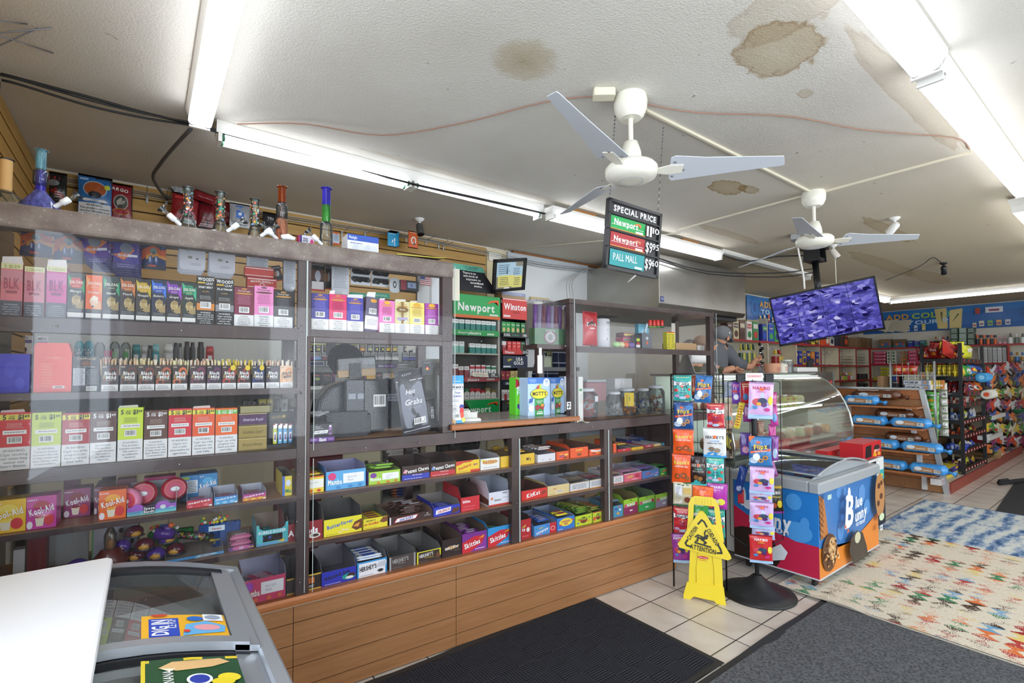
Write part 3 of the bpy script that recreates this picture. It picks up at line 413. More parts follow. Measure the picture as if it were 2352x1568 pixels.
def m_steel(c='b7b5ae',r0=.28):
 def f(nt,N,L,b):
  mp=coords(N,L,(.6,.6,1));n=noise(N,L,mp,1.6,3);r=ramp(N,[(.3,c),(.7,'8f8b82')]);L.new(n.outputs['Fac'],r.inputs[0]);L.new(r.outputs[0],b.inputs['Base Color']);iv(b,'Metallic',.85);n2=noise(N,L,coords(N,L,(1,1,40)),8,2);bump(N,L,b,n.outputs['Fac'],.03,.25)
 return NODEMAT('brushed_steel',f,r0)
STEEL=m_steel();hd=thing('exhaust_hood',(5.7,4.1,2.32),0,'large stainless steel exhaust hood under the ceiling above the deli area','hood');mb=MB().prism([(-.6,.05),(-.57,.0),(.58,0),(.58,.62),(-.6,.62)],-.95,.98,STEEL,'x');obj('steel_body',mb,hd,bevel=.004);mb=MB().box(-.9,.93,-.5,.5,-.05,-.001,'1f2225');obj('filter_bank',mb,hd);mb=MB().box(-.93,-.87,-.603,-.601,.07,.13,'23306b');art(mb,lambda x,y,k:(-.93+x,-.603-k,.07+y),.06,.06,[('l',.1,.3,.9,.8,3,'c8cce8')]);obj('maker_plate',mb,hd)
# display counter
WF=2.561
def m_oak(c1,c2,c3,axis=0,sc=1):
 def f(nt,N,L,b):
  s=[14,14,14];s[axis]=.9;mp=coords(N,L,tuple(q*sc for q in s));n=noise(N,L,mp,3.2,6,.65);mp2=coords(N,L,tuple(q*.25*sc for q in s));n2=noise(N,L,mp2,2,3);r=ramp(N,[(.28,c1),(.5,c2),(.75,c3)]);L.new(mixc(N,L,.4,n.outputs['Fac'],n2.outputs['Fac']),r.inputs[0]);sp=noise(N,L,coords(N,L),120,1);r2=ramp(N,[(.735,'000000'),(.76,'9a8c7c')]);L.new(sp.outputs['Fac'],r2.inputs[0]);L.new(mixc(N,L,.6,r.outputs[0],r2.outputs[0],'ADD'),b.inputs['Base Color']);bump(N,L,b,n.outputs['Fac'],.0008,.4)
 return NODEMAT('oak_laminate',f,.38)
M_OAK=m_oak('7d5534','986a44','a87a52');M_LIP=m_oak('85502c','a8683c','ba7c50');M_SHELF=m_oak('8a6243','a57a57','b78d69')
def m_brown(nt,N,L,b):
 mp=coords(N,L);n=noise(N,L,mp,6,5);r=ramp(N,[(.3,'3b2928'),(.7,'50403d')]);L.new(n.outputs['Fac'],r.inputs[0]);sp=noise(N,L,mp,85,2);r2=ramp(N,[(.68,'000000'),(.74,'6a6460')]);L.new(sp.outputs['Fac'],r2.inputs[0]);L.new(mixc(N,L,.7,r.outputs[0],r2.outputs[0],'ADD'),b.inputs['Base Color']);bump(N,L,b,n.outputs['Fac'],.002,.4)
M_BROWN=NODEMAT('chipped_brown_paint',m_brown,.32)
def m_dusty(nt,N,L,b):
 mp=coords(N,L);n=noise(N,L,mp,9,5);r=ramp(N,[(.3,'5b4b46'),(.6,'7d726a'),(.8,'958b81')]);L.new(n.outputs['Fac'],r.inputs[0]);sp=noise(N,L,mp,70,3);r2=ramp(N,[(.6,'000000'),(.75,'8a8680')]);L.new(sp.outputs['Fac'],r2.inputs[0]);L.new(mixc(N,L,.6,r.outputs[0],r2.outputs[0],'ADD'),b.inputs['Base Color']);bump(N,L,b,sp.outputs['Fac'],.002,.5)
M_DUST=NODEMAT('dusty_brown_paint',m_dusty,.7);PLEX=PANE('acrylic_sheet',dust=.008,refl=.4);PLEX2=PANE('painted_haze_acrylic',dust=.02,refl=.9);PLEX3=PANE('case_acrylic',dust=.012,refl=.5);EDGE=C('c9d3cf',.2);dc=thing('display_counter',CP(0,WF,0),-CA,'long brown display counter of glass-fronted candy and tobacco shelves with oak plank base','counter')  # left sheet's acrylic: extra dust paints in the milky haze of window reflection
def P2(name,*boxes,mat=None,bevel=0,par=None):
 mb=MB()
 for b in boxes:mb.box(*b[:6],(b[6]if len(b)>6 else mat)or M_BROWN)
 return obj(name,mb,par or dc,bevel=bevel)
U0=-.62;UE=3.30;mb=MB().box(U0,UE,.006,.03,.004,.47,C('3a2414',.7));zs=[.465,.386,.283,.180,.077,.006]
for ua,ub in ((U0,.46),(.463,1.33),(1.333,UE)):
 for i in range(5):mb.box(ua,ub,.0,.02,zs[i+1]+.002,zs[i]-.002,M_OAK)
mb.box(UE-.02,UE,.02,.5,.004,.5,M_OAK);obj('base_panel',mb,dc);mb=MB().prism([(-.012,.472),(-.016,.485),(-.016,.498),(-.008,.51),(.04,.51),(.04,.472)],U0,UE,M_LIP,'x');mb.box(U0,UE,-.003,.01,.464,.472,'b9a890');obj('base_moulding',mb,dc);P2('base_deck',(U0,UE,.02,.46,.49,.508),mat=M_SHELF)
for a,b,z0,z1 in ((.47,.53,.51,2.13),(1.722,1.785,.51,1.17),(2.52,2.60,.51,1.17),(3.245,3.30,.51,1.17),(1.245,1.31,1.232,2.14),(2.205,2.262,1.232,2.05),(3.80,3.852,1.232,2.06)):
 P2('post',(a,b,0,.045,z0,z1),bevel=.002)
for u in (-.3,1.2,2.0,3.25):P2('back_post',(u,u+.05,.44,.48,.51,1.17))
P2('rail',(U0,.47,.0,.05,1.165,1.215),(U0,.47,.0,.05,1.738,1.797),bevel=.002);P2('rail',(.53,3.30,.0,.05,1.165,1.232),bevel=.002);P2('rail',(.53,1.245,.0,.05,1.73,1.795),bevel=.002);mb=MB().prism([(-.006,2.13),(-.012,2.14),(-.012,2.205),(0,2.222),(.42,2.222),(.42,2.20),(.05,2.20),(.05,2.13)],U0,1.31,M_DUST,'x');obj('top_board',mb,dc,bevel=.002);mb=MB().box(2.20,3.855,-.003,.40,2.05,2.083,M_BROWN);obj('top_board',mb,dc,bevel=.002);P2('shelf',(U0,.47,.03,.40,1.775,1.797));P2('shelf',(.53,1.245,.03,.40,1.775,1.795));P2('shelf',(U0,.47,.002,.40,1.480,1.507));P2('shelf',(U0,.47,.03,.42,1.19,1.215),mat=M_SHELF)
def shelf(ua,ub,z,t=.024):
 mb=MB().box(ua,ub,.004,.42,z-t,z,M_SHELF);mb.box(ua,ub,.0,.004,z-t,z-.001,M_BROWN);obj('shelf',mb,dc)
shelf(U0,.47,.985);shelf(U0,.47,.765)
for ua,ub in ((.53,1.722),(1.785,2.52),(2.60,3.245)):shelf(ua,ub,.982);shelf(ua,ub,.752)
P2('shelf',(2.262,3.80,.02,.40,1.735,1.757));P2('rail',(2.262,3.80,.0,.02,1.715,1.757));P2('shelf',(.53,1.245,.03,.45,1.212,1.232),mat=M_SHELF);P2('shelf',(2.262,3.30,.03,.45,1.212,1.232),mat=M_SHELF);P2('shelf',(3.30,3.852,.0,.40,1.165,1.232));P2('side_panel',(3.25,3.30,.05,.46,.51,1.165));P2('side_panel',(U0-.01,U0,.0,.46,.0,2.2));P2('back_post',(1.25,1.30,.36,.40,1.232,2.2));P2('back_post',(2.21,2.26,.36,.40,1.232,2.05));P2('back_post',(3.80,3.85,.36,.40,1.232,2.05));P2('back_post',(.46,.52,.36,.40,1.2,2.2));P2('side_shelf',(1.965,2.205,.052,.22,1.735,1.765),(1.97,1.995,.06,.09,1.58,1.735));
def sheet(a,b,z0,z1,y=-.006,m=None,edge=True):
 mb=MB().add([(a,y,z0),(b,y,z0),(b,y,z1),(a,y,z1)],[(0,1,2,3)],m or PLEX);
 if edge:
  for e in (a,b):mb.box(e-.0012,e+.0012,y-.001,y+.003,z0,z1,EDGE)
 obj('clear_sheet',mb,dc)
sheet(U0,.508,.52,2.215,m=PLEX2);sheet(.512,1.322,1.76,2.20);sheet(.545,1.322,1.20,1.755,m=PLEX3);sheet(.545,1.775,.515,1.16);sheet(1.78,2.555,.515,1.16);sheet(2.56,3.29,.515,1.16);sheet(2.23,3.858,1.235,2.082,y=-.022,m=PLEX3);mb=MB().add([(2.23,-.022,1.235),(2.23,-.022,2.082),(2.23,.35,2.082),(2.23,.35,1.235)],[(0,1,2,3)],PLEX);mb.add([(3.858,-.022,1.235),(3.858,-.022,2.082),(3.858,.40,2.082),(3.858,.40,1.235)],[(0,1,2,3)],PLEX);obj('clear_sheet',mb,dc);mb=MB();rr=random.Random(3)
for k in range(46):u=rr.choice((.50,1.75,2.56,1.28,.49,2.23,3.83))+rr.uniform(-.02,.02);z=rr.uniform(.55,2.15);mb.ball((u,-.008,z),(.004,.002,.004),C('8a8683',.3,.7),6,4)
for u in (.0,-.4,.8,1.1,1.5,2.1,2.4):
 for z in (1.19,1.765):mb.ball((u,-.008,z),(.004,.002,.004),C('a5a19d',.3,.7),6,4)
obj('screw',mb,dc);lt=thing('service_counter',CP(1.32,WF-.03,1.245),-CA,'gray laminate service ledge with orange oak edge in the opening between the cases','countertop');mb=MB().box(-.02,.93,.02,.62,.0,.034,C('6e6760',.25));mb.box(.0,.9,.06,.6,.034,.036,C('8d877f',.18));obj('ledge_top',mb,lt);mb=MB().prism([(0,.0),(-.004,.006),(-.004,.026),(0,.032),(.02,.032),(.02,0)],-.03,.94,M_LIP,'x');obj('oak_edge',mb,lt)
# behind the counter
CREAM=C('cfc8a8',.5);GRY=C('a9a69c',.5);bc=thing('back_cabinet',(1.35,4.66,0),0,'low cream cabinet behind the counter with a round key lock','cabinet');mb=MB().box(-1.9,.34,-.45,0,.05,.95,CREAM);mb.box(-1.95,.36,-.47,.01,.95,.975,'b9b39a');obj('cabinet_body',mb,bc);mb=MB().lathe([(.016,0),(.016,.012),(.01,.016)],'33312c',14,MT((.21,-.45,.80))@RX(90,'X'));obj('key_lock',mb,bc);mb=MB()
for x in (-1.2,-.5,.0):mb.box(x,x+.006,-.453,-.449,.06,.94,C('8f896f',.6))
obj('door_gap',mb,bc);ob=thing('open_cabinet',(2.05,4.66,0),0,'open dark shelf unit behind the counter holding newspapers and snack packs','shelf');mb=MB().box(-.34,.20,-.42,-.40+.40,.05,.07,GRY);mb.box(-.34,.2,-.02,0,.05,1.1,C('2a2826',.7))
for z in (.40,.74,1.08):mb.box(-.34,.2,-.42,-.02,z,z+.02,GRY)
for x in (-.35,.19):mb.box(x,x+.02,-.42,0,.05,1.1,C('7d7a66',.6))
obj('cabinet_body',mb,ob);pc=MB();pc.box(-.05,.05,-.05,.05,0,1.16,C('b3ab95',.6));tag(obj('support_post',pc,None,(2.05,4.0,0),0),'short cream square post standing behind the lower counter','post');rr=random.Random(9)
for i in range(7):
 mb=MB().box(-.15,.15,-.12,.12,0,.016,C(('d9d5cf','c9c4be','e0dcd6')[i%3],.8),c=.003)
 for q in range(3):mb.box(-.14,.14,-.1215,-.12,.003+q*.004,.0045+q*.004,C('8e8a86'))
 obj('newspaper',mb,None,(1.94+rr.uniform(-.01,.01),4.40+rr.uniform(-.01,.01),.762+i*.017),R_(rr.uniform(-5,5)),('folded newspaper at the bottom of the pile behind the counter','folded newspaper, second from the bottom of the pile','folded newspaper, third from the bottom of the pile','folded newspaper in the middle of the pile','folded newspaper, third from the top of the pile','folded newspaper, second from the top of the pile','folded newspaper on top of the pile behind the counter')[i],'newspaper','newspapers in the pile behind the counter')
for i in range(4):
 L1=('orange and blue snack pack at the bottom of the dark shelf stack','orange and blue snack pack, second from the bottom','orange and blue snack pack, second from the top','orange and blue snack pack on top of the dark shelf stack')[i];mb=MB().ball((0,0,.012),(.08,.05,.013),FOIL('c9692a'),14,6);mb.ball((.0,-.02,.015),(.05,.035,.0115),FOIL('2a4a9a'),10,6);obj('snack_pack',mb,None,(1.93,4.36,.42+i*.026),R_(rr.uniform(-8,8)),L1,'snack','stacked packs in the dark shelf')
def blackbag(loc,r,label,sd=1):
 rr=random.Random(sd);mb=MB();q=[rr.uniform(0,6)for _ in range(6)]
 def f(a,b):
  th=a*2*pi;ph=b*pi;R=1+.12*sin(5*th+q[0]+4*b)+.08*sin(9*th+q[1]-6*b)+.06*sin(14*b+q[2])
  return (r[0]*R*sin(ph)*cos(th),r[1]*R*sin(ph)*sin(th),r[2]*(1-cos(ph))/1*.5*2*.5*(1+.05*sin(7*th)))
 mb.grid(f,40,24,C('101013',.18,0,.7));return tag(obj('plastic_bag',mb,None,loc),label,'bag')
blackbag((2.35,4.0,.55),(.2,.16,.75),'black plastic bag hanging behind the upper candy shelf beside the cream post',2);blackbag((3.05,3.9,.62),(.2,.15,.68),'black plastic bag behind the middle of the candy shelves',5);blackbag((2.75,4.05,.20),(.24,.18,.5),'lower black plastic bag behind the second candy shelf',7);st=C('6f7276',.5);mb=MB().box(-.5,.5,-.3,.3,.0,.9,'8f9aa6',c=.01);mb.box(-.48,.48,-.302,-.3,.1,.86,C('a9b6c2',.35));tag(obj('white_cabinet',mb,None,(4.25,4.25,0.02)),'pale gray cabinet far behind the orange candy boxes','cabinet');mb=MB().box(-.32,.32,-.18,.18,0,.5,C('a58a5c',.7));mb.box(-.36,.36,-.2,.2,.5,.52,C('8a7246',.7));tag(obj('wooden_crate',mb,None,(3.75,3.65,.35),R_(6)),'tan wooden crate behind the second candy shelf','crate');st_=thing('stool',(3.0,3.5,0),0,'gray metal stool standing behind the candy shelves','stool');mb=MB().lathe([(.16,.60),(.17,.62),(.16,.64)],'2b2b2b',20);obj('seat',mb,st_)
for k in range(4):
 a=pi/4+k*pi/2;mb=MB().tube([(.1*cos(a),.1*sin(a),.6),(.19*cos(a),.19*sin(a),.0)],.011,C('8b8f94',.3,.7));obj('leg',mb,st_)
rc=thing('office_chair',(1.0,3.35,0),R_(20),'dark red padded chair behind the counter with a round yellow emblem','chair');mb=MB().box(-.25,.25,-.25,.2,.42,.50,'5a1f24',c=.03);obj('seat',mb,rc,bevel=.01);mb=MB().box(-.26,.26,.18,.26,.55,1.08,'6a2228',c=.03);mb.ball((.1,.17,.70),(.05,.01,.05),'b8a04a',14,6);obj('backrest',mb,rc,bevel=.01);mb=MB().tube([(0,0,.42),(0,0,.08)],.03,C('1d1d1f'));
for k in range(5):mb.tube([(0,0,.09),(.25*cos(k*1.257),.25*sin(k*1.257),.05)],.016,C('1d1d1f'))
obj('pedestal',mb,rc)
def wshelf(x0,x1,z,y=4.66,dep=.28,t=.018,label='',m=None,riser=0):
 mb=MB().box(x0,x1,y-dep,y,z-t,z,m or C('8d8880',.5));mb.box(x0,x1,y-dep-.004,y-dep,z-t-.012,z+.002+riser,m or C('4d4a48',.4));return tag(obj('wall_shelf',mb),label,'shelf')
wshelf(-.6,1.02,1.655,label='pale wall shelf holding mouthwash and deodorant behind the left case');wshelf(.9,2.45,1.66,label='wall shelf behind the register with the upper row of leaf wrap packs',riser=.02);wshelf(.9,2.45,1.40,label='wall shelf behind the register with the lower row of leaf wrap packs');wshelf(.3,2.45,1.18,label='lowest wall shelf behind the black register');mb=MB().box(-.6,.85,4.60,4.63,1.28,1.60,C('2b2c2e',.6));mb.box(-.6,2.5,4.60,4.668,1.66,1.98,'c5c8c2');mb.box(.9,2.5,4.60,4.65,1.1,1.66,'b5b4ac');struct('trim_5',mb);mb=MB().box(-.6,1.1,4.58,4.66,1.0,1.28,C('3a1f20',.6));struct('trim_6',mb);PB=PY(4.40);BP=[(.9,0),(1,.03),(1,.70),(.85,.78),(.42,.85),(.42,.88),(.45,.88),(.45,1),(.3,1)]
def cap_stick(i,xc,w,yt,c1,c2,label,group='toiletries on the wall shelf behind the left case',prof=None):
 loc,rz,W,H=rect(PB,xc-w/2,xc+w/2,yt,zb=1.655);mb=MB();a=W/2;sec=[(cos(t)*a,sin(t)*a*.55)for t in (k*pi/8 for k in range(16))];mb.prism(sec,0,H*.55,C(c1,.35),'z',smooth=True);mb.prism([(x*.97,y*.97)for x,y in sec],H*.55,H*.9,C(c2,.3),'z',smooth=True);mb.prism([(x*.8,y*.8)for x,y in sec],H*.9,H,C(c2,.3),'z',smooth=True);mb.box(-a*.5,a*.5,-a*.56-.001,-a*.5,H*.15,H*.45,C('dfe3e3'));return obj('deodorant_stick',mb,None,loc,rz,label,'deodorant',group)
for i,(xc,w,yt,c1,c2,lb)in enumerate(((313,20,791,'1f6f78','2a8f96','teal deodorant stick right of the clear bottles'),(331,14,791,'a8adb0','c5cacc','narrow silver deodorant stick beside the teal one'),(358,16,790,'35a8b5','8fd0d6','aqua deodorant stick with a pale cap'),(387,22,791,'b9c0bf','dfe5e2','white and green deodorant stick with a wide pale cap'),(482,19,795,'a82a30','c23a3c','red deodorant stick right of the dark spray cans'))):
 cap_stick(i,xc,w,yt,c1,c2,lb)
for i,(xc,w,yt,c)in enumerate(((404,12,787,'3d4043'),(414,11,788,'7b8084'),(430,15,784,'2b2e33'),(443,13,786,'1c1d20'),(462,17,785,'26282d'),(345,12,793,'55595c'))):
 bottle(('dark spray can just right of the white deodorant','gray spray can between two dark ones','tall charcoal spray can, largest of the dark cans','black spray can beside the tall charcoal one','black spray can left of the red deodorant stick','small gray spray can between the silver and aqua sticks')[i],PB,xc,w,yt,1.655,[(1,0),(1,.72),(.8,.78),(.75,.8),(.75,1),(.6,1)],[(.8,c),(1,'15161a')],'spray_can','can','toiletries on the wall shelf behind the left case')
MW=[(.95,0),(1,.02),(1,.62),(.8,.7),(.4,.78),(.4,.99),(.35,1)]
for i,(xc,lb)in enumerate(((182,'teal mouthwash bottle, left one of the pair'),(204,'teal mouthwash bottle, right one of the pair'))):
 bottle(lb,PB,xc,24,768,1.655,MW,[(.62,'1f8f9e'),(.79,'2aa0b0'),(1,'20232a')],'mouthwash_bottle','bottle','mouthwash bottles',items=[('r',.1,.18,.9,.48,'e8eef0'),('r',.1,.25,.9,.42,'1d4f8f'),('t',.5,.34,.1,'LIST','ffffff',.6,1)])
CLR=PANE('clear_plastic','dfe8e8',.05,.9)
for i,(xc,w,yt,lb)in enumerate(((264,24,770,'clear water-like bottle with pale green label, left of two'),(289,24,772,'clear bottle with green round label, right of two'))):
 bottle(lb,PB,xc,w,yt,1.655,MW,[(.79,CLR),(1,'d5dad8')],'clear_bottle','bottle','clear bottles',items=[('r',.08,.12,.92,.52,'dfe8dc'),('e',.5,.3,.28,.14,'3f9f4a' if i else '9fd0a0')])
bottle('clear spray bottle behind the black tin carton',PB,229,26,772,1.655,MW,[(.79,CLR),(1,'b8c2d0')],'clear_bottle','bottle')
for i,(x0,x1,yt)in enumerate(((33,74,770),(85,110,772))):
 carton(('white and violet hair dye box with a portrait, larger of two','white and violet hair dye box, narrow one')[i],PB,x0,x1,yt,1.655,'e9e8ee',[('r',0,.72,1,.84,'6d5fa0'),('t',.5,.92,.09,'MEN','33333d',.8,1,0,0,.2),('e',.5,.28,.22,.26,'b88a72'),('e',.5,.47,.23,.12,'4a4450')]if i==0 else [('r',0,.6,1,.8,'6d5fa0'),('t',.5,.9,.1,'MEN','33333d',.8)],dep=.05,name='hair_dye_box')
for i in range(3):carton(('small pink pack, left of three','small pink pack in the middle of three','small pink pack, right of three')[i],PY(4.36),239+i*6.4,244.5+i*6.4,805,1.655,'d02a78',[('r',.2,.3,.8,.5,'f0f0f0')],dep=.02,name='small_pack')
def wrap(pl,x0,x1,yt,yb,base,band,label,txt='LEAF',accent='c9c35a',i=0,group='leaf wrap packs behind the register'):
 return pouch(label,pl,x0,x1,yt,yb,base,[('r',.04,.92,.96,.99,accent),('t',.5,.80,.10,txt,'e8e4d8',.7),('r',.12,.42,.88,.70,band),('e',.5,.55,.2,.1,accent),('r',.06,.05,.94,.3,'15151a'),('l',.12,.08,.88,.28,3,'b9b9b9')],.02,'leaf_wrap_pack','packet',group)
PS=PY(4.42);cols=['6b5a86','4a4f52','5a3a26','8e6a50','7b2c30','6f2f38','c96a22','8e94a0','2a2a2e','33333a','c9a13a','b9983a','5a4080','6a4a8a'];names=['violet','slate','brown','tan','crimson','wine red','orange','silver','black','charcoal','gold','dull gold','purple','lilac'];xs=[(706,720),(722,740),(742,757),(774,790),(792,806),(808,821),(824,840),(842,857),(859,871),(873,884),(885,898),(900,913),(926,936),(938,948)]
for i,(a,b)in enumerate(xs):
 wrap(PS,a,b,789,818,'17171b',cols[i],'black leaf wrap pack with a %s middle on the upper shelf behind the register'%names[i])
tabs=['7a4a80','6fa0d8','6a2a30','8c2c30','e2682c','7a2230','a82a3a','5a4a3a','7a2a50','c9c9c5','c9c9c5','c9c9c5','c9c9c5','3a3f8a','3a3f8a'];tn=['purple','light blue','maroon','red','orange','dark red','crimson','brown','plum',None,None,None,None,'blue','blue']
for i in range(15):
 a=706+i*16.2
 if i>12:a+=8
 lb='shelf tray label with a %s stripe under the leaf wraps'%tn[i]if tn[i]else 'shelf tray label in white and black under the leaf wraps';carton(lb,PY(4.385),a,a+15.4,809,1.66,'1a1a1e',[('r',.0,.35,1,.6,tabs[i]),('r',.06,.64,.94,.98,'e4e4e0'),('r',.1,.67,.9,.95,'26262a'),('l',.15,.7,.85,.92,2,'b5b5b5'),('l',.2,.08,.8,.28,1,'d5d5d5')],dep=.02,name='wrap_tray',cat='tray',group=None if tn[i]and tn[i]!='blue' else ('blue striped tray labels' if tn[i]else 'white and black tray labels'))
for (x0,x1,yt,yb,c,it,lb)in ((708,768,829,841,'202226',[('r',.02,.1,.6,.9,'dfe0dc'),('r',.03,.15,.59,.85,'20284a'),('r',.68,.1,.98,.9,'e0e0dc'),('r',.69,.16,.97,.84,'26262a'),('e',.05,.5,.05,.4,'3f7fc0')],'dark shelf edge strip with a blue logo under the upper leaf wraps'),(815,842,833,842,'111113',[('t',.5,.5,.6,'2 for 99','f0f0ea',.85)],'black shelf price strip reading 2 for 99'),(865,912,835,845,'3d2a58',[('t',.6,.5,.42,'BLACK','b98fd0',.4),('t',.2,.5,.4,'Game','e0e0ea',.25)],'purple shelf strip behind the register'),(914,935,835,845,'26262a',[('r',.03,.1,.97,.9,'e4e4e0'),('r',.06,.18,.94,.82,'26262a'),('l',.1,.25,.9,.78,3,'b0b0b0')],'small black and white warning strip at the end of the shelf edge')):
 carton(lb,PY(4.375),x0,x1,yt,None,c,it,yb=yb,dep=.003,name='shelf_strip',cat='label')
PS2=PY(4.45);lo=[(706,715,'1a2240','navy'),(716,738,'1b1b1f','black with green lettering'),(739,762,'241a1e','black with red lettering'),(762,770,'5a2a6a','purple'),(834,842,'6a2a30','dark red'),(863,878,'26201c','dark brown'),(879,897,'b9b9b8','silver'),(898,904,'d8b030','yellow'),(904,916,'6a6fb8','lavender')]
for a,b,c,nm in lo:
 pouch('%s cigar pouch in the lower row behind the register'%nm,PS2,a,b,855,885,c,[('t',.5,.78,.13,'SWEETS'[:5],'d07068',{'wd':.75,'arc':.5}),('r',.2,.4,.8,.6,'8aa03a' if 'green' in nm else '3a3438'),('r',.08,.05,.92,.28,'26262a')],.02,'cigar_pouch','packet','cigar pouches in the lower row')
carton('tall yellow open-top cigar carton in the lower row behind the register',PS2,842,862,853,1.40,'e0b020',[('r',0,.82,1,1,'c9a028'),('t',.5,.62,.1,'BACKS','d0302a',{'wd':.85,'arc':.4}),('e',.5,.22,.36,.14,'2a2a50'),('p',[(.15,.4),(.85,.66),(.9,.6),(.25,.34)],'6a3a20')],dep=.05)
for i,(a,b)in enumerate(((706,738),(739,761),(761,772),(817,842))):
 carton(('white price card under the navy pouches','white price card, second from the left behind the register','narrow white price card behind the register','white price card left of the yellow carton')[i],PY(4.37),a,b,887,None,'e6e6e2',[('l',.1,.3,.9,.8,2,'8a8a8a')],yb=894,dep=.003,name='price_card',cat='label')
# goods in the counter
PF=PW(WF+.06);PL_=PW(WF+.035);WARN=[['WARNING:','Cigar smoking','can cause lung','cancer and','heart disease.'],['WARNING:','Tobacco smoke','increases the risk','of lung cancer and','heart disease, even','in nonsmokers.'],['WARNING:','Cigar use while','pregnant can','harm you and','your baby.'],['WARNING:','This product','contains nicotine.','Nicotine is','an addictive','chemical.'],['WARNING:','Cigars are','not a safe','alternative to','cigarettes.'],['WARNING:','Cigar smoking can','cause cancers of the','mouth and throat,','even if you','do not inhale.']]
def warn(k,y0,y1,colr='6b6f78',w=.88):
 L=WARN[k];n=len(L);h=(y1-y0)/n
 return [('t',.5,y1-h*(i+.5),h*.62,s,colr,{'wd':w,'b':1})for i,s in enumerate(L)]
for i,(a,b,yt,c,yl,wk,lb)in enumerate(((2,54,605,'e3848e',1,0,'pink and red tall cigar carton with $1.29 band, at the left edge of the top shelf'),(56,104,613,'d98a9a',0,2,'tall rose cigar carton with a 2 cigars band and no flap'),(107,155,612,'d64a9c',0,1,'tall magenta cigar carton with white torn flap standing up'))):
 carton(lb,PF,a,b,yt,1.799,c,[('r',0,.9,1,1,'e9e9b0'),('t',.5,.945,.055,'2 $1.29' if i==0 else '2 CIGARS','9a9c5a',.85,1),('r',0,.66,1,.87,'d8949e' if i!=2 else 'd874b4'),('t',.5,.63,.2,'BLK','b05a6c' if i<2 else '9a2f74',.72,2),('r',.24,.44,.76,.49,'a85a66' if i<2 else '8f3a70'),('r',0,0,1,.3,'5a606c')]+warn(wk,.03,.25,'c9ccd2',.8),dep=.07,lid=(.03,1)if i!=1 else None)
ZZ=[(155,196,629,'c9322f','1b2620','Mango','2f9a55','mango green-leaf'),(197,236,632,'ef6a1f','ef6a1f','Orange','f4a050','bright orange'),(236,276,635,'123a2c','152420','Island','2aa06a','dark green with red under-title'),(276,312,637,'b5622e','2a1c16','Peach','d07c3c','brown and copper'),(312,348,641,'c9a21f','201c12','Pineapple','c9b02c','black and gold'),(348,383,642,'2358c0','14203c','Blueberry','3a7ae0','royal blue'),(383,418,645,'7a35a8','20142c','Grape','9a4ac8','purple'),(418,452,648,'1f8a64','14281f','Apple','38b488','teal green')]
for i,(a,b,yt,c,base,fl,leaf,nm)in enumerate(ZZ):
 face=[('p',[(.0,.98),(.25,.9),(.1,.7)],leaf),('p',[(1,.92),(.78,.7),(1,.55)],leaf),('p',[(.14,.84),(.3,.92),(.7,.92),(.86,.84),(.86,.74),(.7,.69),(.3,.69),(.14,.74)],c),('t',.5,.82,.06,'ZIG-ZAG','f0ead8',.78,2),('t',.5,.735,.03,'WRAPS','e0c890',.4),('t',.5,.62,.05,fl,'f2efe4',.72,1,0,0,.3),('e',.52,.42,.26,.11,'c7b27c' if i!=1 else 'f3ddc4'),('e',.5,.35,.17,.09,'b89d66' if i!=1 else 'e8c7a6'),('p',[(.3,.44),(.5,.55),(.8,.5),(.7,.44)],'a08850' if i!=1 else 'f6e4d0'),('e',.45,.30,.07,.025,'1a1a18'),('p',[(.55,.3),(.95,.45),(.95,.24),(.6,.22)],'a8905c' if i!=1 else 'e9b080'),('r',0,0,1,.24,'14161a'),('l',.08,.17,.92,.235,3,'8a8c90'),('r',.04,.05,.96,.15,'ecebe6')];carton('tall %s wrap carton with bearded head print on the top shelf'%nm,PF,a,b,yt,1.799,base,face,dep=.07,group=None)
for i,(a,b,yt,mid,t1)in enumerate(((452,494,634,'d8893a','HONEY BERRY'),(495,538,640,'8a8c90','PLATINUM'))):
 carton(('black cigar carton with amber fade and HONEY BERRY lettering','black cigar carton with PLATINUM lettering')[i],PF,a,b,yt,1.799,'151517',[('r',.0,.30,1,.5,mid),('r',0,.44,1,.52,'3a2c24'),('t',.5,.93,.065,'WOODS','f2f0ea',{'wd':.9,'b':2,'arc':-.2}),('r',.05,.845,.45,.875,'d8b030'),('t',.7,.85,.05,'LEAF','f2f0ea',.4,1),('t',.5,.77,.04,t1,'f2f0ea',.8,2),('t',.5,.68,.03,'15/2PK','c9a060',.4),('l',.15,.52,.85,.6,3,'a8a8a4'),('bar',.2,.34,.8,.47),('r',0,0,1,.28,'0f0f11')]+warn(5 if i==0 else 0,.02,.27,'f2f2f0',.9),dep=.07)
def entourage(a,b,yt,c,wk,lb,crown='c9903a',txt='8a3a5a',pl=PF,lower=.30,lid=None,extra=()):
 return carton(lb,pl,a,b,yt,1.799 if pl is PF else 1.797,c,[('p',[(.38,.94),(.35,.98),(.44,.96),(.5,1.0),(.56,.96),(.65,.98),(.62,.94)],crown),('t',.5,.91,.045,'Entourage','e9dcc0' if c in ('16161a','7c1c3c')else crown,.8,1),('e',.5,.84,.42,.022,crown),('l',.15,.56,.85,.8,8,txt),('bar',.24,.35,.76,.50),('r',0,0,1,lower,'eeedea')]+list(extra)+warn(wk,.03,lower-.02,'5d5f66',.85),dep=.07,lid=lid)
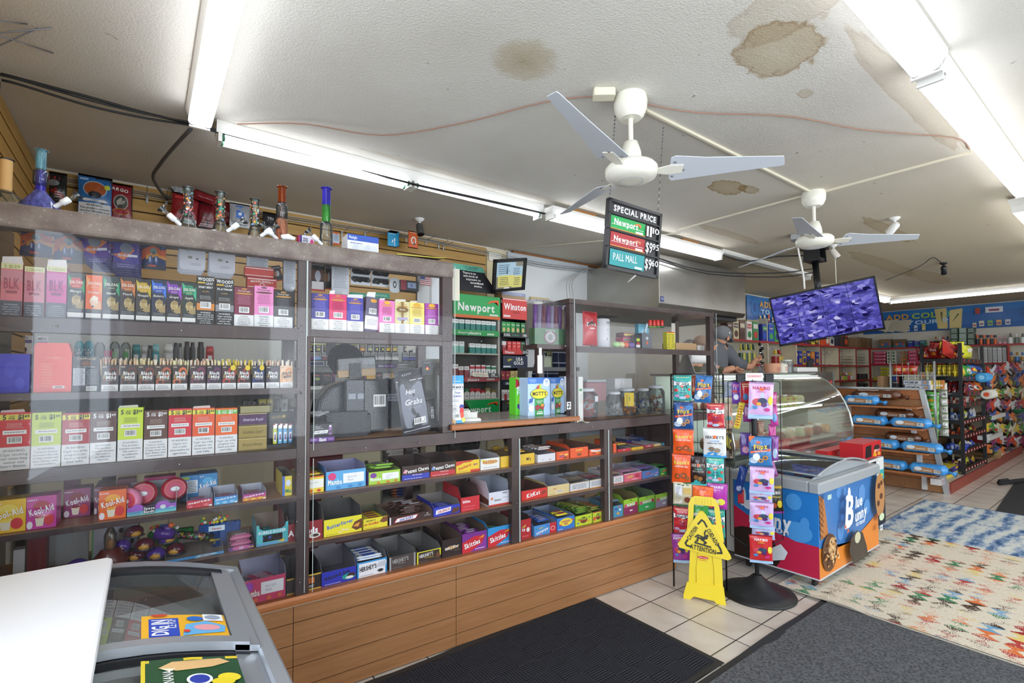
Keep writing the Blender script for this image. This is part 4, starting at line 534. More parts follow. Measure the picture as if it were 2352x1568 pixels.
entourage(538,584,660,'7c1c3c',1,'maroon tall cigar carton with crown on the top shelf',txt='c07890');entourage(584,629,657,'ef8fc4',4,'light pink tall cigar carton with crown and dark brown bar',crown='5a2a2a',txt='b0508a');entourage(629,673,668,'16161a',5,'black tall cigar carton with crown beside the post',txt='6a6a72');entourage(715,756,674,'3a3596',5,'blue-violet tall cigar carton, first right of the post',txt='7f7ac8');entourage(756,797,676,'d42a66',0,'crimson pink tall cigar carton with torn flap',txt='8f1a48',lid=(.02,-.4));entourage(797,835,684,'3c38a0',5,'blue tall cigar carton with wide white flap',txt='7a78c8',lid=(.02,1));entourage(871,907,690,'ee78bd',4,'bubblegum pink tall cigar carton with yellow badge',extra=[('e',.5,.93,.2,.05,'e8b020')],lid=(.012,-.3));entourage(907,941,692,'d8cf98',3,'cream and gold tall carton with brown oval badge',txt='a89a5a',extra=[('r',.42,.3,.58,.98,'8a6a2a'),('e',.5,.74,.42,.09,'7a5a2a'),('t',.5,.74,.05,'Blonde','ede4c4',.7),('r',.15,.42,.85,.5,'a89ac0')],lid=(.012,.5));entourage(941,975,695,'efd970',2,'yellow tall cigar carton, second from the right end',extra=[('e',.5,.93,.22,.05,'e0a818')],txt='a89040',lid=(.01,0));entourage(976,1007,697,'a535a5',3,'purple magenta tall cigar carton at the right end of its shelf',extra=[('e',.5,.93,.25,.06,'f0b020')],txt='d890d8');o=carton('gray-violet cigar carton tipped sideways between the blue and pink ones',PW(WF+.08),836,868,682,1.80,'5f5873',[('e',.55,.9,.25,.05,'d89a20'),('r',0,.42,1,.46,'e8e6ea'),('bar',.25,.52,.8,.68),('r',0,.08,1,.44,'eceaea'),('l',.1,.2,.9,.38,4,'a9a9b0')],dep=.07,tilt=4,lid=(.03,.3));Z2=1.5075;carton('large plain blue box with faint swirl print at the left edge',PF,-46,70,812,Z2,'3f45c8',[('e',.3,.3,.1,.16,'4d55d4'),('e',.6,.6,.12,.2,'4a50d0'),('e',.8,.25,.1,.15,'4d55d4'),('t',.5,.45,.05,'','ffffff')][:3],dep=.2);loc,rz,W,H=rect(PF,79,166,787,zb=Z2);mb=MB().prism([(-W/2,0),(W/2,0),(W/2,H*.78),(W*.40,H),(-W*.42,H),(-W/2,H*.93)],0,.06,C('f0442f',.35));art(mb,flat(W),W,H,[('e',.25,.5,.14,.1,'f24e3a'),('e',.75,.6,.12,.1,'f24e3a'),('t',.55,.7,.04,'Law Dates','f2a088',.4,1,0,0,.2),('l',.2,.1,.5,.6,9,'f38a6c'),('r',.5,.08,.82,.13,'f4e6e0'),('r',.56,.095,.76,.115,'6a5a58')]);obj('carton',mb,None,loc,rz,'bright red-orange box with a cut-off top corner','box');carton('black coffee tin style carton with nutrition panel and barcode',PF,167,229,818,Z2,'191a1f',[('t',.5,.93,.06,'CAPPUCCINO'[:8],'d8c4a0',.7),('e',.5,.8,.2,.07,'7a4a30'),('t',.5,.7,.03,'RICH AND STRONG','d9cfc0',.8),('r',.02,.18,.47,.66,'c9ccd2'),('l',.04,.2,.45,.64,12,'3c3f46'),('l',.52,.2,.95,.64,10,'8c9098'),('bar',.52,.02,.92,.15)],dep=.08);BM=[(233,273,'2c1a18','6a2c22','dark brown','e0c098'),(276,316,'2a1a16','5c2c1c','deep brown with red swirl','e0c098'),(317,356,'2a1714','7a3320','brown under plastic wrap','e8d8a8'),(357,394,'3a1c12','b8582c','rust orange swirl','e0c098'),(396,431,'32180f','d86a28','bright orange swirl','eadfae'),(437,473,'331424','7a2348','plum','e0b898'),(475,509,'241026','5c1c52','dark purple','e6d8a4'),(510,543,'3a1012','c22a22','red swirl with yellow price burst','d8c030'),(545,576,'301214','a02428','dark red with yellow tips','e2c030'),(579,608,'141c3c','2a3a80','navy blue','c9c04a'),(611,642,'181420','4a3048','black-violet under plastic wrap','e0b898'),(643,673,'eac29c','e8a06a','pale peach tilted','e9e0d0')]
for i,(a,b,c,sw,nm,tip)in enumerate(BM):
 loc,rz,W,H=rect(PF,a,b,837+(i*.2),zb=Z2);H-=.001;t=thing('cigar_carton',loc,rz,'low %s cigar carton with mouthpiece tips sticking out'%nm,'box','cigar cartons with plastic tips');mb=MB();W-=.002;mb.box(-W/2,W/2,0,.07,0,H,C(c,.35));wc='f4f2ec' if i<11 else '6a5a55';art(mb,flat(W),W,H,[('e',.7,.72,.28,.2,sw),('e',.72,.70,.17,.12,c),('e',.3,.34,.26,.12,sw),('e',.32,.32,.17,.07,c),('r',.04,.9,.3,.94,'b9a890'),('t',.54,.68,.13,'Black',wc,{'wd':.72,'b':2,'rot':0 if i<11 else 12}),('t',.57,.52,.13,'Mild',wc,{'wd':.6,'b':2,'rot':0 if i<11 else 12}),('t',.17,.55,.16,'&','b89a60',.2),('t',.55,.41,.045,'WOOD TIP','d8d0c4',.6),('r',0,0,1,.25,'eceae6'),('l',.08,.05,.92,.2,3,'7c7c80')]+([('e',.78,.9,.2,.12,'e8c820')]if i in (7,8,9)else []));obj('card_box',mb,t);mb=MB();rr=random.Random(i);n=6
 for row in range(2):
  for k in range(n):
   x=-W/2+W*(k+.5)/n;h=H+rr.uniform(.018,.026)+row*.006;cc=C(rr.choice((tip,tip,'f0e0c8')),.4);mb.lathe([(W/n*.38,H*.6),(W/n*.42,h-.008),(W/n*.3,h)],cc,8,MT((x,.014+row*.022,0))@RX(rr.uniform(-5,5),'Y'))
 tag(obj('cigar_tips',mb,t),kind='stuff')
Z3=1.2155;F5=[(-2,72,947,'d8323c','eee05a',0,'red','1c1c1c'),(73,142,947,'c6dc2c',None,1,'lime yellow','3a4a10'),(143,208,948,'b3202e','f0e050',2,'deep red with torn band','1c1c1c'),(208,269,945,'5a3222',None,3,'dark brown','f2f2f0'),(271,330,936,'d0e62a',None,3,'acid lime with green inner lid','26400c'),(331,386,942,'5e3828',None,1,'brown under wrinkled film','f2f2f0'),(387,441,938,'d8283a','eee04a',4,'scarlet','1c1c1c'),(442,494,937,'ee5a24','eee04a',2,'orange-red','1c1c1c'),(495,546,937,'f26a1c','6ac04a',2,'orange with a green band','f6f6f2')]
for i,(a,b,yt,c,band,wk,nm,tc)in enumerate(F5):
 it=[('r',0,.87,1,.965,band)]if band else [];t2=tc;it+=[('t',.16,.92,.085,'5',t2,{'b':2,'sx':.85}),('t',.4,.935,.03,'CIGARS',t2,.2),('t',.4,.895,.035,'FOR',t2,.2,2),('t',.68,.92,.085,'$1',t2,{'b':2,'sx':.85}),('t',.88,.93,.045,'49',t2,.17,2),('l',.2,.72,.8,.82,5,'e8b0a8' if i in (0,2,6,7,8)else ('8a9a30' if 'lim' in nm else 'b09a8c')),('r',.12,.62,.88,.69,'f4f3ef'),('l',.15,.64,.85,.675,1,'7a7a7c'),('bar',.26,.46,.74,.58),('r',0,0,1,.40,'eeeeec')]+warn(wk,.04,.37,'8a8d94',.86);carton('large %s cigar carton marked 5 for $1.49'%nm,PF,a,b,yt,Z3,c,it,dep=.09,lid=(.012,.6)if i in (0,4,7)else None)
for i,(yt,yb,c,nm,z)in enumerate(((1010,1034,'a8904a','lowest gold flat cigar box of the stack',0),(988,1010,'a08a40','gold flat cigar box, second from the bottom of the stack',1),(966,987,'4a2450','purple-maroon flat cigar box with script lettering',2),(953,965,'9a9468','pale gold flat box on top of the stack, set to the right',3))):
 loc,rz,W,H=rect(PF,548+3*(i==3),613+6*(i==3),1000,zb=Z3+i*.0585,zt=Z3+i*.0585+(.0575 if i<3 else .032));mb=MB().box(-W/2,W/2,0,.12,0,H,C(c,.35),c=.002);art(mb,flat(W),W,H,[('r',0,.02,1,.08,'7a6a30'),('r',0,.92,1,.98,'c9b878')]+([('t',.5,.5,.24,('Royal Honey','Golden Leaf','American Royal')[i],'d8c8e0' if i==2 else '6a5a24',.7,1,0,0,.3)]if i<3 else []));obj('flat_cigar_box',mb,None,loc,rz,nm,'box','flat cigar boxes in a stack')
lt=carton('black dutch cigar tray behind the lighters',PW(WF+.16),612,676,947,Z3,'1a1b1e',[('t',.35,.88,.11,'utch','b59a50',.35),('e',.62,.88,.07,.05,'b59a50')],dep=.05)
for i in range(8):
 c=('c9cf3a','4fa8d8','4fa8d8','3a8fc8','5ab0d0','4fa8d8','c9cf3a','3a8fc8')[i];row=i//4;x=632+(i%4)*11.8+row*3;loc,rz,W,H=rect(PW(WF+.075+.022*row),x-4.6,x+4.6,975-row*3,zb=Z3+.02);t=thing('cigarette_lighter',loc,rz,('%s lighter, %s in the %s row of the lighter tray'%(('yellow' if c=='c9cf3a' else 'blue'),nth(i%4,4),('front','back')[row])),'lighter','lighters in the black tray');mb=MB().box(-W/2,W/2,0,.012,0,H*.8,C(c,.25),c=.003);mb.box(-W*.3,W*.3,-.0006,0,H*.12,H*.6,C('e6ecf0'));mb.box(-W*.2,W*.2,-.0009,0,H*.2,H*.5,C('7a4a8a'));obj('fuel_case',mb,t);mb=MB().box(-W*.42,W*.42,.001,.011,H*.8,H*.97,C('b9bcc0',.2,.9));mb.box(-W*.45,W*.1,.002,.010,H*.9,H,'c23028');obj('metal_top',mb,t)
mb=MB().box(-.11,.11,-.0,.06,0,.018,'17181b');obj('lighter_tray',mb,None,CP(.395,WF+.07,Z3),-CA,'black plastic tray holding yellow and blue lighters','tray');PBK=PW(WF+.30)
for i,(a,b,c)in enumerate(((556,578,'17181b'),(579,592,'1c1a1e'),(594,612,'b9a93a'),(613,626,'b9a93a'),(629,643,'17181b'),(645,661,'8c8c88'),(663,676,'3a2a20'))):
 pouch(('black stout pouch, leftmost behind the gold boxes','black stout pouch beside the leftmost one','yellow cigar pouch with brown cigar, left one','yellow cigar pouch with brown cigar, right one','black stout pouch right of the yellow pair','clear gray cigar pouch near the post','brown cigar pouch against the post')[i],PBK,a,b,916,948,c,[('t',.5,.2,.12,'STOUT'[:5],'e8e8e0',.8),('e',.5,.6,.3,.14,'6a5a4a' if c!='17181b' else '3a3c40'),('p',[(.3,.3),(.6,.75),(.7,.72),(.42,.28)],'4a2c1c')],.015,'cigar_pouch','packet','cigar pouches above the flat boxes')
PC=PW(WF+.34);RH=[('r',0,.0,1,1,'24386a'),('p',[(.0,.3),(.5,.7),(1,.45),(1,.75),(.45,.9),(0,.7)],'e0612c'),('p',[(.2,.35),(.6,.55),(1,.38),(1,.5),(.5,.68),(.2,.5)],'f0a040'),('t',.42,.93,.075,'RHINO','b9c8e0',{'wd':.6,'b':1,'sh':.2}),('t',.87,.85,.11,'7','2a8ad8',0,2),('e',.5,.68,.14,.13,'8fa09a'),('e',.5,.62,.07,.08,'6a7a78'),('e',.38,.36,.08,.15,'4a5e9a'),('e',.62,.36,.08,.15,'4a5e9a'),('e',.36,.38,.03,.1,'d0daf2'),('e',.6,.38,.03,.1,'d0daf2'),('r',0,0,1,.16,'252b44'),('r',.3,.1,.6,.16,'d84a2a')]
for i,(a,b,yt,yb)in enumerate(((46,121,524,590),(123,194,533,604),(323,382,558,619))):
 pouch(('carded capsule packet with fiery blue print, leftmost of the hanging row','carded capsule packet with fiery blue print, second of the hanging row','carded capsule packet with fiery print, fifth of the hanging row')[i],PC,a,b,yt,yb,'24386a',RH,.008,'capsule_card','packet','hanging capsule cards',foil=False)
for i,(a,b,yt,yb,n)in enumerate(((196,256,534,606,5),(259,320,550,618,5))):
 for k in range(n):
  pouch(('violet capsule packet fanned on its hook in the left bunch, ' if i==0 else 'violet capsule packet layered on its hook in the right bunch, ')+('front one','second from the front','middle one','second from the back','rear one')[k],PW(WF+.26+k*.015),a+k*1.5*(1 if i else 3),b+k*1.5*(1 if i else 3),yt+k*5,yb+k*5,('5a3a9a','4a3f9a')[i],[('p',[(0,.45),(.6,.8),(1,.7),(.4,.3)],'e07a3a'),('e',.5,.7,.25,.18,'7f8a9a'),('t',.45,.45,.09,'RHINO','e8e8f4',{'wd':.6,'b':1,'sh':.2}),('r',0,0,1,.2,'2e2a70'),('r',.55,.42,.95,.5,'e8e8f0'),('l',.1,.05,.9,.18,2,'9a8ad0')],.006,'capsule_card','packet','fanned capsule cards',foil=False,rot=(-8+k*3 if i==0 else 0))
def blister(label,x0,x1,yt,yb,c,n=5,pl=None,art_=()):
 for k in range(n):
  loc,rz,W,H=rect(pl or PW(WF+.28+k*.01),x0-(k*1.2),x1-k*1.2,yt+k*2.6,yb+k*2.6);mb=MB();r=.012;P=[(-W/2+r,0),(W/2-r,0),(W/2,r),(W/2,H-r),(W/2-r,H),(-W/2+r,H),(-W/2,H-r),(-W/2,r)];mb.prism(P,0,.002,C(c,.3));mb.prism([(x*.96,z*.97+.002)for x,z in P],.002,.008,CLR);art(mb,flat(W),W,H,list(art_)or [('t',.3,.82,.06,'1010','9a9aa6',.3),('bar',.3,.45,.52,.62),('e',.68,.5,.05,.03,'4a4a50'),('l',.4,.2,.85,.32,2,'b0b0b8')]);obj('blister_card',mb,None,loc,rz,label+(', front card',', second card',', third card',', fourth card',', rear card')[k],'packet',label)
blister('white blister card in the left hanging bunch',412,472,567,620,'e2e3ea');blister('white blister card in the right hanging bunch',481,540,573,628,'e2e3ea')
for i,(a,b,yt,yb,c)in enumerate(((567,616,584,634,'d5d8e0'),(652,679,593,666,'c9ccd4'),(762,802,606,676,'d6d8dc'))):
 blister(('pale form card hanging above the red crown carton','pale form card hanging beside the post','pale printed form card hanging right of the battery packs')[i],a,b,yt,yb,c,2,art_=[('l',.08,.2,.92,.92,14,'8f949c'),('r',.6,.03,.9,.1,'f2f2f2')])
for i,(a,b,yt,yb,tx)in enumerate(((562,629,614,636,''),(567,636,638,663,'SMOKER FRIENDLY'))):
 carton(('red flat carton half hidden, upper of two','red flat carton reading SMOKER FRIENDLY, lower of two')[i],PW(WF+.24),a,b,yt,None,'c93326',[('r',.02,.82,.98,.9,'f0e6e0'),('r',.02,.1,.98,.16,'f0e6e0')]+([('t',.5,.66,.16,tx,'f4ece4',{'wd':.78,'b':2,'arc':.4}),('e',.5,.35,.08,.2,'f4ece4'),('e',.5,.35,.06,.15,'c93326')]if tx else []),yb=yb,dep=.06)
def battpack(label,a,b,yt,yb,pl,rot=0,big=1):
 pouch(label,pl,a,b,yt,yb,'17181a',[('t',.5,.86,.07,'DURACELL','e8e8e4',.9,1),('r',.0,.35,1,.68,'5c3420'),('e',.5,.48,.2,.18,'b9bcc4'),('r',.1,.02,.9,.3,'e8e0dc')if big else ('r',.1,.3,.4,.6,'c07a40'),('r',0,0,1,.05,'c23030')],.006,'battery_pack','packet',foil=False,rot=rot)
battpack('black and copper battery card at the left of the second case',712,747,597,668,PW(WF+.33));battpack('small black battery card behind the bigger one',747,762,606,664,PW(WF+.36),big=0);battpack('small tilted black battery card left of the post',631,652,610,645,PW(WF+.30),-14,0)
for i,(a,b,yt,yb,lb)in enumerate(((806,852,612,654,'clear bag of black hair ties, left of two'),(854,894,616,658,'clear bag of black hair ties, right of two'))):
 loc,rz,W,H=rect(PW(WF+.3),a,b,yt,yb);t=thing('hair_tie_pack',loc,rz,lb,'packet','bags of black hair ties');mb=MB().box(-W/2,W/2,.006,.008,0,H,'d3d6d8');obj('header_card',mb,t);mb=MB();rr=random.Random(i)
 for row in (.28,.72):
  for k in range(11):mb.lathe([(.011,-.003),(.014,0),(.011,.003)],'141416',10,MT((-W*.36+W*.072*k,0,H*row+rr.uniform(-.006,.006)))@RX(90+rr.uniform(-25,25),'X')@RX(rr.uniform(-40,40),'Y'))
  mb.box(-W*.38,W*.38,-.008,.004,H*row-.016 if row>.5 else H*row+.004,H*row-.006 if row>.5 else H*row+.016,C('1a1a1c',.25))
 tag(obj('hair_ties',mb,t),kind='stuff')
blister('small clear packet with dark cable clip right of the hair ties',895,918,638,672,'c9cdd0',1,art_=[('e',.5,.55,.18,.24,'2a2a2c'),('e',.5,.55,.1,.14,'c9cdd0')]);carton('small red and black lock pack with two blue digits',PW(WF+.26),920,962,644,None,'2c2f38',[('r',.0,0,.3,1,'8a2430'),('r',.38,.25,.85,.8,'8f9ab0'),('t',.6,.52,.3,'11','2a4ab0',0,2)],yb=667,dep=.05)
for i,(a,b)in enumerate(((803,842),(843,896))):carton(('green header card under the hair ties, left one','green header card under the hair ties, right one')[i],PW(WF+.32),a,b,672,None,'2f9a7a',[('l',.1,.3,.9,.7,2,'bfe8d8')],yb=684,dep=.003,name='header_card',cat='card')
mb=MB();fl_=rect(PW(WF+.28),965,990,628,655);W,H=fl_[2],fl_[3];mb.box(-W/2,W/2,0,.002,0,H,C('e9e6e6'));art(mb,flat(W),W,H,[('r',0,i/13,1,(i+1)/13,'b8404a')for i in range(0,13,2)]+[('r',0,.46,.42,1,'4a5a9a')]);obj('flag_card',mb,None,fl_[0],fl_[1],'small American flag card hanging inside the second case','flag')
for i,(a,b,yt,yb,c)in enumerate(((958,992,618,700,'c9c9c6'),(986,1020,625,745,'d9dadc'))):carton(('grayish paper sheet hanging behind the flag card','long white paper sheet hanging at the right end of the second case')[i],PW(WF+.33),a,b,yt,None,c,[],yb=yb,dep=.002,name='paper_sheet',cat='paper')
carton('gray paper tag taped above the leaf wraps behind the register',PW(WF+.40),748,773,786,None,'9fa09c',[],yb=818,dep=.002,name='paper_tag',cat='paper');mb=MB();q=PW(WF+.38);pts=[q.at(x,y)for x,y in ((933,789),(965,788),(961,796),(934,807))];mb.add([tuple(p)for p in pts],[(0,1,2,3)],C('cbc6b8'));tag(obj('torn_paper',mb),'torn piece of cream paper above the dark pouch','paper');carton('pale sheet of paper pinned right of the torn paper',PW(WF+.42),978,1010,789,None,'b9bdbf',[],yb=824,dep=.002,name='paper_sheet',cat='paper');ZR=1.233;rg=thing('cash_register',CP(.86,WF+.23,ZR),-CA,'black cash register with customer display seen from behind','register');BK=C('23262e',.32);BK2=C('16181d',.4);mb=MB().prism([(-.02,0),(-.02,.11),(.14,.165),(.17,.15),(.17,0)],-.21,.04,BK2,'x');obj('base',mb,rg,bevel=.004);mb=MB().prism([(-.23,.0),(-.25,.1),(-.23,.2),(-.17,.275),(-.08,.30),(.05,.30),(.12,.28),(.15,.2),(.15,.0)],.04,.2,BK,'y');obj('printer_hood',mb,rg,bevel=.02);mb=MB().box(-.0,.29,.0,.06,.02,.31,C('1b1e24',.25),c=.01);mb.box(.08,.27,-.001,0,.2,.21,C('2d3138',.3));art(mb,lambda x,y,k:(.06+x,-.002-k,.13+y),.2,.1,[('bar',.0,.2,.36,.9),('r',.42,.5,.92,.92,'6a6f78'),('l',.45,.55,.9,.88,2,'1c1e22')]);obj('screen_back',mb,rg);mb=MB().box(-.105,.0,-.03,.0,.0,.31,C('2d313a',.3),c=.006);mb.box(-.09,-.05,-.032,-.03,.2,.23,C('7d838c',.3));mb.box(-.04,-.005,-.032,-.03,.2,.23,C('7d838c',.3));obj('pole',mb,rg);mb=MB();M=MT((-.055,-.015,.40))@RX(-4,'Y');mb.box(-.10,.12,-.02,.03,-.035,.035,C('3a3c38',.2),M,c=.008);mb.box(-.095,.115,-.01,.02,-.075,-.035,C('a58a66',.6),M);mb.box(-.035,.03,-.024,.03,-.08,.0,BK2,M);mb.box(.04,.11,-.0215,-.02,-.01,.02,C('5a5d62',.2),M);obj('customer_display',mb,rg);mb=MB().lathe([(.10,-.012),(.105,.0),(.10,.008)],C('1d1e26',.3),24,MT((-.085,.03,.415))@RX(70,'X'));obj('dark_cap',mb,rg);mb=MB().box(-.22,.0,-.09,-.035,.0,.135,C('33353a',.6),c=.003);obj('speaker_box',mb,rg);carton('black and purple energy shot display box reading ENERGIZED',PL_,711,769,974,ZR,'191a20',[('t',.33,.87,.055,'Helps you','f0f0f4',.4),('t',.38,.77,.055,'feel alert and','f0f0f4',.5),('p',[(.17,.46),(.2,.64),(.74,.66),(.7,.48)],'f2f2f6'),('t',.45,.56,.09,'ENERGIZED','26262c',.48,1,0,0,.2),('r',.0,.0,1,.26,'6a3f8c'),('t',.15,.14,.07,'EXTRA','e0c8f0',.25,2),('t',.52,.15,.16,'5hour','f6f6fa',{'wd':.3,'b':2,'sh':.2}),('t',.53,.06,.07,'ENERGY','f6f6fa',.35,2),('t',.84,.15,.08,'Grape','d9b0e8',.25,1,0,0,.2),('r',.75,.38,.88,.82,'8a5a9a'),('r',.77,.82,.86,.93,'e0d4e8'),('r',.76,.5,.87,.62,'303038')],dep=.13);mb=MB().grid(lambda a,b:(-.07+.14*a,.02+.1*b,.095+.01*sin(8*a+3*b)+.006*sin(13*b)),8,6,C('c9ccd4',.7));obj('crumpled_paper',mb,None,CP(.57,WF+.05,ZR+.04),-CA,'crumpled white paper lying on the energy shot box','paper');cc=pouch('dark wrap pouch with clear window and white Hot Grabba script lettering',PW(WF+.05),925,990,846,994,'23222b',[('t',.42,.925,.026,'RASTA','d9d9e0',{'wd':.5,'gap':.5,'rot':6}),('r',.03,.825,.97,.835,'d8d8e0'),('p',[(.1,.74),(.16,.79),(.86,.79),(.9,.74),(.97,.35),(.95,.15),(.88,.10),(.2,.10),(.12,.16),(.07,.4)],'7d808c'),('t',.45,.66,.07,'Hot','f4f4f8',.5,1,0,0,.35),('t',.52,.5,.085,'Graba','f4f4f8',.75,1,0,0,.35),('bar',.42,.14,.86,.24),('r',.05,.055,.98,.065,'d8d8e0'),('l',.2,.4,.8,.42,1,'a9acb8')],.035,'wrap_pouch','bag',rot=-9);carton('small black tag with a red, yellow and green leaf beside the dark pouch',PW(WF+.035),969,994,828,None,'17181c',[('l',.1,.8,.9,.9,1,'9a9aa0'),('p',[(.3,.3),(.4,.5),(.5,.58),(.6,.5),(.7,.3),(.5,.36)],'d8402a'),('p',[(.44,.36),(.5,.56),(.56,.36)],'e0c030'),('p',[(.3,.3),(.2,.45),(.42,.36)],'3a8a3a')],yb=860,dep=.003,name='hang_tag',cat='tag');pouch('black bag half hidden behind the clear-window pouch',PW(WF+.12),985,1012,915,990,'141417',[('t',.5,.6,.08,'GRABA','e8e8e8',.9,1,80)],.04,'wrap_pouch','bag',rot=-12);ZT=2.2225
def glassm(tint,nm):return PANE(nm,tint,.02 if tint[0]=='e' else .22,1.0,.02,'e8eef0' if tint[0]=='e' else tint)
G0=glassm('eef4f4','clear_glass');GB=glassm('5a50e8','blue_glass');GG=glassm('5ac05a','green_glass');GA=glassm('c05a28','amber_glass');GT=glassm('9ad4e4','teal_glass');GM=C('eef2f4',.25)
def bong(label,xc,yt,wpx,col_top,col_mid,base_r,w=2.66,sticker=None,side=1,beaker=True,cork=None,perc=False,base_m=None):
 loc,rz,W,H=rect(PW(w),xc-wpx/2,xc+wpx/2,yt,zb=ZT);r=W/2;t=thing('water_pipe',loc,rz,label,'water pipe','glass water pipes on top of the case');b=base_r;mb=MB()
 if beaker:mb.lathe([(b*.9,0),(b,.006),(b*.96,H*.06),(r,H*.36)],base_m or G0,28)
 else:mb.lathe([(b*.9,0),(b,.004),(b,H*.03),(r*1.35,H*.08),(r*1.45,H*.14),(r*1.4,H*.4),(r,H*.45)],base_m or G0,28)
 obj('base',mb,t);z0=H*.36 if beaker else H*.45;mb=MB();segs=[(z0,z0+(H-z0)*.5,col_mid),(z0+(H-z0)*.5,H,col_top)]
 for a,c_,m in segs:mb.lathe([(r*.96,a),(r*.96,c_)],m,20)
 mb.lathe([(r*.96,H*.985),(r*1.35,H),(r*1.3,H*1.008),(r*.9,H)],col_top,24)
 if perc:mb.lathe([(r*.98,H*.44),(r*1.4,H*.46),(r*1.45,H*.66),(r*.98,H*.70)],G0,22)
 obj('neck',mb,t)
 if perc:
  mb=MB().tube([(r*.5*cos(k*.9),r*.5*sin(k*.9),H*(.42+.005*k))for k in range(50)],.004,perc,6);obj('coil',mb,t)
 if sticker:
  mb=MB();rr=random.Random(int(xc))
  for k in range(34):
   a=rr.uniform(pi*1.0,pi*2.0);z=rr.uniform(z0,H*.93);q=rr.uniform(.003,.006);M=MT((0,0,z))@MR(a,4,'Z')@MT((r*.98,0,0));mb.ball((0,0,0),(.0007,q,q),C(rr.choice(('d0603a','3a9a6a','d8a040','7a9ac0','c86a80','e8e0d8','2f8a80','e09060'))),8,4,M)
  obj('sticker_print',mb,t)
 if cork:mb=MB().lathe([(r*1.02,H*.33),(r*1.02,H*.985)],C('c29a62',.8),20);mb.lathe([(r*1.0,H*.985),(r*1.15,H),(r,H*1.01)],G0,20);obj('cork_sleeve',mb,t)
 M=MT((side*b*.62,-b*.45,H*.10 if beaker else H*.06))@RX(side*48,'Y')
 if side:
  mb=MB().lathe([(.009,0),(.009,.03),(.013,.032),(.013,.062),(.010,.064)],GM,14,M);obj('joint',mb,t);mb=MB().lathe([(.006,.06),(.007,.078),(.020,.10),(.018,.101),(.004,.082)],G0,16,M);obj('bowl',mb,t)
 return t
bong('clear beaker water pipe with a cork-wrapped neck at the left edge',14,367,32,G0,G0,.085,cork=1,side=0);bong('tall blue glass water pipe with an inner coil and flared rim',95,346,27,GT,GB,.075,w=2.68,perc=GB,side=1,base_m=glassm('8a90e8','pale_blue_glass'));bong('short beaker water pipe with colourful stickers, first of three',433,432,23,G0,G0,.042,sticker=1,side=-1);bong('short beaker water pipe with colourful stickers, middle of three',507,443,22,G0,G0,.040,sticker=1,side=1);bong('short beaker water pipe with colourful stickers, smallest of three',586,459,20,G0,G0,.036,sticker=1,side=1);bong('clear water pipe with an amber neck and base',648,430,19,GA,G0,.034,beaker=False,perc=GA,side=-1,base_m=glassm('d89a78','pale_amber_glass'));bong('slim water pipe with a blue mouth and green neck',750,433,20,GB,GG,.038,beaker=False,side=-1);mb=MB().tube([(0,0,.006),(.09,.02,.008),(.13,.02,.012)],[.003,.006,.014],GM,10);obj('glass_bowl',mb,None,CP(.0,2.62,ZT),-CA,'small glass slide piece lying left of the first sticker pipe','glass');mb=MB().tube([(0,0,.02),(.03,.01,.028),(.06,0,.02)],[.012,.016,.008],GM,10);obj('glass_bowl',mb,None,CP(.40,2.60,ZT),-CA,'small glass slide piece lying left of the smallest sticker pipe','glass');PT=PW(WF+.16);carton('white light fixture box with blue band on top of the case',PT,798,870,541,ZT,'e4e8ee',[('r',0,.72,1,1,'2f55b0'),('t',.17,.86,.14,'Westinghouse'[:9],'f0f4fa',.26),('l',.06,.56,.5,.66,1,'5a6a9a')]+[('e',.26+.19*i,.28,.12,.33,('cfd4da','d8dde2')[i%2])for i in range(4)],dep=.12);carton('purple and white small box with ZiQ lettering on top of the case',PT,686,722,541,ZT,'e2e0f0',[('r',0,0,.2,1,'3a2a7a'),('r',.0,0,.07,1,'c22a70'),('t',.42,.72,.25,'ZiQ','2a2a4a',.3,2),('e',.85,.4,.13,.4,'d83a80'),('l',.25,.35,.6,.5,2,'8a8ab0')],dep=.06,side=[('r',0,0,1,1,'b82a60')]);loc,rz,W,H=rect(PT,835,946,562,580);mb=MB().grid(lambda a,b:((a-.5)*.30,-.02+.22*b,.003+.02*a*a+.012*b),8,4,C('6a5238',.6));mb.tube([(-.15,-.02,.004),(.1,-.02,.015),(.15,-.02,.022)],.003,C('b9b04a'));obj('magazine',mb,None,CP(1.12,WF+.02,ZT),-CA,'curled brown magazine lying on the right end of the case top','magazine');PSW=PY(4.62)
for i,(x,y)in enumerate(((338,453),(382,458),(1007,562),(1018,566),(932,545),(978,552),(785,535),(838,538),(700,540))):
 mb=MB();p=PY(4.668).at(x,y);mb.box(-.008,.008,-.006,0,-.045,.02,C('c9ccce',.3,.8));mb.tube([(0,-.004,0),(0,-.2,.0),(0,-.22,.025)],.003,C('8f9294',.3,.8),6);obj('wall_hook',mb,None,tuple(p),0,'empty metal display hook on the slat wall, %s of the row'%nth(sorted((338,382,1007,1018,932,978,785,838,700)).index(x),9),'hook','metal hooks on the slat wall')
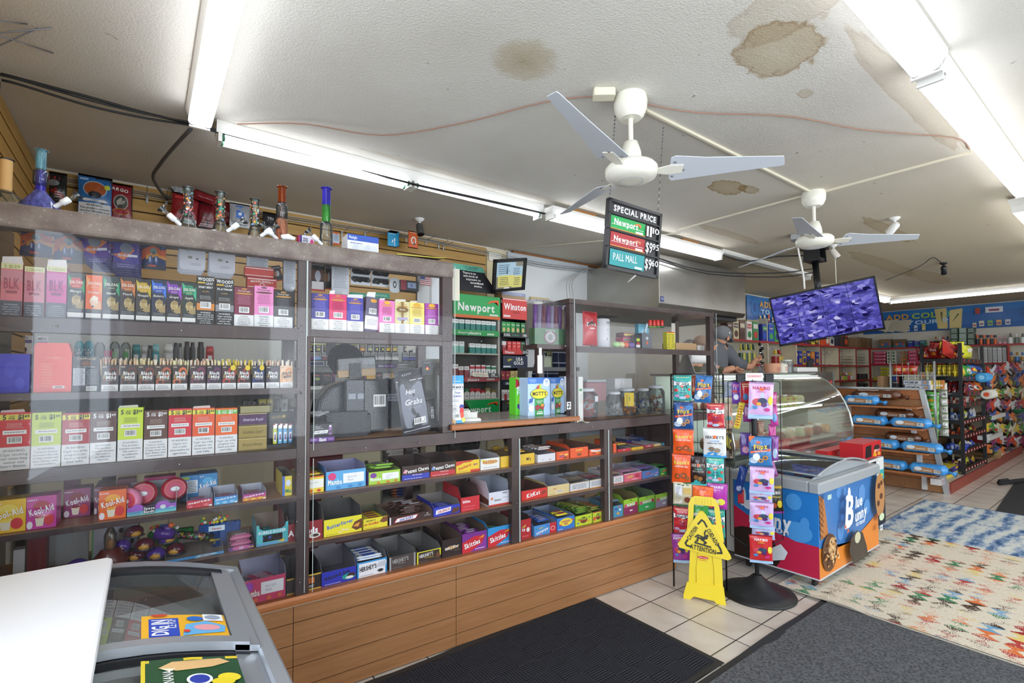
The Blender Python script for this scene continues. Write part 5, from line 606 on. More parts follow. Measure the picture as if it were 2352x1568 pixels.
WARNP=[('t',.5,.26,.045,'WARNING:','2a2a2e',.5,1),('t',.5,.19,.045,'This product contains','2a2a2e',.86),('t',.5,.12,.045,'nicotine. Nicotine is an','2a2a2e',.86),('t',.5,.05,.045,'addictive chemical','2a2a2e',.8)];pouch('large blue tobacco pouch with a white warning label on the slat wall',PY(4.56),178,258,404,498,'2a6aa8',[('r',.5,.3,1,.97,'17181d'),('r',.05,.86,.3,.91,'9ac4e8'),('e',.5,.66,.36,.20,'9fc8e0'),('e',.5,.66,.33,.18,'a8552a'),('e',.5,.52,.2,.08,'20242c'),('e',.86,.74,.09,.06,'c9d43a'),('p',[(.1,.38),(.2,.42),(.8,.42),(.9,.38),(.8,.35),(.2,.35)],'e2e6ea'),('t',.5,.385,.035,'CHEW','4a5a6a',.3),('r',.03,.0,.97,.31,'d8d9dc')]+WARNP,.04,'tobacco_pouch','bag','tobacco pouches on the slat wall');pouch('dark red tobacco pouch with eagle badge right of the blue one',PY(4.60),250,305,422,510,'8a1f2a',[('r',0,.0,1,.16,'141416'),('r',.94,0,1,1,'2a1a1a'),('t',.45,.83,.085,'ARGO','ece8e4',.8,2,-8),('e',.5,.5,.32,.2,'c9c4b8'),('e',.5,.5,.29,.18,'4a4a46'),('p',[(.3,.52),(.5,.62),(.7,.55),(.6,.45),(.35,.42)],'a8a49a'),('e',.5,.26,.36,.08,'b98a2a'),('e',.5,.26,.33,.065,'9a2028')],.035,'tobacco_pouch','bag','tobacco pouches on the slat wall');pouch('black and red tobacco pouch behind the tall blue water pipe',PY(4.58),112,154,396,470,'191a1d',[('r',.0,.75,.6,.85,'a82a34'),('e',.25,.65,.35,.1,'7d8084'),('p',[(.0,.4),(.4,.5),(.95,.25),(.85,.12),(.3,.3)],'8c222c'),('l',.3,.2,.8,.4,3,'d8d0d0')],.035,'tobacco_pouch','bag','tobacco pouches on the slat wall');pouch('red pouch with wheel badge behind the first sticker pipe',PY(4.54),390,452,445,512,'8c1c22',[('e',.5,.5,.28,.22,'7a3020'),('e',.5,.36,.2,.1,'1a1a1c'),('r',.1,.8,.5,.88,'c03a3a'),('r',.02,0,.98,.16,'d0d2d4'),('t',.4,.08,.06,'This product','2a2a2e',.7)],.04,'tobacco_pouch','bag','tobacco pouches on the slat wall',rot=4);pouch('black and silver folded pouch sticking up above the red one',PY(4.60),398,425,420,452,'b9bcc0',[('l',.1,.1,.9,.9,6,'3a3a3e'),('r',0,0,.15,1,'1c1c1f')],.03,'tobacco_pouch','bag','tobacco pouches on the slat wall',rot=-15);pouch('dark red and black pouch right of the wheel badge pouch',PY(4.58),452,496,464,528,'701820',[('r',.0,.0,1,.34,'17171a'),('t',.5,.28,.04,'This product','e0e0e0',.8),('t',.5,.5,.1,'RED','2a0c10',.6,1),('l',.1,.08,.9,.22,2,'c9c9c9')],.035,'tobacco_pouch','bag','tobacco pouches on the slat wall');pouch('crumpled dark red pouch hanging highest beside the sticker pipes',PY(4.50),436,494,440,464,'7a1820',[('l',.1,.4,.9,.7,2,'a03038')],.05,'tobacco_pouch','bag','tobacco pouches on the slat wall',rot=12);pouch('red sliver of a pouch behind the middle sticker pipe',PY(4.6),515,530,465,515,'7c1a22',[],.03,'tobacco_pouch','bag');pouch('clear bag with a bright blue card hanging between the sticker pipes',PY(4.52),527,574,468,522,'9a9ca0',[('r',.3,.35,.7,.9,'2a6ac0'),('l',.35,.45,.65,.85,4,'7fa8e0'),('r',.42,.5,.58,.6,'e8eef4'),('r',0,0,1,.28,'c3c6c8'),('l',.05,.05,.95,.25,2,'7a7d80')],.03,'clear_bag','bag');pouch('black pouch with pale label behind the amber pipe',PY(4.58),603,637,488,540,'1c1c1f',[('t',.5,.72,.12,'TINS'[:3],'c9c9c9',.6),('l',.15,.1,.85,.4,4,'8c8c90')],.03,'tobacco_pouch','bag');pouch('orange and blue battery card behind the green-necked pipe',PY(4.60),764,780,534,562,'c9d4e0',[('r',0,.85,1,1,'e0602a'),('r',0,0,1,.14,'d8582a'),('l',.15,.3,.85,.8,5,'5a7a9a')],.015,'battery_pack','packet',foil=False)
for k in range(4):pouch('blue earphone pack on its hook, %s of four'%('front','second','third','rear')[k],PY(4.46+.035*k),892+k*2-2,913+k*2-2,533+k*-1,567-k,'2a9ac8',[('e',.75,.5,.08,.12,'e8eef4'),('r',.7,.1,.76,.5,'e8eef4'),('e',.5,.38,.06,.1,'e8eef4'),('l',.1,.8,.9,.95,1,'bfe4f4')],.02,'earphone_pack','packet','blue earphone packs',foil=False)
for k in range(2):pouch(('orange cable pack, front one on its hook','orange cable pack, rear one on its hook')[k],PY(4.46+.04*k),938-k,960-k,531,570,'d8622a',[('e',.5,.45,.28,.22,'f0ede8'),('e',.5,.45,.18,.15,'d8622a'),('p',[(.4,.2),(.6,.35),(.7,.2)],'2a2a2a'),('l',.1,.86,.9,.95,1,'f4d8c8')],.02,'cable_pack','packet','orange cable packs',foil=False)
carton('small white wall box above the framed papers',PY(4.645),1123,1152,581,None,'e6e2d6',[],yb=600,dep=.03,name='wall_box')
# candy shelves
def T(label,a,b,yt,z,c,items,**k):return tray(label,k.pop('pl',PL_),a,b,yt,z,c,items,**k)
ZA,ZB,ZD=.9835,.7535,.5095;Z4,Z5=.9865,.7665
def fine(x0=.05,x1=.6,y=.06,c='e8e8e8'):return ('l',x0,y,x1,y+.09,1,c)
def drink(label,a,b,yt,yb,c,fr,fl,pl=PL_,dep=.09,z=Z4):
 return carton(label,pl,a,b,yt,z,c,[('t',.18,.9,.045,fl,'f4f0f4',.35,2),('e',.5,.74,.24,.12,fr),('e',.35,.70,.14,.09,fr),('e',.66,.72,.12,.09,fr),('t',.5,.58,.2,'Kool-Aid','fafafa',.84,2,14,'1d2a8c'),('p',[(.28,.40),(.62,.42),(.56,.08),(.34,.08)],'e8e0c8'),('e',.45,.37,.17,.05,fr),('e',.76,.26,.17,.17,'d8343c'),('e',.12,.14,.1,.12,'f0e8f0')],dep=dep,side=[('r',0,0,1,1,c)])
drink('yellow fruit drink mix box at the left edge of the candy shelf',-26,61,1148,1214,'f2c42a','f6dc5a','ORANGE'[:5]);drink('magenta fruit drink mix box with cherries, beside the yellow one',61,131,1139,1213,'c8389c','b01838','CHERRY');drink('dull magenta fruit drink mix box standing behind the shelf front',146,209,1122,1185,'9c3a78','8a1830','CHERRY',pl=PW(WF+.16));drink('orange fruit drink mix box in the middle of the shelf',227,291,1125,1191,'ee6a1c','f4a62a','ORANGE');drink('dim pink drink mix box mostly hidden by the orange one',216,250,1118,1180,'8c4a70','7a3050','BERRY',pl=PW(WF+.15));drink('sky blue fruit drink mix box behind the mint trays',455,500,1087,1130,'3a92d0','5ab8e8','BLUE',pl=PW(WF+.20),dep=.11);carton('blue back panel of a drink mix box with nutrition facts',PW(WF+.19),413,457,1092,Z4,'2f86c4',[('r',.35,.3,.95,.8,'dfe8ee'),('l',.38,.33,.92,.78,7,'3a4a5a'),('r',.1,.85,.5,.95,'a8c83a')],dep=.1);carton('pink candy box with yellow label behind the bandit tray',PW(WF+.22),330,404,1095,Z4,'c83a78',[('r',.0,.2,.45,.9,'b9b050'),('l',.05,.3,.4,.8,5,'3a3a2a'),('t',.75,.45,.14,'SHERBET','7a1848',.4)],dep=.08)
for i,(a,b,y,c)in enumerate(((146,180,1098,'6a2a4c'),(222,262,1108,'7a5a56'),(268,312,1100,'8a4a5c'))):carton(('dark plum box at the back of the drink mix shelf','open brown box flap behind the orange drink mix','dusky pink box behind the bandit tray, left')[i],PW(WF+.27),a,b,y,Z4,c,[],dep=.08)
o,M,W,H=T('turquoise and purple gum tape tray with pink and red rolls',291,406,1160,Z4,'7ed0d0',[('r',0,.5,1,1,'9a5ac0'),('r',0,.25,1,.5,'5ab0d0'),('e',.2,.9,.12,.4,'a860c8'),('e',.72,.95,.14,.45,'a860c8'),('r',.32,.12,.56,.98,'17171c'),('t',.44,.72,.3,'Space','fafafa',.22,2),('t',.44,.34,.3,'Bandit','fafafa',.22,2),('e',.72,.7,.06,.25,'dfe8ea'),('t',.9,.6,.16,'CANDY','f4f4fa',.12,2),('l',.03,.1,.28,.5,3,'7a8ab8')],dep=.17,back=3.1,inner='c6c8d0',cut=.5)
for i,(x,y,zc,r,c,c2,rz_,lb)in enumerate(((-.09,.05,.055,.055,'ef8fb4','d8403c',-20,'big pink roll of tape gum in the turquoise tray'),(-.035,.10,.07,.052,'a81c34','c83040',-5,'dark red roll of tape gum behind the pink one'),(.075,.09,.078,.05,'b01c38','d04050',10,'dark red roll of tape gum at the right of the tray'))):
 t=thing('gum_tape_roll',M@Vector((x,y,zc)),M.to_euler().z+R_(rz_),lb,'candy','gum tape rolls');RM=RX(82,'X');mb=MB().lathe([(r*.8,-.022),(r*.97,-.016),(r,0),(r*.97,.016),(r*.8,.022)],C(c,.25),28,RM);obj('plastic_case',mb,t);mb=MB().lathe([(r*.72,.022),(r*.7,.0235)],C(c2,.4),24,RM);mb.lathe([(r*.62,.0236),(r*.6,.0242)],'c03058',24,RM);mb.ball((0,0,0),(.02,.012,.002),C('eef0f4'),10,4,RM@MT((0,0,.025)));obj('lid_sticker',mb,t)
MN={'wd':.80,'b':2,'fit':1,'rot':6}
for (a,b,yt,c,c2,dots,lb,f)in ((428,489,1146,'d03038','c83a48','e8707a','red strawberry mint roll tray','f0f0f4'),(491,547,1138,'3a9ad8','4aa8e0','9ad0f0','light blue mint roll tray','f0f0f4'),(557,612,1132,'c03a8a','e08a3a','f0c040','magenta and orange fruit mint roll tray','f4e8f0')):
 T(lb+' with mentos lettering',a,b,yt,Z4,c,[('r',0,0,1,.42,c2),('r',.0,.93,1,1,'4a2a8a'),('t',.48,.72,.26,'mentos','ffffff' if c!='3a9ad8' else 'f4f8ff',dict(MN,wd=.84,o='20286a')),('e',.15,.2,.08,.14,dots),('e',.45,.22,.1,.16,'e0404a' if c=='d03038' else dots),('e',.75,.26,.1,.17,dots),('e',.92,.14,.07,.1,'f0f0f0')],dep=.16,back=1.5,inner='b9bcc8',side=[('t',.5,.55,.35,'mentos','ffffff',.7,2)],fill=dict(n=5,c1='d8b0c8',c2='a83048',size=(.10,.02,.02),label='mint roll lying in the %s'%lb,name='mint_roll'))
T('yellow and blue chew candy box cut by the post',648,672,1093,Z4,'e6d23a',[('r',0,0,.25,1,'3a6ad0'),('e',.6,.65,.25,.16,'dfe8f4'),('t',.6,.25,.2,'Ma','2a8a4a',.6,2)],dep=.2,back=1.15);carton('plain gray board leaning at the back of the toy shelf',PW(WF+.28),108,205,1210,Z5,'a8acac',[],dep=.01,name='cardboard_sheet',cat='board');loc,rz,W,H=rect(PW(WF+.22),212,318,1203,zb=Z5);t=thing('toy_display_box',loc,rz,'white display box with round holes and a green edge','box');mb=MB().box(-W/2,W/2,0,.003,0,H,'b4b4c0');art(mb,flat(W),W,H,[('r',0,0,.03,1,'5ab06a')]+[('e',.42+.2*i,.80-.0*i,.05,.07,'17171a')for i in range(3)]+[('e',.86,.45,.05,.07,'17171a')]);mb.box(W/2-.003,W/2,.0,.12,0,H,C('6a5a50'));obj('card_panel',mb,t);rr=random.Random(4)
for i in range(9):
 u,wv,z=((-.22,.13,0),(-.15,.16,0),(-.08,.13,0),(-.01,.15,0),(-.20,.17,.045),(-.12,.12,.05),(-.04,.17,.05),(-.16,.20,.09),(-.34,.15,.0))[i];t=thing('toy_spaceship',CP(u,WF+wv-.03,Z5+z+.0),R_(rr.uniform(-30,30)),('purple and gold candy toy in the bottom row, leftmost','purple and gold candy toy in the bottom row, second','maroon and gold candy toy in the bottom row, third','maroon and gold candy toy at the right of the heap','purple candy toy in the second layer, left','maroon candy toy in the second layer, middle','maroon candy toy in the second layer, right','purple and gold candy toy on top of the heap','brown candy toy apart at the left of the heap')[i],'toy','candy toys heaped on the shelf');mb=MB();cc_=('4a2a8a','5a1c2c')[i%2];mb.ball((0,0,.03),(.036,.030,.028),C(cc_,.2),16,10);obj('body',mb,t);mb=MB().ball((0,-.016,.026),(.022,.018,.016),C('d09a3a',.35),12,8);obj('belly',mb,t);mb=MB().lathe([(.02,.008),(.04,.014),(.02,.02)],C('3a3a4a',.3),16);obj('ring',mb,t)
t=thing('candy_dispenser',CP(-.235,WF+.10,Z5+.0),0,'brown and gold candy toy with a tall clear bottle neck','toy');mb=MB().lathe([(.05,0),(.065,.04),(.03,.085)],C('6a2c24',.25),20);obj('base',mb,t);mb=MB().lathe([(.02,.08),(.022,.14),(.012,.165),(.008,.17)],PANE('toy_glass','d8c8a8',.05,1),16);obj('neck',mb,t);mb=MB().ball((0,0,.1),(.018,.018,.022),'c9922a',12,8);obj('candy_fill',mb,t);t=thing('candy_tube',CP(.015,WF+.1,Z5+.085),R_(-10),'purple toy with a clear tube of coloured candy balls','toy');mb=MB().tube([(-.10,0,.03),(-.03,0,.015)],[.028,.02],C('4a2480',.3),12);mb.ball((-.055,0,.045),.02,C('4a2480',.3));mb.ball((-.04,-.01,.06),.012,C('d8622a',.3));obj('handle',mb,t);mb=MB().tube([(-.03,0,.015),(.10,-.02,-.01)],.017,PANE('candy_tube_plastic','eef2ee',.02,1),14);obj('clear_tube',mb,t);mb=MB()
for k in range(46):f_=rr.uniform(.05,.98);mb.ball((-.03+.13*f_,-.02*f_+rr.uniform(-.01,.01),.015-.025*f_+rr.uniform(-.01,.01)),.0052,C(rr.choice(('e04030','40b040','e8d030','4080d8','e870a0')),.3),7,5)
tag(obj('candy_balls',mb,t),kind='stuff');o,M,W,H=T('wide blue-edged tray holding two bubble gum squirt toys',378,515,1276,Z5,'4a9ad8',[('p',[(.48,.0),(.55,.95),(.85,1.0),(.9,.4),(.7,0)],'a8d8ee'),('t',.68,.5,.36,'SWEET SOAKER','c8283a',.34,2),('t',.24,.5,.2,'12 - 0.74oz 21g Pcs.','d8ecf8',.36)],dep=.26,back=4.6,inner='9a9088',cut=.8,rz_add=R_(0))
for i,(x,c,lb)in enumerate(((-.09,'2a8a3a','green squirt toy filled with gum balls in the wide tray'),(.10,'2a6ac0','blue squirt toy filled with gum balls in the wide tray'))):
 t=thing('squirt_toy',M@Vector((x,.12,.035)),M.to_euler().z+R_(-6),lb,'toy','squirt toys in the wide tray');g=PANE('toy_plastic_%d'%i,c,.35,1,.1,c);mb=MB().box(-.085,.085,-.018,.018,.03,.075,g,c=.006);mb.prism([(-.02,.03),(.03,.03),(.025,-.035),(-.03,-.035)],-.012,.012,g);obj('body',mb,t);mb=MB().box(-.045,.02,-.02,-.0185,.042,.066,C('d8eef4'));art(mb,lambda x_,y_,k:(-.045+x_,-.0202-k,.042+y_),.065,.024,[('t',.5,.5,.4,'Sweet','c8283a',.7,2)]);obj('sticker',mb,t);mb=MB().box(-.04,-.0,-.012,.012,-.005,.003,'d8c030');mb.box(-.024,-.018,-.012,.012,-.02,.0,'d8c030');obj('trigger',mb,t);mb=MB()
 for k in range(26):mb.ball((rr.uniform(-.075,.03),rr.uniform(-.014,.014),rr.uniform(.078,.098)),.0075,C(rr.choice(('d83a2a','3aa84a','e8d838','3a7ad8','e8e8e8')),.25),8,6)
 tag(obj('gum_balls',mb,t),kind='stuff')
T('tall brown-lined carton with pink POP candy print',524,584,1253,Z5,'6a3a80',[('e',.5,.6,.36,.45,'d86aa8'),('t',.5,.72,.2,'FLASH','f4f0fa',.5,2),('t',.5,.42,.3,'POP!','f4f0fa',.45,2),('p',[(.72,.3),(.98,.6),(1,.3)],'e0c030'),('l',.05,.08,.95,.24,2,'d8a8e0')],dep=.17,back=2.6,inner='8c7868',cut=.6,fill=dict(n=5,c1='c86a90',c2='f0d0e0',size=(.09,.03,.03),label='pink bottle shaped candy in the POP carton'));T('turquoise carton with window cut-out and BUBBLE DOZER lettering',588,663,1202,Z5,'55c4cc',[('t',.5,.62,.13,'BUBBLE DOZER','f6fafc',.86,2,0,'20302c'),('r',.02,.02,.98,.12,'6aa8d8'),('p',[(.65,.08),(.85,.22),(.9,.06)],'e0c040')],dep=.17,back=1.16,inner='8f7f70',cut=.2,win=(.2,.82,.16,.5,.72));t=thing('toy_bulldozer',CP(.345,WF+.07,Z5+.012),R_(8),'small teal toy bulldozer inside the turquoise carton','toy');mb=MB().box(-.03,.03,0,.03,.015,.04,C('1f7a7a',.3),c=.004);mb.box(-.01,.022,.003,.027,.04,.06,C('17585c',.3));obj('body',mb,t)
for x in (-.016,.018):
 mb=MB().lathe([(.014,0),(.015,.006),(.014,.01)],C('15161a',.6),16,MT((x,0,.015))@RX(90,'X'));mb.lathe([(.006,.01),(.005,.012)],'2a5ad0',10,MT((x,0,.015))@RX(90,'X'));obj('wheel',mb,t)
mb=MB().lathe([(.02,0),(.026,.05),(.024,.05),(.018,.003)],PANE('cup_plastic','f0f4f4',.12,1),18,RX(70,'Y'));obj('plastic_cup',mb,None,CP(.42,WF+.40,.53),.5,'small clear plastic cup tipped over behind the lowest shelf','cup')
for i in range(2):carton(('red and dark package at the left of the toy shelf','white torn card at the left of the toy shelf')[i],PW(WF+.18),(62,30)[i],(108,58)[i],(1235,1262)[i],Z5,('7a2a30','d8d8dc')[i],[],dep=.05)
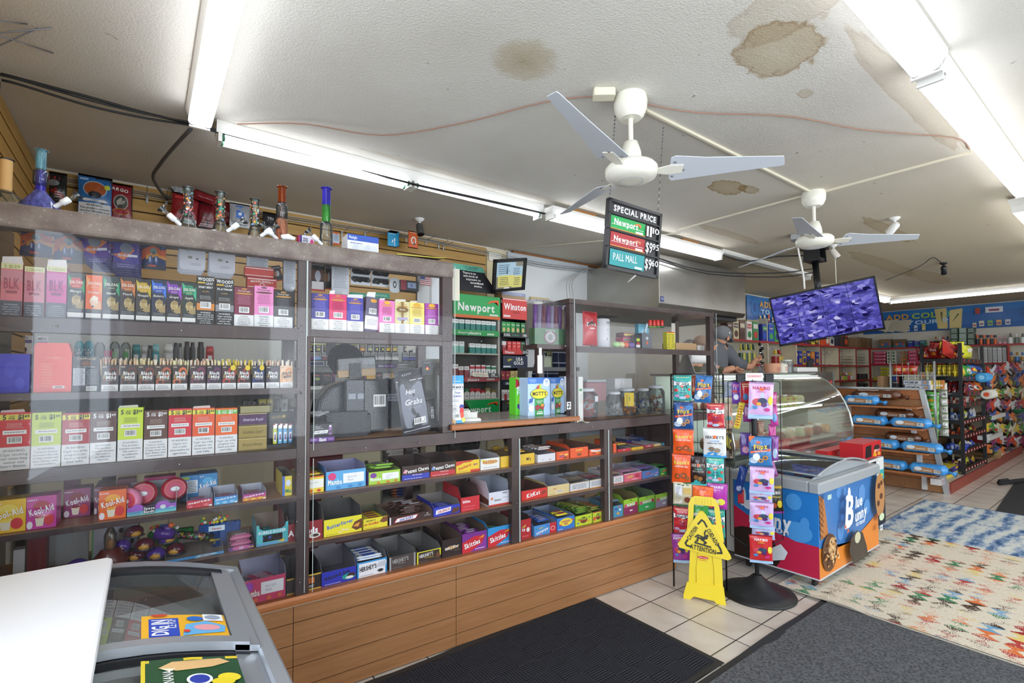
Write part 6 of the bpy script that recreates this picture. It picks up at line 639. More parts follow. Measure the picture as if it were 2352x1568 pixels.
MAM=lambda a,b_,tx='Mamba':[('e',.15,.72,.10,.2,a),('t',.22,.42,.26,tx,'f4f8f0',.34,2,0,'2a8a4a'),('r',.42,.30,.95,.82,'f0f0f4'),('t',.65,.62,.09,'$0.12 EXP','b0b0b8',.25),('t',.6,.45,.09,'PRICE','b0b0b8',.14),('e',.3,.12,.05,.08,b_),('e',.6,.12,.06,.08,b_),('e',.85,.14,.05,.08,b_)];T('pink chew candy tray on the lowest shelf of the left case',556,657,1326,ZD,'cf3a68',MAM('a03ab8','e06a30'),dep=.2,back=1.35,inner='a9a8c4',sidecol='7a2a80',fill=dict(n=7,c1='cf3a68',c2='e8e0e8',size=(.1,.022,.012),lvl=.06,label='pink chew candy stick in the pink tray'));T('dark brown and yellow caramel tray at the foot of the post',658,738,1322,ZD,'241612',[('r',0,.9,1,1,'c8a02a'),('r',0,0,1,.08,'c8a02a'),('r',.58,.42,.68,.8,'c86a2a'),('r',.70,.42,.80,.8,'c86a2a'),('r',.46,.42,.56,.8,'c86a2a'),('l',.45,.16,.8,.34,2,'c8c8c8')],dep=.22,back=1.5,inner='2c2824',fill=dict(n=3,c1='8a6a3a',c2='c8a868',size=(.11,.03,.014),label='tan wrapped bar in the dark brown tray',across=False));T('yellow chew candy tray just right of the tall post',684,745,1094,ZA,'e8cf30',[('r',.3,.28,.98,.8,'ecece4'),('t',.6,.6,.09,'$0.12 EXP','b0b0a8',.4),('e',.5,.12,.08,.08,'d8622a'),('e',.8,.12,.08,.08,'c83a2a'),('r',.0,.93,1,1,'d8502a')],dep=.2,back=1.15,inner='8f8a60',fill=dict(n=5,c1='e0c040',c2='d85a2a',size=(.1,.022,.014),lvl=.075,label='yellow chew candy stick in the yellow tray'));T('light blue chew candy tray with pink round badge',748,841,1079,ZA,'5aa8dc',MAM('d83a78','3a8ac8'),dep=.2,back=1.25,inner='9a9ac0',sidecol='3a7ac0');T('lime green chew candy tray with purple side',846,920,1081,ZA,'a6cf3e',MAM('7a3a9a','d86a2a'),dep=.2,back=1.1,inner='8aa050',sidecol='6a3aa0',fill=dict(n=8,c1='8ac040',c2='7a3aa0',size=(.1,.022,.014),lvl=.07,label='green chew candy stick in the lime tray'));PCH=lambda c2:[('r',0,0,1,.38,c2),('t',.55,.66,.26,'Peanut Chews','f6f4f0',.84,2,4),('p',[(.03,.6),(.08,.66),(.1,.8),(.13,.66),(.2,.64),(.14,.56),(.15,.45),(.09,.52),(.03,.47),(.06,.57)],'e8a0b0' if c2[0]=='2' else '7a9ad8'),('t',.55,.33,.09,'Milk Chocolatey' if c2[0]=='2' else 'Original Dark','f0d8d8',.35),('l',.04,.05,.8,.13,1,'d8d8e8'),('e',.85,.5,.07,.1,'5a2a18')];T('dark brown and blue peanut chew tray',923,987,1068,ZA,'33180f',PCH('2a3ab0'),dep=.22,back=1.35,inner='4a3a38');T('dark brown and red peanut chew tray',988,1046,1061,ZA,'33180f',PCH('c02a30'),dep=.22,back=1.35,inner='4a3a38');T('yellow and red fruit chew tray with Starburst lettering',1047,1102,1057,ZA,'ecc824',[('p',[(0,1),(0,.6),(.2,.72),(.35,.9),(.6,.85),(.75,1)],'d8402a'),('t',.36,.5,.24,'Starburst','c82a28',.55,2,14),('t',.82,.62,.14,'Minis','b0408a',.25,2,8),('r',.6,.0,1,.2,'d03a2a'),('l',.05,.08,.55,.16,1,'a88a20')],dep=.24,back=1.35,inner='5a3a28');T('white tray with red PAYDAY lettering',1103,1148,1052,ZA,'ecebe8',[('e',.5,.66,.42,.2,'d8c070'),('t',.5,.66,.24,'PAYDAY','d02a2a',.8,2,0,'fafafa'),('e',.14,.84,.1,.08,'d8d030'),('l',.1,.14,.9,.24,1,'9a9a9a')],dep=.24,back=1.3,inner='b9b4b4');T('yellow chocolate candy tray half behind the second post',1149,1228,1044,ZA,'e8bc22',[('t',.82,.5,.28,"M's",'3a2418',.25,2),('r',.26,.1,.42,.6,'4a2c1a')],dep=.25,back=1.1,inner='7a6030',fill=dict(n=14,c1='d8a820',c2='5a3018',size=(.06,.035,.012),lvl=.07,label='yellow candy pouch in the yellow tray'));T('dark red almond candy tray beside the tall post',652,742,1199,ZB,'8c1a22',[('t',.72,.52,.3,'nds','f0f0f0',.3,2),('t',.2,.52,.3,'Al','f0f0f0',.2,2),('e',.78,.22,.16,.14,'d8d4cc'),('e',.8,.22,.1,.08,'3a2018')],dep=.22,back=1.7,inner='55504e',fill=dict(n=6,c1='8c2a30',c2='c8c0b8',size=(.08,.025,.014),lvl=.05,label='dark red wrapped bar in the almond candy tray'));T('yellow tray with blue Butterfinger lettering',743,832,1188,ZB,'e8dc2c',[('t',.42,.64,.22,'Butterfinger','2a5ac0',.68,2,9,'f8f8e8'),('p',[(.72,.3),(.8,.62),(1,.78),(1,.2),(.85,.1)],'6a3418'),('p',[(.76,.36),(.84,.5),(.95,.55),(.9,.3)],'e09a30'),('e',.5,.28,.05,.07,'f0dca0'),('e',.6,.24,.05,.06,'f0dca0'),('e',.42,.16,.05,.05,'f0d8a0'),('l',.05,.06,.4,.13,1,'a8a030')],dep=.22,back=1.55,inner='5f5e5c',notch=.02);T('yellow tray with HERSHEY\'S mr.Goodbar lettering'.replace("HERSHEY'S mr.Goodbar",'red goodbar'),834,891,1188,ZB,'e6d62c',[('t',.3,.78,.13,"HERSHEY'S",'4a2a18',.45,2),('t',.34,.5,.22,'mr.Goodbar','c82a28',.6,2,3),('p',[(.66,.55),(.8,.95),(1,.98),(1,.5),(.82,.42)],'7a4424'),('l',.05,.08,.6,.16,1,'8a8030')],dep=.22,back=1.3,inner='6a6a52',fill=dict(n=4,c1='d8c828',c2='a03020',size=(.12,.04,.012),lvl=.03,label='yellow wrapped bar in the goodbar tray'));T('wide dark brown tray with SNICKERS lettering',894,994,1180,ZB,'3d211b',[('p',[(.1,.18),(.16,.72),(.66,.86),(.6,.34)],'d8283c'),('p',[(.12,.22),(.175,.68),(.64,.81),(.585,.38)],'f6f4f6'),('t',.38,.52,.3,'SNICKERS','26389c',{'wd':.44,'b':2,'rot':6,'sh':.15}),('t',.87,.76,.16,'48','f4f4f4',0,2),('l',.78,.42,.96,.6,3,'c8c0bc'),('r',0,0,.03,.98,'e8e6ea')],dep=.24,back=1.45,inner='8a6a58',fill=dict(n=16,c1='43261f',c2='e8e4ec',size=(.115,.032,.018),lvl=.03,label='brown and white chocolate bar in the wide dark brown tray',name='chocolate_bar'));T('royal blue tray with red and white CRUNCH lettering',995,1057,1161,ZB,'2a36b4',[('p',[(.08,.22),(.1,.68),(.66,.84),(.64,.4)],'f4f4f8'),('t',.38,.54,.25,'CRUNCH','c8202c',.5,2,8),('p',[(.66,.1),(.72,.62),(.95,.72),(.98,.3),(.8,.08)],'5c3420'),('l',.08,.08,.5,.15,1,'8a98e0')],dep=.24,back=1.5,inner='8a8480',fill=dict(n=4,c1='2a36b4',c2='8a98e0',size=(.12,.035,.016),lvl=.02,label='blue wrapped bar in the CRUNCH tray'));T('red candy tray with scooped front and white script',1058,1102,1140,ZB,'cf2430',[('t',.3,.7,.2,'bbles','f4f0f0',.4,2),('l',.1,.3,.8,.36,1,'f0a0a0'),('l',.06,.1,.7,.17,1,'e89090')],dep=.24,back=1.75,inner='5c4038',fill=dict(n=4,c1='c82430',c2='f0d8d8',size=(.1,.035,.014),lvl=.0,label='red candy packet in the red scooped tray'));T('white tray with dark red zigzag base and bueno lettering',1122,1172,1128,ZB,'dfe0ea',[('r',0,0,1,.12,'c8322a'),('t',.42,.42,.16,'bueno','3a2420',.45,1),('l',.62,.5,.95,.56,1,'8a8a98'),('t',.75,.88,.12,'bueno','2a2a2e',.3),('e',.14,.55,.06,.1,'e08a6a')],dep=.24,back=1.8,inner='b4bcca',side=[('p',[(.0,.2),(.5,.75),(1,.5),(1,.1)],'6a4432')],fill=dict(n=2,c1='d8d8e0',c2='a83a30',size=(.11,.03,.014),lvl=.0,label='white wrapped bar in the bueno tray'));T('royal blue tray with white-edged black Almond Joy lettering',738,819,1307,ZD,'2a2fae',[('t',.44,.64,.26,'Almond Joy','15151c',.76,2,9,'f8f8fa'),('e',.78,.36,.2,.22,'1a9a8a'),('e',.85,.42,.12,.16,'3a2018'),('e',.8,.28,.12,.1,'e8e8e4'),('l',.06,.05,.6,.14,1,'c8ccf4')],dep=.26,back=1.6,inner='77757c',notch=.02,fill=dict(n=2,c1='2a2fae',c2='1a1a80',size=(.12,.035,.016),lvl=.0,label='blue wrapped bar in the Almond tray'.replace('Almond','blue coconut')));T("white and blue tray with black HERSHEY'S lettering".replace("HERSHEY'S ",'chocolate '),820,889,1286,ZD,'ececf2',[('r',0,.9,1,1,'2a96d8'),('r',0,0,.05,1,'2a96d8'),('r',.95,0,1,1,'2a96d8'),('t',.36,.56,.28,"HERSHEY'S",'26201e',.56,2,4),('p',[(.62,.5),(.74,.8),(1,.84),(.96,.45)],'c8ccd4'),('e',.78,.24,.1,.1,'2a2422'),('l',.1,.08,.6,.14,1,'8a8a94')],dep=.26,back=1.4,inner='7a7a80',sidecol='2a8cd0',fill=dict(n=6,c1='dfe6f0',c2='2a5ac0',size=(.13,.04,.012),lvl=.07,label='white and blue chocolate bar in the white and blue tray'));T('dark gray-brown tray with pale HERSHEY lettering'.replace('HERSHEY ',''),894,955,1274,ZD,'4c3f3c',[('t',.42,.66,.28,"HERSHEY'S",'b0aca8',.6,2,4),('l',.3,.38,.62,.44,1,'c0bcb8'),('r',0,0,.06,1,'a8a6a6'),('r',.93,0,1,1,'a09c9c'),('l',.1,.12,.5,.18,1,'8a8480')],dep=.27,back=1.35,inner='82807f');T('brown tray edged in yellow with HERSHEYS lettering'.replace('HERSHEYS','pale'),957,1013,1263,ZD,'3a2a22',[('r',0,.92,1,1,'e0d62c'),('r',0,0,.06,1,'e0d62c'),('r',.94,.4,1,1,'e0d62c'),('t',.38,.66,.26,"HERSHEY'S",'e8e4e0',.56,2,4),('t',.5,.42,.08,'WITH ALMONDS','d8c82c',.4),('p',[(.75,.3),(.82,.7),(.96,.6),(.94,.25)],'6a4028'),('l',.1,.12,.5,.18,1,'8a8480')],dep=.27,back=1.4,inner='7d7b78',fill=dict(n=5,c1='33251f',c2='4a3a52',size=(.12,.035,.014),lvl=.01,label='dark wrapped bar in the yellow-edged brown tray',across=False));T('black-brown tray with cream Milky Way lettering',1015,1060,1237,ZD,'2b1b17',[('p',[(.12,.46),(.4,.62),(.92,.56),(.6,.4)],'b98a4a'),('t',.5,.52,.16,'MilkyWay','ece6d8',.7,2,6),('l',.6,.3,.95,.34,1,'a89a60')],dep=.28,back=1.25,inner='6d5546',side=[('t',.45,.62,.2,'MilkyWay','a0d8c0',.4,2),('t',.12,.6,.2,'36','f0f0f0',0,2)]);SK=lambda c2:[('p',[(.3,0),(.8,.35),(.96,.8),(1,1),(1,0)],c2),('p',[(0,0),(.3,0),(.8,.35),(.93,.75),(.5,.8),(0,.55)],'cf2430'),('p',[(.66,.62),(.9,.8),(.86,.66)],'e8a82a'),('t',.4,.42,.26,'Skittles','fafafa',.64,2,10,'5a1020'),('l',.5,.06,.95,.16,1,'e8d8f0')];T('purple and red rainbow candy tray with Skittles lettering',1061,1118,1222,ZD,'7a2c8e',SK('8a349c'),dep=.27,back=1.25,inner='6a5648',fill=dict(n=12,c1='7a2c8e',c2='e8d8ec',size=(.10,.035,.016),lvl=.07,label='purple candy packet in the purple rainbow tray',name='candy_packet'));T('sky blue and red rainbow candy tray with Skittles lettering',1120,1176,1208,ZD,'2f94d6',SK('2f94d6'),dep=.27,back=1.3,inner='7a6a58',sidecol='2f94d6',fill=dict(n=9,c1='2f8ad0',c2='7ac85a',size=(.10,.035,.016),lvl=.05,label='blue candy packet in the blue rainbow tray',name='candy_packet'));T('white candy tray with small brown logo in the third bay',1234,1276,1042,ZA,'dedee4',[('t',.7,.25,.12,'PieBar'[:4],'7a3a28',.3,2),('e',.3,.3,.02,.05,'5a5a62')],dep=.26,back=1.1,inner='9a96a0',fill=dict(n=8,c1='d8d0d0',c2='b06a4a',size=(.1,.03,.012),lvl=.07,label='white wrapped bar in the plain white tray'));T('orange tray with blue outrageous lettering'.replace('outrageous ',''),1277,1307,1036,ZA,'e8561e',[('t',.4,.66,.16,"REESE'S"[:6],'f0c030',.5,2),('t',.45,.42,.16,'CRISPY','2a58c0',.7,2,8),('e',.78,.55,.16,.12,'f4c860'),('e',.7,.2,.16,.1,'7a3a1a')],dep=.26,back=1.25,inner='6a4030');T('bright orange peanut butter cup tray, taller of the orange ones',1309,1351,1027,ZA,'ee5a1c',[('t',.5,.78,.2,'Reeses','f4cc30',.5,2,4,'5a2408'),('p',[(.36,.42),(.64,.44),(.6,.2),(.4,.18)],'5a2c14'),('r',.38,.34,.62,.38,'e0a040')],dep=.27,back=1.35,inner='7a4a38',sidecol='e8521a');T('orange tray with white snack cake label at the right of the third bay',1353,1389,1030,ZA,'ea581e',[('p',[(.1,.95),(.5,.72),(.95,.95),(.95,.62),(.5,.5),(.1,.65)],'ece8e4'),('t',.6,.36,.18,'Reeses','f0c830',.5,2),('e',.3,.3,.08,.12,'7a3a1a'),('e',.88,.2,.06,.1,'d89a3a')],dep=.27,back=1.3,inner='6a4a44');T('bright red tray with white KitKat lettering',1197,1257,1123,ZB,'d8261e',[('t',.46,.52,.42,'KitKat','fafafa',{'wd':.52,'b':2,'rot':8,'sh':.2,'o':'a01a14'}),('p',[(.74,.3),(.84,.68),(.96,.72),(.9,.4)],'7a3a20')],dep=.25,back=1.15,inner='5a2a22');T('cream tray with small red twin bar logo',1257,1308,1113,ZB,'dcc68c',[('t',.32,.64,.14,'Twix','c83a30',.35,2),('bar',.4,.22,.68,.42,'3a3020'),('l',.08,.1,.34,.16,1,'8a7a4a')],dep=.27,back=1.35,inner='a8acbc',sidecol='d0b878');T('white ingredient-panel tray with orange dashed edge, left one',1309,1353,1107,ZB,'d9dade',[('l',.08,.2,.95,.84,7,'5c5e66'),('r',0,.94,1,1,'c8a050'),('r',0,0,1,.08,'d8983a'),('bar',.15,.22,.35,.5)],dep=.28,back=1.1,inner='a8aebc',fill=dict(n=10,c1='7a7060',c2='b8a890',size=(.13,.02,.01),lvl=.06,label='olive wrapped straw in the left ingredient-panel tray',across=False));T('white ingredient-panel tray with orange dashed edge, right one',1354,1387,1100,ZB,'d6d7dc',[('l',.08,.2,.95,.84,7,'5c5e66'),('r',0,.94,1,1,'c8a050'),('r',0,0,1,.08,'d8983a')],dep=.28,back=1.1,inner='b4b8c4',fill=dict(n=6,c1='8a3a48',c2='c8a0a8',size=(.13,.02,.01),lvl=.06,label='dark pink wrapped straw in the right ingredient-panel tray',across=False));T('dark red fruit candy tray beside the second post',1196,1220,1192,ZD,'b81c24',[('t',.25,.5,.18,'ts','f0f0f0',.5,2),('e',.7,.45,.16,.12,'e8e0dc'),('p',[(.05,.6),(.5,.75),(.4,.6)],'c8b840'),('l',.1,.1,.8,.2,1,'e08080')],dep=.25,back=1.15,inner='5a3a30');T('blue airheads candy tray with upside down lettering and red face patch',1226,1278,1203,ZD,'4a92d8',[('r',.7,0,1,1,'c8202a'),('e',.84,.45,.1,.2,'f0e0e0'),('e',.84,.45,.08,.16,'c8202a'),('t',.36,.36,.22,'AIRHEADS','fafafa',.64,2,192),('t',.3,.7,.14,'BITES','e8d030',.35,2,186),('e',.1,.72,.03,.05,'2aa05a'),('e',.6,.8,.04,.06,'2a5ab8'),('e',.3,.1,.04,.06,'e08a9a')],dep=.27,back=1.3,inner='7f8ca8',fill=dict(n=4,c1='2a5ab0',c2='d8d0e8',size=(.10,.04,.015),lvl=.07,label='blue candy packet in the upside down tray'));T('blue and yellow gummy fish tray',1279,1320,1187,ZD,'2f7ad0',[('e',.5,.6,.38,.32,'ecd83a'),('t',.5,.66,.15,'SWEDISH','c02a6a',.6,2),('t',.5,.48,.17,'Fish','c02a6a',.45,2),('e',.2,.42,.08,.05,'d83a30'),('e',.9,.7,.07,.05,'d83a30'),('r',.05,.06,.3,.12,'a8c8f0')],dep=.28,back=1.15,inner='8a98b0',fill=dict(n=2,c1='e8d83a',c2='c02a6a',size=(.10,.05,.015),lvl=.08,label='yellow gummy candy packet in the blue and yellow tray'));SP=[('e',.5,.5,.22,.3,'2a3a1a'),('t',.5,.62,.2,'SOUR','c8e03a',.45,2),('t',.5,.42,.2,'PATCH','e0402a',.5,2),('e',.2,.6,.05,.08,'d83a2a'),('e',.82,.35,.06,.08,'e8a030'),('e',.84,.7,.05,.07,'3aa04a'),('e',.16,.28,.05,.07,'3a8ad0')];T('lime yellow sour candy tray with green packets, left one',1321,1360,1182,ZD,'c2d62c',SP,dep=.3,back=1.12,inner='6a7a30',fill=dict(n=16,c1='5f8a22',c2='d8d030',size=(.10,.035,.014),lvl=.07,label='green sour candy packet in the left lime tray',name='candy_packet'));T('lime yellow sour candy tray with watermelon print, right one',1361,1386,1174,ZD,'c2d02c',SP[:3]+[('e',.15,.35,.12,.2,'d8503a'),('r',0,.94,1,1,'c83a3a')],dep=.3,back=1.12,inner='6a7a30',fill=dict(n=12,c1='7a8a2a',c2='c83a3a',size=(.09,.035,.014),lvl=.07,label='olive sour candy packet in the right lime tray',name='candy_packet'));T('small orange tray edge at the left of the fourth bay',1408,1416,1018,ZA,'e8581e',[],dep=.2,back=1.2,inner='7a4a38');T('red gum tray with yellow packet in front in the fourth bay',1418,1449,1030,ZA,'c82a3a',[('t',.5,.5,.3,'CHEW','f0e0e0',.7,2)],dep=.24,back=1.1,inner='8a8a8c',fill=dict(n=4,c1='e0b828',c2='c83a2a',size=(.1,.03,.012),lvl=.04,label='yellow gum packet on the red gum tray'));T('yellow gum tray in the fourth bay',1450,1478,1026,ZA,'e0b428',[('t',.5,.5,.3,'FRUIT','a86a18',.7,2)],dep=.24,back=1.1,inner='9a9a98')
for i,(a,b,c,tx,nm)in enumerate(((1480,1500,'c82a48','Trident'[:4],'crimson gum tray with white arrow in the fourth bay'),(1501,1518,'e0c070','Trident'[:4],'tan gum tray in the fourth bay'),(1519,1536,'4aa8c8','Gum','aqua gum tray in the fourth bay'),(1537,1546,'7ab84a','','green gum tray at the right end of the fourth bay'))):
 T(nm,a,b,1021-i*2.5,ZA,c,[('p',[(.1,.3),(.5,.7),(.9,.5)],'f0eaea'),('t',.5,.5,.25,tx or 'G','f4f4f4',.7,2)],dep=.26,back=1.1,inner='b0b2b8',pl=PW(WF+.06))
for i,(a,b,y,c,nm)in enumerate(((1438,1468,1008,'23347a','navy gum tray at the back of the fourth bay'),(1470,1495,1002,'2f4f9a','blue gum tray at the back of the fourth bay'),(1486,1520,995,'a8202c','dark red gum tray at the back of the fourth bay'),(1500,1545,1003,'5aa84a','green and white gum tray behind the aqua one'),(1522,1548,992,'b02430','red gum tray at the back right of the fourth bay'))):
 T(nm,a,b,y,ZA,c,[('t',.5,.5,.3,'ICE' if i<2 else 'GUM','e8ecf4',.5,2)],dep=.12,back=1.1,inner='a8acb4',pl=PW(WF+.27))
T('white ingredient tray with pink striped edge in the fourth bay',1409,1432,1092,ZB,'dedee0',[('l',.1,.15,.9,.85,6,'6a6a70'),('r',0,.94,1,1,'d85a7a'),('r',0,0,1,.06,'d85a7a')],dep=.28,back=1.3,inner='b9b4bc',fill=dict(n=5,c1='d8b0a0',c2='e8d0c0',size=(.12,.02,.01),lvl=.06,label='pale wrapped straw in the pink striped tray',across=False));T('pink sour straw tray',1433,1474,1085,ZB,'d8647e',[('t',.34,.55,.28,'SOUR','f0d040',.35,2,5,'c02a3a'),('e',.75,.55,.14,.25,'c83a50'),('r',0,.94,1,1,'f0e0e4'),('e',.6,.2,.2,.1,'e89aa8')],dep=.29,back=1.25,inner='c4bcc8',fill=dict(n=8,c1='c890b8',c2='e8c8d8',size=(.12,.02,.01),lvl=.06,label='pink wrapped straw in the pink tray',across=False));T('blue sour straw tray with orange badge',1475,1514,1079,ZB,'5a86cc',[('t',.32,.6,.28,'SOUR','e8602a',.35,2,5),('p',[(.4,.2),(.6,.5),(.95,.4),(.9,.7),(.6,.3)],'d0a0e0'),('e',.8,.2,.1,.1,'a8e0e8')],dep=.29,back=1.25,inner='b4b8c8',sidecol='9a70b8',fill=dict(n=8,c1='8a7ac0',c2='d8a8d8',size=(.12,.02,.01),lvl=.06,label='violet wrapped straw in the blue straw tray',across=False));T('green sour straw tray with red badge at the right end',1515,1545,1073,ZB,'3a9a48',[('t',.4,.6,.28,'SOUR','e84a2a',.5,2,5),('e',.8,.4,.14,.2,'8ad04a'),('e',.2,.2,.1,.1,'d8e04a')],dep=.29,back=1.25,inner='a8b4a8',fill=dict(n=8,c1='3a8a40',c2='a0d060',size=(.12,.02,.01),lvl=.06,label='green wrapped straw in the green straw tray',across=False));T('turquoise patterned candy tray beside the third post',1408,1431,1160,ZD,'4a90b8',[('e',.5,.3,.15,.1,'e0a848'),('e',.7,.6,.12,.1,'d8ecf4'),('e',.3,.7,.15,.1,'2a60a0'),('e',.6,.85,.1,.06,'e86a5a')],dep=.25,back=1.1,inner='5a6a70',fill=dict(n=6,c1='4a78a8',c2='c8b060',size=(.09,.03,.014),lvl=.1,label='blue wrapped candy in the turquoise patterned tray'))
for i,(a,b,y,c,nm)in enumerate(((1432,1465,1145,'8c2a58','green-topped candy tray with maroon PUNCH band'),(1467,1503,1139,'2faa58','green-topped candy tray with green PUNCH band'),(1505,1544,1132,'9a94a8','green-topped candy tray with gray-violet PUNCH band'))):
 T(nm,a,b,y,ZD,'9ccc30',[('r',0,0,1,.52,c),('t',.5,.92,.07,'SOUR','2a4a1a',.35,2),('t',.52,.62,.2,'PUNCH','fafafa',.6,2,4,'3a1a2a'),('e',.14,.58,.1,.12,'c85a7a'),('e',.88,.62,.09,.12,'c02a4a'),('r',.4,.2,.6,.28,'f0f0f0')],dep=.28,back=1.3,inner=('8a8048','6a8048','8c8c9a')[i],sidecol='8fc030',fill=dict(n=3,c1='7a9a30',c2=c,size=(.1,.035,.014),lvl=.02,label='sour candy packet in the '+nm.split(' with ')[1]+' tray'))
# goods on the ledge and in the right case
ZL=1.2815;PLG=PW(WF+.02);carton('tall narrow fruit snacks carton reading Welch\'s standing at the left of the ledge'.replace("Welch's",'fruit snacks').replace('fruit snacks carton reading fruit snacks','fruit snacks carton with blue top'),PLG,1036,1065,862,ZL,'eef0f2',[('r',0,.83,1,1,'2f9ad8'),('l',.1,.86,.8,.9,1,'a8d0ec'),('r',0,.705,1,.712,'23306a'),('r',0,.815,1,.822,'23306a'),('t',.5,.76,.055,"Welch's",'1a1c24',.96,2),('t',.5,.64,.05,'Fruit','2c3a9a',.6,1,0,0,.25),('t',.5,.57,.05,'Snacks','2c3a9a',.8,1,0,0,.25),('l',.1,.44,.7,.5,3,'9a9aa4'),('e',.26,.30,.26,.075,'3a3a44'),('e',.26,.30,.24,.068,'f2f2f4'),('t',.26,.315,.025,'REAL','2a2a34',.35,2),('t',.26,.28,.025,'FRUIT','2a2a34',.4,2),('e',.82,.34,.18,.05,'3a4a9a'),('e',.82,.25,.16,.08,'d8343c'),('e',.85,.16,.14,.06,'e0583c'),('bar',.2,.1,.62,.2),('p',[(0,.0),(0,.13),(.4,.02),(.5,0)],'e0a050'),('r',.35,.0,.95,.06,'4aa0d8'),('e',.95,.06,.15,.05,'e8d860')],dep=.19);PM=PW(WF+.13);MOT=lambda s=1:[('r',0,.84,1,1,'3a7ad0'),('l',.04,.87,.4,.97,3,'a8c8f0'),('e',.84,.87,.15,.11,'f2f6fa'),('t',.84,.90,.07,'90','3a7ac8',.2),('l',.76,.82,.92,.85,1,'8ab0e0'),('r',.3,.0,.7,.45,'2f9a4a'),('e',.47,.74,.07,.06,'c83a30'),('e',.42,.72,.05,.05,'c83a30'),('e',.54,.76,.05,.08,'c8c83a'),('e',.5,.57,.4,.145,'2a7a3a'),('e',.5,.575,.38,.13,'f2dc30'),('t',.5,.58,.1,"MOTT'S",'17201c',.62,2),('t',.5,.38,.035,'ASSORTED','e8f4e4',.3),('t',.5,.335,.035,'FRUIT','e8f4e4',.2),('p',[(.28,.22),(.42,.3),(.58,.22),(.74,.3),(.66,.14),(.5,.2),(.4,.12)],'a02a3a'),('e',.62,.27,.08,.04,'e09a30'),('e',.12,.2,.12,.09,'f2f6fa'),('p',[(.03,.33),(.18,.36),(.2,.47),(.06,.44)],'2a5ab0'),('r',.36,.04,.64,.07,'e8f4e4'),('r',.38,.09,.62,.11,'e8f4e4')];carton('large light blue fruit snack box with 90 badge, front one on the ledge',PM,1212,1263,867,ZL,'b9d4f2',MOT(),dep=.1);carton('light blue fruit snack box with 90 badge, right one on the ledge',PW(WF+.19),1264,1296,867,ZL,'b4d0f0',MOT(),dep=.1,side=[('r',0,0,1,1,'e8eef8')]);carton('bright green fruit roll box reading Foot behind the light blue boxes',PW(WF+.24),1184,1216,867,ZL,'6ee03a',[('p',[(0,.98),(.2,.94),(.3,.8),(0,.72)],'b82a3a'),('p',[(.4,.98),(1,.92),(1,.8),(.6,.84)],'2a5ab8'),('e',.35,.72,.3,.05,'f0f4f0'),('t',.5,.60,.13,'Foot','f6faf6',.9,2,0,'2a7a2a'),('p',[(.6,.5),(1,.62),(1,.15),(.7,.2)],'d8303a'),('p',[(.1,.2),(.3,.13),(.9,.16),(1,.26),(.5,.25),(.12,.3)],'5a3a9a'),('l',.1,.3,.45,.5,5,'e8e84a'),('l',.3,.05,.9,.09,1,'b8f090')],dep=.08);carton('white striped carton edge behind the right light blue box',PW(WF+.3),1296,1302,864,ZL,'e8eef6',[],dep=.06);ct=thing('tip_scale',CP(1.49,WF+.11,ZL),-CA+R_(-14),'white plastic coin tray with raised back on the ledge','tray');mb=MB().box(-.055,.055,-.05,.06,0,.012,'e6e4dc',c=.004);mb.box(-.05,.05,-.045,-.0,.012,.016,'d0cec6');obj('base',mb,ct);mb=MB().prism([(.0,.012),(.0,.06),(.05,.07),(.055,.012)],-.045,.0,'dedcd4','x');mb.box(.0,.045,.0,.01,.012,.05,'d6d4cc');mb.box(.04,.045,.0,.05,.012,.055,'e0ded6');obj('coin_cup',mb,ct);ZC2=1.7575;PR=PW(WF+.09);pouch('bright red coffee bag with a black and white badge in the right case',PR,1338,1372,715,794,'c22a34',[('p',[(.2,.66),(.5,.76),(.8,.66),(.8,.56),(.2,.56)],'e8e0dc'),('p',[(.24,.66),(.5,.73),(.76,.66),(.76,.58),(.24,.58)],'2a2428'),('t',.5,.61,.045,'TAPS'[:3],'ece6e0',.4),('e',.5,.5,.18,.02,'e8dcdc')],.05,'coffee_bag','bag');bottle('white paper cup stack with a gray band in the right case',PR,1394,33,731,ZC2,[(.95,0),(1,.02),(1,.25),(1.02,.26),(1.02,.33),(1,.34),(1,.97),(.9,1)],[(1,'dfe0e4')],'cup_stack','cup',items=[('r',.1,.26,.9,.34,'8a7a78'),('t',.62,.86,.06,'NOW OPEN','4a4a52',.35)])
for i,(x,c,lb)in enumerate(((1415,'b4dc9a','pale green plastic egg in the right case'),(1436,'d8602a','orange ball toy in the right case'),(1449,'6a4a9a','purple ball toy in the right case'),(1426,'d8d0a0','cream plastic egg between the toys'))):
 p=PR.at(x,792);mb=MB().ball((0,0,.026),(.034,.028,.026),C(c,.3),16,10);obj('toy_egg',mb,None,(p[0],p[1],ZC2),0,lb,'toy')
for i,(a,b,yt,zo,c,lb)in enumerate(((1431,1455,774,0,'c83a6a','pink and green boxed toy at the bottom of the small pile'),(1432,1457,767,.03,'7a3a50','maroon boxed toy on the pile'))):
 loc,rz,W,H=rect(PW(WF+.14),a,b,780,zb=ZC2+.055+i*.04,zt=ZC2+.09+i*.04);mb=MB().box(-W/2,W/2,0,.08,0,H,C(c,.4));art(mb,flat(W),W,H,[('r',.1,.3,.9,.7,'d8c83a' if i else '2a8a4a'),('t',.5,.5,.3,'CANDY','2a2a2a',.6)]);obj('boxed_toy',mb,None,loc,rz,lb,'box')
